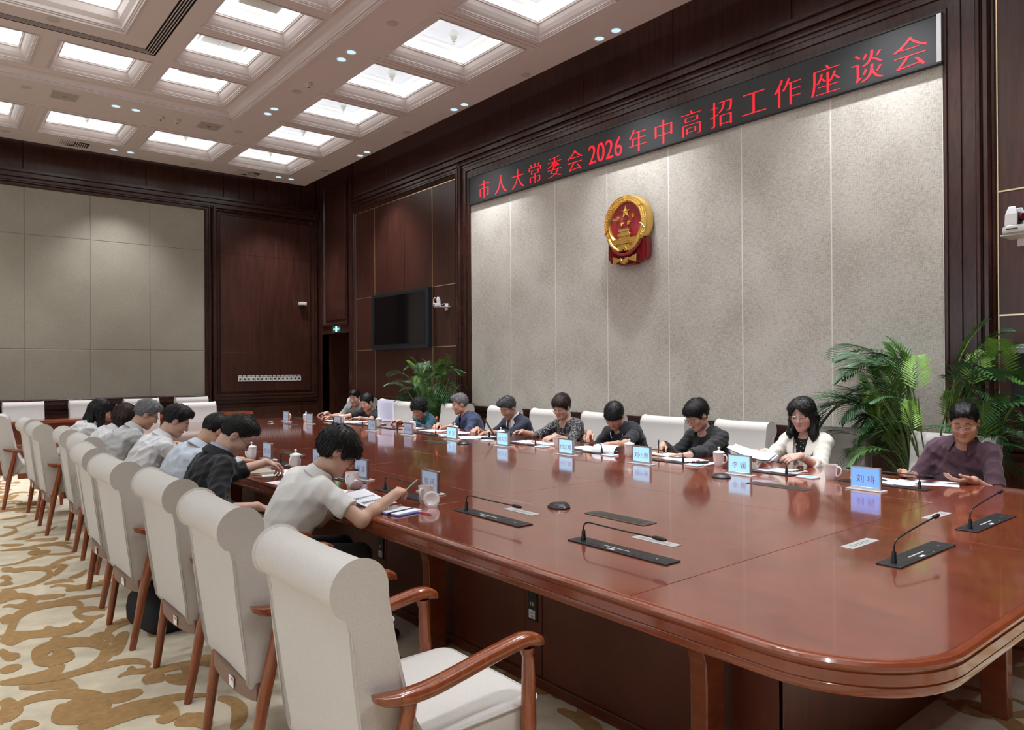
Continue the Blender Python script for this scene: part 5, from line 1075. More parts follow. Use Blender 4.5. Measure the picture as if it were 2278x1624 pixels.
# ================================================================== PEOPLE: signed-distance sculpting
F32 = np.float32
def V3(*a): return np.array(a, float)
def nrm(v): v = np.asarray(v, float); return v/(np.linalg.norm(v)+1e-12)
def smin(a, b, k):
    h = np.maximum(k-np.abs(a-b), 0)/k
    return np.minimum(a, b)-h*h*k*.25
class Sdf:
    def __init__(s): s.ops = []
    def cone(s, a, b, ra, rb, k=.02, sub=False):
        a = np.asarray(a, float); b = np.asarray(b, float); c = (a+b)/2; s.ops.append(('c', a, b, ra, rb, k, sub, c, np.linalg.norm(b-a)/2+max(ra, rb)+.05)); return s
    def chain(s, pts, rs, k=.01):
        for i in range(len(pts)-1): s.cone(pts[i], pts[i+1], rs[i], rs[i+1], k)
        return s
    def ell(s, c, r, M=None, k=.02, sub=False):
        s.ops.append(('e', np.asarray(c, float), np.asarray(r, float), np.eye(3) if M is None else M, 0, k, sub, np.asarray(c, float), max(r)+.05)); return s
    def cut(s, c, n, rad): s.ops.append(('p', np.asarray(c, float), nrm(n), rad, 0, 0, False, np.asarray(c, float), rad)); return s
    def fn(s, f): s.ops.append(('f', f, 0, 0, 0, 0, False, None, 0)); return s
    def __call__(s, P):
        d = np.full(len(P), 1.0, F32)
        for o in s.ops:
            if o[0] == 'f': d = o[1](P, d).astype(F32); continue
            v = P-o[7].astype(F32); m = np.nonzero((v*v).sum(1) < o[8]*o[8])[0]
            if not len(m): continue
            Q = P[m]
            if o[0] == 'c':
                ab = (o[2]-o[1]).astype(F32); L = float(ab@ab)+1e-9; q = Q-o[1].astype(F32); t = np.clip(q@ab/L, 0, 1)
                e = q-t[:, None]*ab; dd = np.sqrt((e*e).sum(1))-(o[3]+(o[4]-o[3])*t)
            elif o[0] == 'e':
                q = ((Q-o[1].astype(F32))@o[3].astype(F32)); r = o[2].astype(F32); a = q/r; b = a/r; k0 = np.sqrt((a*a).sum(1)); k1 = np.sqrt((b*b).sum(1))+1e-9; dd = k0*(k0-1)/k1
            else:
                dd = (Q-o[1].astype(F32))@o[2].astype(F32); d[m] = np.maximum(d[m], dd); continue
            if o[6]: d[m] = -smin(-d[m], dd, o[5])
            else: d[m] = smin(d[m], dd, o[5])
        return d
def sdf_mesh(f, lo, hi, h):
    lo = np.asarray(lo, float); B = 6
    n = (np.ceil((np.asarray(hi)-lo)/(h*B)).astype(int)+1)
    cc = np.stack(np.meshgrid(*[np.arange(k) for k in n], indexing='ij'), -1).reshape(-1, 3)
    ctr = (lo+(cc*B+B/2)*h).astype(F32); dc = f(ctr)
    act = np.abs(dc) < h*B*.87+.02
    N = n*B
    F = np.repeat(np.repeat(np.repeat(np.where(dc < 0, -1, 1).astype(F32).reshape(n), B, 0), B, 1), B, 2)
    ac = cc[act]; o = np.stack(np.meshgrid(*[np.arange(B)]*3, indexing='ij'), -1).reshape(-1, 3)
    for s in range(0, len(ac), 1500):
        idx = (ac[s:s+1500, None, :]*B+o[None]).reshape(-1, 3)
        F[idx[:, 0], idx[:, 1], idx[:, 2]] = f((lo+idx*h).astype(F32))
    S = F < 0
    c8 = np.zeros(np.array(F.shape)-1, np.uint8)
    sl = lambda d, e: tuple(slice(d_, e_) for d_, e_ in zip(d, e))
    for a in (0, 1):
        for b in (0, 1):
            for c in (0, 1): c8 += S[a:S.shape[0]-1+a, b:S.shape[1]-1+b, c:S.shape[2]-1+c]
    A = (c8 > 0) & (c8 < 8); cells = np.argwhere(A); ID = np.full(A.shape, -1, np.int32); ID[A] = np.arange(len(cells))
    acc = np.zeros((len(cells), 3)); cnt = np.zeros(len(cells))
    corners = [(a, b, c) for a in (0, 1) for b in (0, 1) for c in (0, 1)]
    for p in corners:
        for ax in range(3):
            if p[ax]: continue
            q = list(p); q[ax] = 1
            f0 = F[cells[:, 0]+p[0], cells[:, 1]+p[1], cells[:, 2]+p[2]]; f1 = F[cells[:, 0]+q[0], cells[:, 1]+q[1], cells[:, 2]+q[2]]
            m = (f0 < 0) != (f1 < 0); t = np.where(m, f0/np.where(m, f0-f1, 1), 0)
            pt = np.tile(np.array(p, float), (len(cells), 1)); pt[:, ax] += t
            acc[m] += pt[m]; cnt[m] += 1
    verts = lo+h*(cells+acc/cnt[:, None]); quads = []
    for ax in range(3):
        u, v = (ax+1) % 3, (ax+2) % 3
        s0 = [slice(1, -1)]*3; s0[ax] = slice(0, -1); s1 = list(s0); s1[ax] = slice(1, None)
        a = S[tuple(s0)]; b = S[tuple(s1)]
        for flip in (0, 1):
            e = np.argwhere((a & ~b) if not flip else (~a & b))
            if not len(e): continue
            off = np.ones(3, int); off[ax] = 0; e = e+off; eu = np.zeros(3, int); eu[u] = 1; ev = np.zeros(3, int); ev[v] = 1
            g = [ID[tuple(w.T)] for w in (e, e-eu, e-eu-ev, e-ev)]
            q = np.stack(g if not flip else g[::-1], 1); quads.append(q)
    Q = np.concatenate(quads); Q = Q[(Q >= 0).all(1)]
    return verts, Q
def np_mesh(name, V, Q, mats, cols=None):
    me = bpy.data.meshes.new(name); me.vertices.add(len(V)); me.vertices.foreach_set('co', V.astype(F32).ravel())
    me.loops.add(Q.size); me.loops.foreach_set('vertex_index', Q.astype(np.int32).ravel()); me.polygons.add(len(Q))
    me.polygons.foreach_set('loop_start', np.arange(0, Q.size, 4, dtype=np.int32)); me.polygons.foreach_set('loop_total', np.full(len(Q), 4, np.int32))
    me.polygons.foreach_set('use_smooth', np.ones(len(Q), bool)); me.update(calc_edges=True)
    me.materials.append(mats)
    if cols is not None:
        at = me.color_attributes.new('Col', 'FLOAT_COLOR', 'POINT'); at.data.foreach_set('color', np.concatenate([cols, np.ones((len(cols), 1))], 1).astype(F32).ravel())
    return me
def vcol_mat(name, rough, **k):
    m, n, l, b = nmat(name); a = n.new('ShaderNodeAttribute'); a.attribute_name = 'Col'; l.new(a.outputs['Color'], b.inputs['Base Color']); b.inputs['Roughness'].default_value = rough; setp(b, **k)
    return m
SKIN = vcol_mat('skin', .48, spec=.4)
CLOTH = vcol_mat('garment', .85, sheen=.15)
def cloth_bump():
    n, l = CLOTH.node_tree.nodes, CLOTH.node_tree.links; b = n['Principled BSDF']; tc = n.new('ShaderNodeTexCoord')
    t = n.new('ShaderNodeTexNoise'); t.inputs['Scale'].default_value = 11; t.inputs['Detail'].default_value = 3; t.inputs['Distortion'].default_value = 1.6; l.new(tc.outputs['Object'], t.inputs[0])
    t.noise_type = 'RIDGED_MULTIFRACTAL'
    t2 = n.new('ShaderNodeTexNoise'); t2.inputs['Scale'].default_value = 700; l.new(tc.outputs['Object'], t2.inputs[0])
    ad = n.new('ShaderNodeMath'); ad.operation = 'MULTIPLY_ADD'; ad.inputs[1].default_value = .04; l.new(t2.outputs[0], ad.inputs[0]); l.new(t.outputs[0], ad.inputs[2])
    bp = n.new('ShaderNodeBump'); bp.inputs['Strength'].default_value = .55; bp.inputs['Distance'].default_value = .006; l.new(ad.outputs[0], bp.inputs['Height']); l.new(bp.outputs[0], b.inputs['Normal'])
cloth_bump()
CLOTHB = CLOTH
def hairmat(name, c, rough=.34):
    m, n, l, b = nmat(name); tc = n.new('ShaderNodeTexCoord'); mp = n.new('ShaderNodeMapping'); mp.inputs['Scale'].default_value = (1, 1, .18); l.new(tc.outputs['Object'], mp.inputs[0])
    t = n.new('ShaderNodeTexNoise'); t.inputs['Scale'].default_value = 260; t.inputs['Detail'].default_value = 3; l.new(mp.outputs[0], t.inputs[0])
    rp = n.new('ShaderNodeValToRGB'); e = rp.color_ramp.elements; e[0].position = .35; e[0].color = c4([v*.6 for v in c]); e[1].position = .7; e[1].color = c4([v*1.7 for v in c]); l.new(t.outputs[0], rp.inputs[0]); l.new(rp.outputs[0], b.inputs['Base Color'])
    bp = n.new('ShaderNodeBump'); bp.inputs['Strength'].default_value = .55; bp.inputs['Distance'].default_value = .002; l.new(t.outputs[0], bp.inputs['Height']); l.new(bp.outputs[0], b.inputs['Normal'])
    b.inputs['Roughness'].default_value = rough; setp(b, spec=.22); return m
HB = hairmat('hair_black', (.012, .011, .011)); HBR = hairmat('hair_brown', (.028, .016, .014)); HG = hairmat('hair_grey', (.16, .16, .165), .45); HSP = hairmat('hair_saltpepper', (.06, .06, .062), .42)
WIRE = mat('wire_metal', (.55, .5, .48), .2, metallic=1.0); WIRED = mat('wire_dark', (.06, .02, .03), .25)
GLS = mat('spectacle_glass', (.9, .9, .92), .02, trans=1.0)

def basis(yaw, pitch, roll):
    """columns right, forward, up; yaw = heading of forward in plan (deg from +x), pitch down positive"""
    y, p, r = R(yaw), R(pitch), R(roll)
    f = V3(math.cos(y)*math.cos(p), math.sin(y)*math.cos(p), -math.sin(p)); rt = nrm(np.cross(f, V3(0, 0, 1))); up = np.cross(rt, f)
    r2 = rt*math.cos(r)+up*math.sin(r); u2 = up*math.cos(r)-rt*math.sin(r)
    return np.stack([r2, f, u2], 1)
def interp2(y, xs, ys): return np.interp(y, xs, ys).astype(F32)
def hair_fn(style, HC, H, thick=1.0):
    Hf = H.astype(F32); hc = HC.astype(F32)
    def e(q, c, r):
        a = (q-np.array(c, F32))/np.array(r, F32); b = a/np.array(r, F32); k0 = np.sqrt((a*a).sum(1)); return k0*(k0-1)/(np.sqrt((b*b).sum(1))+1e-9)
    def f(P, d):
        q = (P-hc)@Hf; x, y, z = q[:, 0], q[:, 1], q[:, 2]; ax = np.abs(x)
        th = np.arctan2(x, y); st = .0016*np.sin(th*46+6*np.sin(z*30))+.0012*np.sin(th*83+z*90)
        if style == 'short':   h = e(q, (0, -.012, .036), (.0815, .102, .097)); low = interp2(y, [-.12, -.05, -.028, .0, .03, .05, .085, .12], [-.055, -.05, -.030, .012, .012, .036, .056, .058])+.020*np.exp(-(x/.040)**2)*(y > .05)+.003*np.sin(x*210); h = smin(h, e(q, (0, .022, .088), (.068, .078, .044)), .03); st = st*.7+.003*np.maximum(0, np.sin(x*160+2))*(z > .08)
        elif style == 'side':  h = smin(e(q, (0, -.012, .038), (.085, .105, .099)), e(q, (.02, .045, .092), (.062, .052, .034)), .03); low = interp2(y, [-.12, -.05, -.028, .0, .03, .05, .085, .12], [-.062, -.055, -.030, .010, .008, .036, .066, .066]); low = low+.20*np.maximum(0, x-.01)*(y > .06); st = st+.003*np.sin(x*120+y*60)*np.sin(y*90+1)*(z > .03)
        elif style == 'bangs': h = smin(e(q, (0, -.012, .040), (.092, .110, .103)), e(q, (0, .055, .052), (.068, .052, .045)), .03); low = interp2(y, [-.12, -.05, -.02, .0, .03, .05, .085, .14], [-.06, -.055, -.03, .0, -.012, .012, .030, .028]); low = low+.006*np.sin(x*260)
        elif style == 'bob':   h = smin(e(q, (0, -.018, .034), (.092, .114, .106)), e(q, (0, .05, .045), (.07, .056, .05)), .04); low = interp2(y, [-.13, -.06, -.03, .0, .03, .055, .09, .14], [-.105, -.10, -.055, -.008, -.018, .0, .028, .03]); low = low+.004*np.sin(x*240)
        elif style == 'pixie': h = smin(e(q, (0, -.02, .040), (.092, .116, .106)), e(q, (0, .05, .065), (.068, .05, .045)), .04); low = interp2(y, [-.13, -.06, -.03, .0, .03, .055, .09, .14], [-.085, -.08, -.05, -.008, -.02, .012, .048, .05]); low = low+.25*np.maximum(0, x)*(y > .05)
        elif style == 'curly': h = e(q, (0, -.020, .030), (.106, .124, .112)); low = interp2(y, [-.14, -.03, .0, .03, .055, .09, .14], [-.12, -.10, -.075, -.045, .012, .045, .05]); st = .006*np.sin(x*95+3)*np.sin(y*88)*np.sin(z*92+1)+.004*np.sin(x*190)*np.sin(z*170+y*150)
        elif style == 'tied':  h = e(q, (0, -.02, .034), (.084, .110, .100)); low = interp2(y, [-.13, -.05, -.02, .0, .03, .055, .085, .14], [-.06, -.055, -.03, -.01, -.02, .03, .066, .066])
        elif style == 'mid':   h = smin(e(q, (0, -.016, .036), (.096, .114, .104)), e(q, (.03, .03, .06), (.062, .06, .05)), .04); low = interp2(y, [-.14, -.03, .0, .03, .055, .09, .14], [-.14, -.13, -.11, -.09, .0, .02, .03])+.062*np.exp(-((x-.012)/.034)**2)*(y > .05)
        else:                  h = e(q, (0, -.016, .036), (.092, .110, .102)); low = interp2(y, [-.14, -.03, .0, .03, .055, .09, .14], [-.14, -.14, -.14, -.12, .02, .035, .04])
        h = h-st
        h = np.maximum(h, (low-z)*.8)
        # open the face: keep hair off the features and the ears
        fc = e(q, (0, .112, -.045), (.060 if style in ('mid', 'long', 'curly') else .074, .085, .095 if style not in ('bangs', 'bob') else .078))
        h = np.maximum(h, -fc)
        if style in ('short', 'side', 'bangs', 'bob', 'pixie', 'tied'):
            er = np.sqrt((ax-.088)**2+((y+.0)*1.0)**2+((z+.012)*.75)**2)-.026; h = -smin(-h, er, .008)
        return smin(d, h, .012)
    return f
def head_prims(S, HC, H, g=1.0, jaw=1.0):
    L = lambda x, y, z: HC+H@(V3(x, y, z)*g)
    S.ell(L(0, -.012, .030), V3(.0745, .093, .088)*g, H, .02)
    S.ell(L(0, .020, -.030), V3(.064*jaw, .068, .078)*g, H, .03)
    S.cone(L(-.036*jaw, .018, -.068), L(-.012, .062, -.094), .030*g, .019*g, .03).cone(L(.036*jaw, .018, -.068), L(.012, .062, -.094), .030*g, .019*g, .03)
    S.ell(L(0, .064, -.094), V3(.022, .020, .018)*g, H, .02)
    for s in (-1, 1):
        S.ell(L(s*.038, .060, -.026), V3(.026, .024, .026)*g, H, .025)      # cheek
        S.ell(L(s*.031, .098, .006), V3(.020, .016, .012)*g, H, .012, True)  # socket
        S.ell(L(s*.031, .0735, .003), V3(.0165, .0150, .0125)*g, H, .004)   # lid over the eyeball
        S.cone(L(s*.012, .086, .024), L(s*.046, .074, .026), .0075*g, .006*g, .012)  # brow
        S.ell(L(s*.0115, .096, -.0345), V3(.0085, .0095, .0075)*g, H, .006)  # nostril
        # ear
        S.ell(L(s*.0775, -.008, -.006), V3(.0075, .0185, .031)*g, H@np.array([[1, 0, 0], [0, .97, .2], [0, -.2, .97]]), .006)
        S.ell(L(s*.086, -.004, -.004), V3(.006, .010, .019)*g, H, .004, True)
    S.cone(L(0, .084, .018), L(0, .103, -.026), .0078*g, .0105*g, .012)
    S.ell(L(0, .104, -.031), V3(.0105, .0095, .008)*g, H, .006)
    S.cone(L(-.017, .083, -.0595), L(0, .0905, -.0575), .0052*g, .0062*g, .006).cone(L(.017, .083, -.0595), L(0, .0905, -.0575), .0052*g, .0062*g, .006)
    S.cone(L(-.013, .083, -.070), L(.013, .083, -.070), .0062*g, .0062*g, .006)
    S.cone(L(-.020, .0915, -.0645), L(.020, .0915, -.0645), .0022*g, .0022*g, .004, True)
def head_color(V, base, HC, H, g=1.0, male=True, lip=None):
    q = ((V-HC)@H)/g; x, y, z = q.T; ax = np.abs(x); c = np.tile(np.array(base), (len(V), 1))
    near = (np.linalg.norm(q, axis=1) < .16)
    def mixc(m, col, a): nonlocal c; w_ = np.clip(m, 0, 1)[:, None]*a*near[:, None]; c = c*(1-w_)+np.array(col)*w_
    front = np.clip((y-.055)/.01, 0, 1)
    mixc(front*np.exp(-((ax-.04)/.018)**2-((z+.03)/.018)**2), (.60, .27, .20), .35)
    mixc(np.clip((y-.09)/.01, 0, 1)*np.exp(-(z+.03)**2/.0002), (.55, .25, .18), .3)
    zb = .0285-.010*np.clip((ax-.03)/.02, 0, 1)**2
    mixc(front*np.clip(1.6-np.abs(z-zb)/.0036, 0, 1)*np.clip((ax-.011)/.004, 0, 1)*np.clip((.051-ax)/.004, 0, 1), (.03, .022, .02), .85 if male else .6)
    zl = -.0035-.06*(ax-.031)**2*30
    mixc(front*np.clip(1.7-np.abs(z-zl)/.0024, 0, 1)*np.clip(1.5-np.abs(ax-.031)/.011, 0, 1), (.02, .015, .015), .9)
    mixc(front*np.clip(1.3-np.abs(z+.012)/.006, 0, 1)*np.clip(1.4-np.abs(ax-.031)/.012, 0, 1), (.38, .2, .15), .3)
    lipc = lip or ((.42, .16, .13) if male else (.48, .12, .11))
    mixc(np.clip((y-.074)/.006, 0, 1)*np.clip(1.5-np.abs(z+.064)/.0075, 0, 1)*np.clip(1.5-ax/.0165, 0, 1), lipc, .75)
    mixc(np.clip((y-.08)/.006, 0, 1)*np.clip(1.5-np.abs(z+.0645)/.0016, 0, 1)*np.clip(1.4-ax/.018, 0, 1), (.16, .05, .045), .7)
    if male: mixc(np.clip(1.2-np.abs(z-.03)/.05, 0, 1)*0, (0, 0, 0), 0)
    mixc(((ax > .07) & (np.abs(y) < .03)).astype(float), (.55, .27, .2), .35)
    return c
def hand_prims(S, W, d, n, right, curl=.3, spread=1.0, pinch=False, g=1.0):
    d = nrm(d); n = nrm(n-d*np.dot(n, d)); t = np.cross(d, n)*(1 if right else -1); up = -n
    S.cone(W, W+d*.03*g, .0235*g, .021*g, .015)
    for i, (o, ln, kl) in enumerate(((.027, .92, .084), (.009, 1.0, .089), (-.009, .94, .086), (-.026, .76, .080))):
        k0 = W+d*.018*g+t*o*.55*g; kn = W+d*kl*g+t*o*spread*g+up*.002
        S.cone(k0, kn, .0145*g, .0112*g, .010)
        cc = curl*(1.0 if not pinch else (1.0 if i > 1 else .75))
        a = cc*.75; p = kn; r0 = .0092*g
        for j, (l, ra) in enumerate(((.042, .0085), (.026, .0078), (.020, .0068))):
            q = p+(d*math.cos(a)+n*math.sin(a))*l*ln*g; S.cone(p, q, r0, ra*g, .0035); p = q; r0 = ra*g; a += cc*(1.05 if j == 0 else .75)
    tb = W+d*.022*g+t*.020*g; u = nrm(d*.62+t*.62+n*(.55 if pinch else .30)); t1 = tb+u*.040*g; u2 = nrm(d*.92+t*(.05 if pinch else .25)+n*(.45 if pinch else .22)); t2 = t1+u2*.030*g; t3 = t2+nrm(u2+n*.2)*.024*g
    S.cone(W+d*.008*g, t1, .0145*g, .0125*g, .012).cone(t1, t2, .0112*g, .0095*g, .004).cone(t2, t3, .0095*g, .0078*g, .003)
def ik(Sh, T, l1, l2, hint):
    v = T-Sh; D = np.linalg.norm(v)
    if D > (l1+l2)*.985: s = D/((l1+l2)*.985); l1 *= s; l2 *= s
    u = v/D; a = (l1*l1-l2*l2+D*D)/(2*D); hgt = math.sqrt(max(l1*l1-a*a, 0)); h = nrm(hint-u*np.dot(hint, u)); return Sh+u*a+h*hgt
def folds(seed, amp, dirs=None):
    r_ = np.random.RandomState(seed); K = r_.normal(size=(5, 3)); K /= np.linalg.norm(K, axis=1)[:, None]; fr = r_.uniform(22, 70, 5); ph = r_.uniform(0, 6.3, 5); W2 = r_.normal(size=(5, 3))*9
    K = K.astype(F32); W2 = W2.astype(F32)
    def f(P, d):
        m = np.abs(d) < .05
        if not m.any(): return d
        Q = P[m]; s = 0
        for i in range(5): s = s+(1-np.abs(np.sin(Q@K[i]*fr[i]+ph[i]+1.3*np.sin(Q@W2[i])))*1.6)*(30/fr[i])**.6
        d = d.copy(); d[m] = d[m]-amp*s*.5
        return d
    return f
SEEN = [0]
def locks(V, Q, HC, H, style, ext, seed):
    """thin tapering locks laid over the sculpted hair, combed away from the crown"""
    r_ = np.random.RandomState(seed+5); nf = np.cross(V[Q[:, 2]]-V[Q[:, 0]], V[Q[:, 3]]-V[Q[:, 1]]); nv = np.zeros_like(V)
    for k in range(4): np.add.at(nv, Q[:, k], nf)
    nv /= np.linalg.norm(nv, axis=1)[:, None]+1e-12
    n = min(len(V), 3400); I = r_.permutation(len(V))[:n]; p = V[I]; nn = nv[I]
    q = (p-HC)@H; up = q[:, 2] > (-.045 if style in ('short', 'side', 'tied') else -.2)
    out = (np.sum(nn*(p-HC), 1) > .35*np.linalg.norm(p-HC, axis=1)) & up; p, nn, q = p[out], nn[out], q[out]
    part = {'side': (.035, .0, .12), 'mid': (.012, .02, .12), 'long': (0, .02, .12), 'bangs': (0, -.05, .115), 'bob': (.0, -.04, .118), 'pixie': (.03, -.03, .12)}.get(style, (.012, -.045, .12))
    dl = q-np.array(part); fr = (q[:, 1] > .045) & (q[:, 2] < .115)
    if style in ('side', 'pixie', 'mid', 'long'): dl[:, 1] *= .45
    if style == 'short': dl[:, 1] += .10*(q[:, 2] > .07)
    d = dl@H.T; w_ = np.clip((-.02-(q[:, 2]))/.05, 0, 1)[:, None] if ext else 0
    d = d/np.linalg.norm(d, axis=1)[:, None]*(1-w_)+np.array([0, 0, -1.])*w_+r_.normal(size=d.shape)*{'curly': .6, 'bob': .05, 'bangs': .07, 'long': .05, 'mid': .08}.get(style, .16)
    d -= nn*np.sum(d*nn, 1)[:, None]; d /= np.linalg.norm(d, axis=1)[:, None]+1e-9
    if style in ('short', 'side', 'mid', 'tied'): d = d+0
    ln = r_.uniform(.6, 1.2, len(p))*np.where(fr & (style in ('short', 'side', 'mid', 'tied')), .45, 1.0)*{'short': .017, 'side': .026, 'tied': .024, 'curly': .020, 'bangs': .030}.get(style, .032); lift = r_.uniform(.2, 1.3, len(p))*{'short': .0035, 'curly': .008, 'bob': .0015, 'long': .0015}.get(style, .0030)
    s = np.cross(nn, d); wd = r_.uniform(.0012, .0026, len(p))[:, None]
    L = ln[:, None]; U = lift[:, None]; a0 = p-nn*.003; a1 = p+d*L*.5+nn*U-nn*L*L*1.2; a2 = p+d*L+nn*(U*.3)-nn*L*L*5
    vs = np.stack([a0-s*wd, a0+s*wd, a1+s*wd+0*nn, a1-s*wd, a2+s*wd*.15, a2-s*wd*.15], 1).reshape(-1, 3); k = len(V)+6*np.arange(len(p))[:, None]
    q1 = k+np.array([[0, 1, 2, 3]]); q2 = k+np.array([[3, 2, 4, 5]])
    return np.concatenate([V, vs]), np.concatenate([Q, q1, q2])
def person(label, hip, yaw, head, hyaw, hpitch, hroll=0, male=True, hair=('short', HB), skin=(.56, .335, .235), g=1.0, hR=None, hL=None, top='polo', tcol=(.2, .2, .2), inner=None, sleeve='short', glasses=None, collar=None, fold=.004, h=.006, sh=None, trim=None, elbow=(None, None), tfn=None, wide=1.0, trousers=(.012, .012, .014), group=None, back=0.0, extra=None, nape=0):
    t = thing('person', label, 'person', (hip[0], hip[1], 0), 0, group)
    O = V3(hip[0], hip[1], 0)
    HC = np.array(head, float)-O; H = basis(hyaw, hpitch, hroll); Bz = basis(yaw, 0, 0); rt, fw = Bz[:, 0], Bz[:, 1]; up = V3(0, 0, 1)
    Hp = V3(0, 0, .56)
    nb0 = HC+H@V3(0, -.030, -.085)*g
    sd = nrm(nb0-Hp); N = nb0-nrm(sd*.6+up*.4)*.082-fw*.010
    sp = nrm(N-Hp); sf = nrm(fw-sp*np.dot(fw, sp)); M = np.stack([rt, sf, sp], 1)
    L = np.linalg.norm(N-Hp)
    sw = (.158 if male else .138)*wide*g
    shR = N-sp*.050+rt*sw-sf*.0; shL = N-sp*.050-rt*sw-sf*.0
    if sh is not None: shR = shR+np.array(sh[0]); shL = shL+np.array(sh[1])
    bow = -sf*(.03+back)
    l1, l2 = (.285*g, .25*g) if male else (.265*g, .232*g)
    arms = []
    for sgn, S0, hd, eh in ((1, shR, hR, elbow[0]), (-1, shL, hL, elbow[1])):
        hp, dr, nn, cu, pi_ = hd
        hp = np.array(hp, float)-O; dr = nrm(dr); W = hp-dr*.085*g
        hint = np.array(eh, float) if eh is not None else (rt*sgn*.32-up*.9-fw*.30)
        E = ik(S0, W, l1, l2, hint); arms.append((sgn, S0, E, W, dr, np.array(nn, float), cu, pi_))
    def torso(S, o, k=.05):
        S.ell(Hp+up*.0, V3(.155, .120, .12)*V3(wide, 1, 1)+o, M, k)
        S.ell(Hp+sp*L*.30+bow*.6, V3(.134 if male else .118, .102, .15)*V3(wide, 1, 1)+o, M, .07)
        S.ell(Hp+sp*L*.62+bow, V3(.146 if male else .128, .104, .17)*V3(wide, 1, 1)+o, M, .07)
        if not male: 
            for s in (-1, 1): S.ell(Hp+sp*L*.62+bow+sf*.085+rt*s*.062, V3(.052, .05, .055)+o*.5, M, .04)
        S.ell(N-sp*.075+bow*.5, V3(sw*.82, .078, .06)+o, M, .06)
        for s, S0 in ((1, shR), (-1, shL)): S.cone(N-sp*.015, S0, .040+o*.6, .042+o, .05)
    def arm(S, o, upto=2.0, k=.035, r_=1.0, loose=0):
        for sgn, S0, E, W, dr, nn, cu, pi_ in arms:
            if upto <= 1:
                e = S0+(E-S0)*upto; S.cone(S0, e, .045*r_*g+o, .038*r_*g+o+loose, k)
            else:
                S.cone(S0, E, .045*r_*g+o, .036*r_*g+o+loose*.4, k)
                f = upto-1; mid = E+(W-E)*min(.35, f); S.cone(E, mid, .037*r_*g+o+loose*.4, .036*r_*g+o+loose*.4, .02)
                if f > .35: w2 = E+(W-E)*f; S.cone(mid, w2, .036*r_*g+o+loose*.4, (.036+(.026-.036)*(f-.35)/.65)*r_*g+o+loose*.4, .02)
    # skin
    S = Sdf(); torso(S, -.004); arm(S, 0, 2.0)
    S.cone(N-sp*.02-sf*.01, HC+H@V3(0, -.022, -.05)*g, (.058 if male else .048)*g, (.052 if male else .043)*g, .03)
    head_prims(S, HC, H, g, 1.0 if male else .93)
    for sgn, S0, E, W, dr, nn, cu, pi_ in arms: hand_prims(S, W, dr, nn, sgn > 0, cu, 1.0, pi_, (1.0 if male else .92)*g)
    allp = np.array([HC, Hp, N, shR, shL]+[a[2] for a in arms]+[a[3]+a[4]*.12 for a in arms]); lo = allp.min(0)-.20; hi = allp.max(0)+.20; lo[2] = max(lo[2], .44)
    Vv, Q = sdf_mesh(S, lo, hi, h)
    col = head_color(Vv, skin, HC, H, g, male)
    link('body', np_mesh('body', Vv, Q, SKIN, col), t)
    # hair
    hs = Sdf().fn(hair_fn(hair[0], HC, H))
    if extra:
        for a, b, ra, rb in extra: hs.cone(HC+H@(V3(*a[:3]))+V3(*a[3:]), HC+H@(V3(*b[:3]))+V3(*b[3:]), ra, rb, .03)
        Hh = HC.astype(F32)
        def strands(P, d):
            s_ = .003*np.sin((P[:, 0]-Hh[0])*170+4*np.sin(P[:, 2]*14))+.003*np.sin((P[:, 1]-Hh[1])*190+3*np.sin(P[:, 2]*17)); return d-s_*(P[:, 2] < Hh[2]+.02)
        hs.fn(strands)
        fm = basis(hyaw, hpitch, hroll)
        def open_face(P, d):
            q = (P-Hh)@fm.astype(F32); a = (q-np.array((0, .12, -.04), F32))/np.array((.058, .10, .10), F32); k0 = np.sqrt((a*a).sum(1)); return np.maximum(d, -(k0-1)*.06)
        hs.fn(open_face)
    hl = HC-.19; hh = HC+.18
    if extra: hl = hl-V3(.08, .08, .25)
    Vv, Q = sdf_mesh(hs, hl, hh, .0055 if h > .005 else .0045)
    Vv, Q = locks(Vv, Q, HC, H, hair[0], bool(extra), SEEN[0])
    link('hair', np_mesh('hair', Vv, Q, hair[1]), t)
    # garments
    def garment(name, o, upto, col, seedk, loose=.0, openf=False, neck=True, hemz=.47, fa=fold, cf=None, kk=.05, vneck=0, res=None):
        G = Sdf(); torso(G, o, kk); arm(G, o, upto, .04, 1.0, loose)
        for sgn, S0, E, W, dr, nn, cu, pi_ in arms:
            if upto <= 1: e = S0+(E-S0)*(upto-.02); G.cut(e, E-S0, .105)
            else: e = E+(W-E)*(upto-1-.02); G.cut(e, W-E, .07)
        if fa: G.fn(folds(seedk+SEEN[0]*7, fa))
        nk = HC+H@V3(0, -.02, -.06)*g
        if neck: G.cone(N-sp*.0+sf*.005, nk+(nk-N)*.6, (.060 if male else .058)*g+vneck*.2, .075*g, .006, True)
        if vneck: G.cone(N+sf*.10, N+sf*.13-sp*vneck, .035, .006, .008, True)
        if openf:
            G.cone(N+sf*.07-sp*.02, Hp+sp*L*.55+sf*.16+bow, .060, openf, .008, True); G.cone(Hp+sp*L*.58+sf*.16+bow, Hp+sf*.17, openf, openf*.8, .008, True)
        G.cut(V3(0, 0, hemz), (0, 0, -1), 3)
        Vv, Q = sdf_mesh(G, lo-.03, hi+.03, res or (h*1.25))
        c_ = cf(Vv, M, N, Hp, sp, sf, rt, L, arms) if cf else np.tile(np.array(col), (len(Vv), 1))
        o_ = link(name, np_mesh(name, Vv, Q, CLOTH, c_), t); return o_
    up_short = .70
    if inner: garment('undershirt', .006, .5, inner, 3, fa=.001, vneck=.05 if collar == 'jacket' else 0)
    nm = {'polo': 'polo_shirt', 'shirt': 'shirt', 'jacket': 'jacket', 'tee': 't_shirt', 'blouse': 'blouse'}[top]
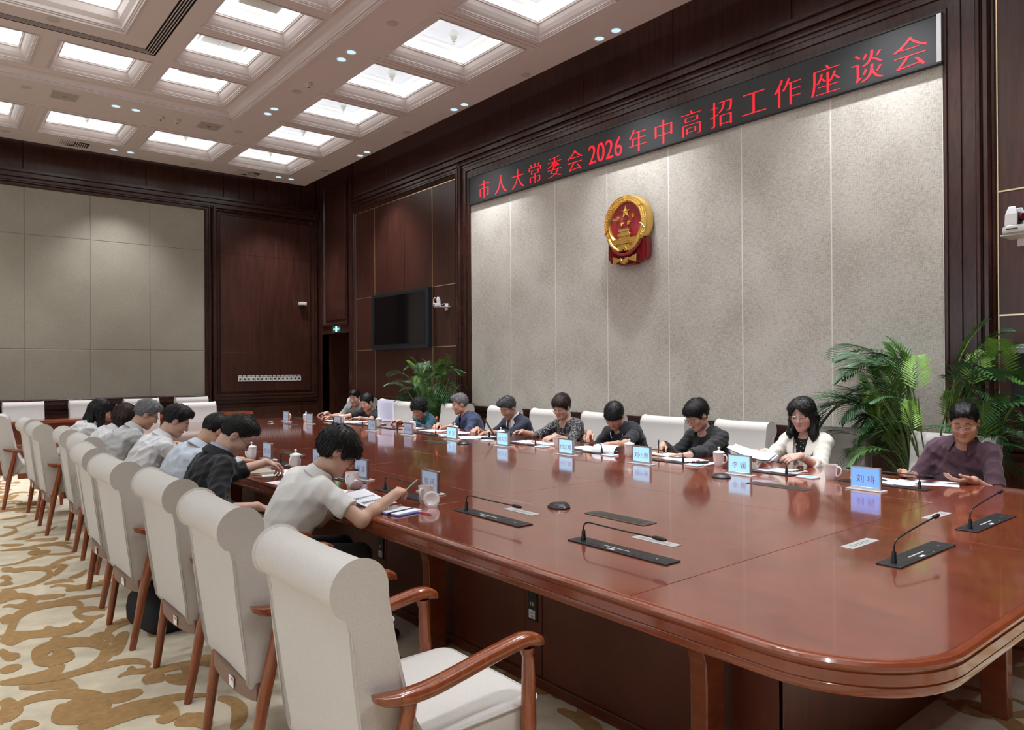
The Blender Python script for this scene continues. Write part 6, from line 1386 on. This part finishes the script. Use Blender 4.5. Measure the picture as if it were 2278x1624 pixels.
    upto = {'short': up_short, 'long': 1.93, 'mid': 1.45, 'elbow': .82}[sleeve]
    openf = {'jacket': .030}.get(top, 0)
    garment(nm, .010 if top != 'jacket' else .016, upto, tcol, 11, loose=.012 if sleeve == 'short' else .006, openf=openf, cf=tfn, vneck={'blouse': .12, 'tee': 0, 'polo': .06 if collar == 'open' else 0}.get(top, 0))
    # collar rings: folded strip of cloth standing round the neck
    def ring(kind, cm, name, dr=0.0, dz=0.0, tr=None):
        mb = MB(); n = 28; rows = []
        ax_ = nrm(sp*.6+nrm(HC-N)*.4); cf_ = nrm(sf-ax_*np.dot(sf, ax_)); cr = np.cross(cf_, ax_)
        gap = {'polo': 20, 'open': 34, 'shirt': 20, 'jacket': 50, 'stand': 14}[kind]
        hgt = {'polo': .036, 'open': .036, 'shirt': .040, 'jacket': .040, 'stand': .036}[kind]; r0 = (.063 if male else .056)*g+dr
        for k in range(n+1):
            a = R(gap+(360-2*gap)*k/n); rad = cf_*math.cos(a)*1.08+cr*math.sin(a); f_ = max(0, math.cos(a))**2
            c0 = N+ax_*(.014+dz-.030*f_)+sf*.006
            P0 = c0+rad*(r0+.006)-ax_*.02; P1 = c0+rad*r0+ax_*hgt*(1-.25*f_); P2 = c0+rad*(r0+.006)+ax_*(hgt+.003)*(1-.25*f_); P3 = c0+rad*(r0+.030+.016*f_)+ax_*(-.004-.044*f_); P4 = c0+rad*(r0+.024+.014*f_)+ax_*(-.010-.044*f_)
            rows.append([tuple(v) for v in (P0, P1, P2, P3, P4)])
        mb.loft(rows, False, False); o_ = mb.obj(name, cm, t, smooth=50)
        if tr: MB().tube([r_[3] for r_ in rows], .0026, 5).obj('collar_trim', tr, o_, smooth=60)
    if collar:
        mine = mat('collar_%02d' % SEEN[0], tcol, .8)
        if top == 'jacket':
            if collar == 'shirt': ring('shirt', mat('inner_collar_%02d' % SEEN[0], inner, .8), 'shirt_collar', .001, .010)
            ring('jacket', mine, 'jacket_collar', .012, -.004)
        else: ring(collar, trim[1] if trim else mine, 'collar', 0, 0, trim[0] if trim else None)
    # trousers and shoes, seated
    Tn = Sdf(); Tn.ell(Hp-up*.02, (.17*wide, .13, .10), Bz, .03)
    for s in (-1, 1):
        hj = Hp+rt*s*.085-up*.03; kn = hj+fw*.40+rt*s*.04-up*.03; an = V3(kn[0], kn[1], .10)+fw*.02
        Tn.cone(hj, kn, .085, .062, .03).cone(kn, an, .062, .048, .02)
    Tn.cut(V3(0, 0, .09), (0, 0, -1), 3)
    Vv, Q = sdf_mesh(Tn, V3(-.7, -.7, .05), V3(.7, .7, .75), .016)
    link('trousers', np_mesh('trousers', Vv, Q, CLOTH, np.tile(np.array(trousers), (len(Vv), 1))), t)
    for s in (-1, 1):
        hj = Hp+rt*s*.125; a = hj+fw*.42; S2 = Sdf().cone(V3(a[0], a[1], .05), V3(a[0], a[1], .05)+fw*.04, .045, .04, .02).cone(V3(a[0], a[1], .038)+fw*.0, V3(a[0], a[1], .032)+fw*.18, .040, .032, .02).cut(V3(0, 0, .002), (0, 0, -1), 3)
        Vv, Q = sdf_mesh(S2, V3(a[0], a[1], 0)-.25, V3(a[0], a[1], .1)+.25, .012); link('shoe', np_mesh('shoe', Vv, Q, BLACK), t)
    if glasses:
        gm = glasses; L_ = lambda x, y, z: tuple(HC+H@V3(x, y, z)*g)
        mb = MB()
        for s in (-1, 1):
            loop = [L_(s*.033+.0255*math.copysign(abs(math.cos(R(a)))**.6, math.cos(R(a))), .104-.012*abs(math.cos(R(a)))*(1 if s*math.cos(R(a)) > 0 else .2), -.001+.016*math.copysign(abs(math.sin(R(a)))**.7, math.sin(R(a)))) for a in range(0, 361, 24)]
            mb.tube(loop, .0014, 5); mb.tube([L_(s*.058, .093, .008), L_(s*.073, .07, .008), L_(s*.082, .01, .008), L_(s*.082, -.012, -.002)], .0013, 5)
        mb.tube([L_(-.009, .104, .004), L_(0, .107, .007), L_(.009, .104, .004)], .0013, 5)
        o_ = mb.obj('spectacles', gm, t, smooth=60)
    SEEN[0] += 1
    ctx = dict(t=t, HC=HC, H=H, N=N, sp=sp, sf=sf, rt=rt, arms=arms, shR=shR, shL=shL, O=O, Hp=Hp, L=L, g=g, bow=bow)
    return ctx
DN = (0, 0, -1)
def speckle(base, dots, dens, seed):
    def f(V, M, N, Hp, sp, sf, rt, L, arms):
        c = np.tile(np.array(base, float), (len(V), 1)); s = np.sin(V[:, 0]*410+seed)*np.sin(V[:, 1]*390+2*seed)*np.sin(V[:, 2]*430)+.5*np.sin(V[:, 0]*230+V[:, 2]*270)*np.sin(V[:, 1]*250-V[:, 2]*210)
        c[s > dens] = dots; return c
    return f
def plain(col, var=.06):
    return None
W_ = (.66, .67, .70)
people = []
def watch(ctx, arm_i, m, label=None):
    sgn, S0, E, W, dr, nn, cu, pi_ = ctx['arms'][arm_i]; d = nrm(W-E); a = nrm(np.cross(d, (0, 0, 1))); b = np.cross(a, d); c = W-d*.02
    mb = MB().tube([tuple(c+a*.0285*math.cos(R(k))+b*.0285*math.sin(R(k))) for k in range(0, 361, 30)], .005, 6); o = mb.obj('wristwatch' if m is not JADE else 'bracelet', m, ctx['t'], smooth=60)
    if m is not JADE: MB().tube([tuple(c-np.array(nn)*.028), tuple(c-np.array(nn)*.037)], .017, 14).obj('watch_face', STEEL, o, smooth=40)
JADE = mat('jade', (.35, .62, .45), .15, coat=.5)
def held_pen(ctx, i, m, name='pen', label='', tilt=(0, 0, 1), grp='held pens'):
    sgn, S0, E, W, dr, nn, cu, pi_ = ctx['arms'][i]; base = ctx['O']+W+dr*.115+nrm(nn)*.022; d = nrm(np.array(tilt, float))
    p0 = base-d*.045; p1 = base+d*.10
    if p0[2] < TZ+.004: p0[2] = TZ+.004
    pen(tuple(p0), tuple(p1), m, label, grp=grp)
# ---------------------------------------------------------------- near side, facing +x
c = person('woman in a white knit polo with short black hair and glasses over a notebook', (1.43, 3.66), -3, (1.69, 3.50, 1.065), -22, 36, 4, male=False, wide=.93, hair=('bob', HB), skin=(.60, .37, .27), g=.98,
    hR=((1.975, 3.33, .855), (.62, .40, .10), (.1, .35, -1), .95, True), hL=((1.885, 3.56, .800), (.75, -.62, -.08), (.05, .1, -1), .35, False), top='polo', tcol=(.78, .78, .77), sleeve='short', collar='polo', glasses=WIRED, fold=.004, h=.0045, elbow=((-.25, -.55, -.8), (-.4, .5, -.7)))
held_pen(c, 0, mat('pen_green', (.25, .38, .36), .35), label='slim grey-green pen held up by the woman in white', tilt=(.62, .0, .42)); people.append(c)
c = person('man in a dark suit jacket with cropped hair and glasses bent low over papers', (1.29, 4.54), 0, (1.50, 4.50, 1.095), -20, 42, 0, hair=('short', HB), skin=(.62, .40, .31),
    hR=((1.60, 4.22, .665), (.9, .1, -.35), (0, .3, -1), .5, False), hL=((1.90, 4.88, .830), (.8, .1, -.35), (.2, -.3, -1), .9, True), top='jacket', tcol=(.012, .013, .018), inner=(.36, .42, .55), sleeve='mid', collar='shirt', glasses=WIRED, fold=.008, h=.0048, elbow=((-.3, -.5, -.8), (-.3, .6, -.6)))
people.append(c)
c = person('man in a light blue shirt with his head down behind the dark-suited man', (1.30, 5.38), 6, (1.63, 5.34, 1.055), 12, 46, 0, hair=('short', HB), skin=(.55, .33, .23),
    hR=((1.95, 5.50, .80), (.9, .2, -.1), DN, .4, False), hL=((1.95, 5.68, .80), (.9, -.2, -.1), DN, .4, False), top='shirt', tcol=(.56, .62, .72), sleeve='long', collar='shirt', fold=.010, trousers=(.03, .03, .035))
people.append(c)
c = person('dark-haired man in a plain white shirt leaning on the table in profile', (1.27, 6.26), 2, (1.60, 6.22, 1.085), -14, 30, 0, hair=('side', HB), skin=(.58, .36, .27),
    hR=((1.92, 6.10, .80), (.9, .2, -.1), DN, .4, False), hL=((1.92, 6.45, .80), (.9, -.2, -.1), DN, .4, False), top='shirt', tcol=(.76, .77, .80), sleeve='long', collar='shirt', fold=.010)
people.append(c)
c = person('grey-haired man in a light grey checked shirt leaning forward', (1.24, 7.12), 2, (1.57, 7.08, 1.10), -8, 30, 0, hair=('side', HG), skin=(.52, .31, .22),
    hR=((1.9, 6.95, .80), (.9, .2, -.1), DN, .4, False), hL=((1.9, 7.3, .80), (.9, -.2, -.1), DN, .4, False), top='shirt', tcol=(.52, .53, .54), sleeve='long', collar='shirt', fold=.009, glasses=WIRED)
people.append(c)
c = person('woman in a white shirt with chin-length brown hair seen from behind', (1.26, 7.97), 4, (1.57, 7.95, 1.03), 16, 34, 0, male=False, hair=('mid', HBR), skin=(.6, .38, .28),
    hR=((1.88, 7.85, .80), (.9, .2, -.1), DN, .4, False), hL=((1.88, 8.15, .80), (.9, -.2, -.1), DN, .4, False), top='shirt', tcol=(.76, .77, .80), sleeve='long', collar='shirt', fold=.009, extra=[((-.05, -.05, -.02, 0, 0, 0), (-.045, -.05, -.03, 0, 0, -.12), .05, .035), ((.05, -.05, -.02, 0, 0, 0), (.045, -.05, -.03, 0, 0, -.12), .05, .035), ((0, -.07, -.02, 0, 0, 0), (0, -.07, -.03, 0, 0, -.12), .055, .04)])
people.append(c)
c = person('woman in a white shirt with long straight black hair and a hair clip', (1.20, 8.82), 0, (1.50, 8.78, 1.06), -12, 26, 0, male=False, hair=('long', HB), skin=(.6, .38, .29),
    hR=((1.85, 8.65, .80), (.9, .2, -.1), DN, .4, False), hL=((1.85, 8.98, .80), (.9, -.2, -.1), DN, .4, False), top='shirt', tcol=(.76, .77, .80), sleeve='long', collar='shirt', fold=.009, extra=[((-.07, -.02, 0, 0, 0, 0), (-.07, -.02, -.02, 0, 0, -.26), .035, .022), ((.07, -.01, 0, 0, 0, 0), (.07, 0, -.02, 0, 0, -.22), .032, .018), ((.07, .03, 0, 0, 0, 0), (.068, .03, -.02, 0, 0, -.2), .022, .014), ((0, -.08, -.0, 0, 0, 0), (0, -.09, 0, -.10, 0, -.26), .055, .03), ((-.04, -.07, 0, 0, 0, 0), (-.05, -.08, 0, -.10, 0, -.27), .05, .026), ((.04, -.07, 0, 0, 0, 0), (.05, -.07, 0, -.06, 0, -.27), .05, .026)])
people.append(c)
# ---------------------------------------------------------------- far side, facing -x
c = person('man in a plum polo shirt with rimless glasses looking down at a phone', (5.36, 1.92), 184, (5.26, 1.765, 1.127), 192, 22, 0, hair=('short', HB), skin=(.52, .29, .20), g=1.02,
    hR=((4.93, 1.98, .785), (-.7, -.6, -.05), (.1, -.2, 1), .35, False), hL=((4.96, 1.70, .785), (-.6, .7, .0), (.1, .2, 1), .35, False), top='polo', tcol=(.085, .042, .062), sleeve='elbow', collar='open', glasses=WIRE, fold=.007, h=.0052)
people.append(c); ct = c
t = thing('phone', 'dark phone held by the man in plum', 'phone', (4.925, 1.85, .805), R(95)); MB().box(-.038, -.078, 0, .038, .078, .008).obj('body', BLACK, t, bevel=.003); MB().box(-.034, -.074, .008, .034, .074, .0086).obj('screen', mat('screen_glass', (.004, .004, .005), .08), t)
c = person('woman in a white jacket over a dotted black top holding papers', (5.36, 2.88), 182, (5.26, 2.88, 1.122), 188, 14, 0, male=False, hair=('mid', HB), skin=(.64, .40, .32),
    hR=((4.80, 3.02, .835), (-.85, -.25, -.1), (0, -.6, -.6), .55, True), hL=((4.86, 2.76, .835), (-.8, .45, -.1), (0, .6, -.6), .55, True), top='jacket', tcol=(.70, .67, .60), inner=(.008, .008, .009), sleeve='mid', collar='jacket', glasses=WIRE, fold=.006, h=.0052,
    extra=[((-.078, -.01, -.02, 0, 0, 0), (-.085, .02, -.06, 0, 0, -.08), .030, .030), ((.078, -.01, -.02, 0, 0, 0), (.085, .02, -.06, 0, 0, -.08), .030, .030), ((-.085, .02, -.06, 0, 0, -.08), (-.08, .03, -.07, 0, 0, -.11), .032, .02), ((.085, .02, -.06, 0, 0, -.08), (.088, .01, -.07, 0, 0, -.11), .032, .02), ((0, -.07, -.02, 0, 0, 0), (0, -.06, -.05, 0, 0, -.12), .06, .045), ((-.05, -.05, -.04, 0, 0, 0), (-.06, -.04, -.05, 0, 0, -.13), .05, .035), ((.05, -.05, -.04, 0, 0, 0), (.06, -.04, -.05, 0, 0, -.13), .05, .035)])
watch(c, 1, JADE); people.append(c)
for s_ in (-1, 1):
    N_, sp_, sf_, rt_ = c['N'], c['sp'], c['sf'], c['rt']
    q_ = [N_+rt_*s_*.060+sf_*.070+sp_*.005, N_+rt_*s_*.118+sf_*.098-sp_*.085, N_+rt_*s_*.095+sf_*.122-sp_*.13, N_+rt_*s_*.036+sf_*.165-sp_*.27, N_+rt_*s_*.046+sf_*.135-sp_*.12]
    MB().prism([tuple(v) for v in q_], tuple(sf_*.012)).obj('lapel', mat('lapel_white', (.70, .67, .60), .8), c['t'], bevel=.002)
mb = MB(); PRL = mat('pearl_dots', (.75, .74, .7), .3)
for k in range(14):
    u = (-.03, .0, .03)[k % 3]+.006*math.sin(k*2.3); v = c['L']*(.52+.033*k*.9); P = c['Hp']+c['sp']*v+c['bow']*.9+c['sf']*(.128+.012*(v/c['L'] > .6)-.05*max(0, v/c['L']-.72))+c['rt']*u
    mb.lathe([(0, -.004), (.0045, 0), (0, .004)], 6, tuple(P))
mb.obj('pearl_dots', PRL, c['t'])
t = thing('document', 'sheaf of papers curling up in the hands of the woman in the white jacket', 'document', (4.74, 2.97, .80), R(10), 'held documents')
V = [(-.13+.16*j/3-.02*(i/8)**2, -.15+.30*i/8, .03+.075*(i/8)**2.0*(1 if j < 2 else .7)+.012*j) for i in range(9) for j in range(4)]
MB().add(V, [(4*i+j, 4*i+4+j, 4*i+5+j, 4*i+1+j) for i in range(8) for j in range(3)]).add([(x+.004, y-.012, z-.012) for x, y, z in V], [(4*i+j, 4*i+4+j, 4*i+5+j, 4*i+1+j) for i in range(8) for j in range(3)]).obj('paper_sheet', mat('paper_lilac', (.62, .62, .78), .8), t, smooth=60)
c = person('woman in a black jacket with short black hair and glasses writing in a notebook', (5.36, 3.74), 178, (5.18, 3.80, 1.077), 170, 28, -4, male=False, hair=('pixie', HB), skin=(.58, .35, .26), g=1.02, wide=1.06,
    hR=((4.82, 3.92, .812), (-.8, -.25, -.2), (0, -.3, -1), .9, True), hL=((4.74, 3.66, .785), (-.5, .85, -.02), DN, .12, False), top='jacket', tcol=(.010, .011, .012), inner=(.006, .006, .009), sleeve='long', collar='jacket', glasses=WIRED, fold=.008)
watch(c, 1, BLACK); held_pen(c, 0, PB, label='dark pen upright in the hand of the woman in the black jacket', tilt=(.15, .1, 1)); people.append(c)
TRW = mat('trim_white', (.6, .65, .75), .7)
c = person('man in a black polo with white collar trim and bowl-cut black hair writing', (5.36, 4.62), 184, (5.14, 4.72, 1.032), 200, 38, 4, hair=('bangs', HB), skin=(.55, .32, .23), g=1.03,
    hR=((4.86, 4.82, .845), (-.75, -.3, -.25), (0, -.4, -1), .9, True), hL=((4.66, 4.48, .805), (-.6, .7, 0), (-.2, -.2, -1), .95, False), top='polo', tcol=(.008, .009, .014), sleeve='elbow', collar='open', trim=(TRW, mat('polo_black', (.008, .009, .014), .8)), fold=.007)
held_pen(c, 0, PB, label='black pen held by the man in the black polo', tilt=(.25, .2, .9)); people.append(c)
t = thing('document', 'booklet page rolled over beside the fist of the man in the black polo', 'document', (4.62, 4.30, TZ+.001), R(6), 'held documents')
V = [(-.105+.16*(1-math.cos(R(a)))*.5, -.12+.24*j, .062*math.sin(R(a))+.002) for a in range(0, 181, 20) for j in (0, 1)]
MB().add(V, [(2*i, 2*i+2, 2*i+3, 2*i+1) for i in range(9)]).obj('paper_sheet', PAPER, t, smooth=60)
c = person('woman in a black speckled blouse with short dark hair and glasses', (5.36, 5.46), 184, (5.18, 5.50, 1.082), 200, 18, 0, male=False, hair=('pixie', HBR), skin=(.56, .34, .25), wide=1.1,
    hR=((4.72, 5.70, .835), (-.85, .1, .0), (0, -.5, -.8), .7, True), hL=((4.78, 5.26, .805), (-.9, .15, -.1), (0, .4, -.9), .5, True), top='blouse', tcol=(.01, .01, .011), sleeve='mid', tfn=speckle((.012, .012, .013), (.42, .42, .43), .42, 2), glasses=WIRE, fold=.007, h=.0055)
people.append(c)
c = person('man in a navy zip jacket over a white shirt bent over his papers', (5.36, 6.32), 180, (5.16, 6.36, 1.042), 184, 32, 0, hair=('side', HSP), skin=(.52, .30, .21),
    hR=((4.78, 6.50, .800), (-.8, -.4, -.1), DN, .6, False), hL=((4.70, 6.22, .795), (-.75, .5, -.1), DN, .5, False), top='jacket', tcol=(.010, .016, .040), inner=(.66, .66, .68), sleeve='mid', collar='shirt', fold=.008)
people.append(c)
c = person('grey-haired man in a dark blue polo with hands folded on the table', (5.34, 7.22), 172, (5.20, 7.36, 1.047), 158, 14, 0, hair=('side', HG), skin=(.54, .30, .22),
    hR=((4.83, 7.34, .800), (-.7, -.55, -.05), DN, .5, False), hL=((4.80, 7.12, .800), (-.65, .6, -.05), DN, .45, False), top='polo', tcol=(.030, .045, .105), sleeve='elbow', collar='open', fold=.007)
watch(c, 1, BLACK); people.append(c)
c = person('woman in a teal blouse with curly black hair reading a raised sheet', (5.32, 8.2), 190, (5.08, 8.12, 0.967), 205, 32, 0, male=False, hair=('curly', HB), skin=(.60, .36, .27),
    hR=((4.80, 8.30, .800), (-.85, .1, -.0), (0, -.5, -.8), .6, True), hL=((4.76, 7.92, .800), (-.7, .5, 0), DN, .5, False), top='blouse', tcol=(.008, .075, .105), sleeve='long', collar='stand', fold=.009, elbow=((.1, .6, -.7), (.1, -.6, -.7)))
people.append(c)
t = thing('document', 'lilac-white printed sheet held upright by the woman in teal', 'document', (4.80, 8.50, .80), R(62), 'held documents')
MB().prism([(-.03, -.105, 0), (-.035, .105, .0), (.06, .105, .27), (.065, -.105, .27)], (.0012, 0, .0005)).obj('paper_sheet', mat('paper_lilac', (.62, .62, .78), .8), t)
mb = MB()
for k in range(20): mb.prism([(-.0335+.0955*(.1+.04*k), -.085, .27*(.1+.04*k)), (-.0345+.0955*(.1+.04*k), .08, .27*(.1+.04*k)), (-.0345+.0955*(.112+.04*k), .08, .27*(.112+.04*k)), (-.0335+.0955*(.112+.04*k), -.085, .27*(.112+.04*k))], (-.0004, 0, .0003))
mb.obj('printed_lines', mat('faint_print', (.4, .4, .45), .8), t)
c = person('woman in a black T-shirt with tied dark hair reaching over her papers', (5.32, 10.02), 200, (5.08, 9.56, 1.002), 200, 22, 0, male=False, hair=('tied', HB), skin=(.60, .37, .28), g=1.0,
    hR=((4.56, 9.86, .800), (-.8, .5, -.05), DN, .8, True), hL=((4.76, 9.34, .795), (-.7, .6, 0), DN, .3, False), top='tee', tcol=(.010, .011, .014), sleeve='short', fold=.007)
people.append(c)
c = person('man in a light grey polo with short dark hair behind the woman in black', (5.42, 10.72), 205, (5.30, 10.36, 1.037), 214, 16, 0, hair=('short', HB), skin=(.54, .33, .25),
    hR=((4.86, 10.62, .800), (-.8, .4, -.05), DN, .6, True), hL=((4.92, 10.28, .795), (-.8, .4, 0), DN, .3, False), top='polo', tcol=(.30, .32, .31), sleeve='elbow', collar='open', fold=.007)
people.append(c)
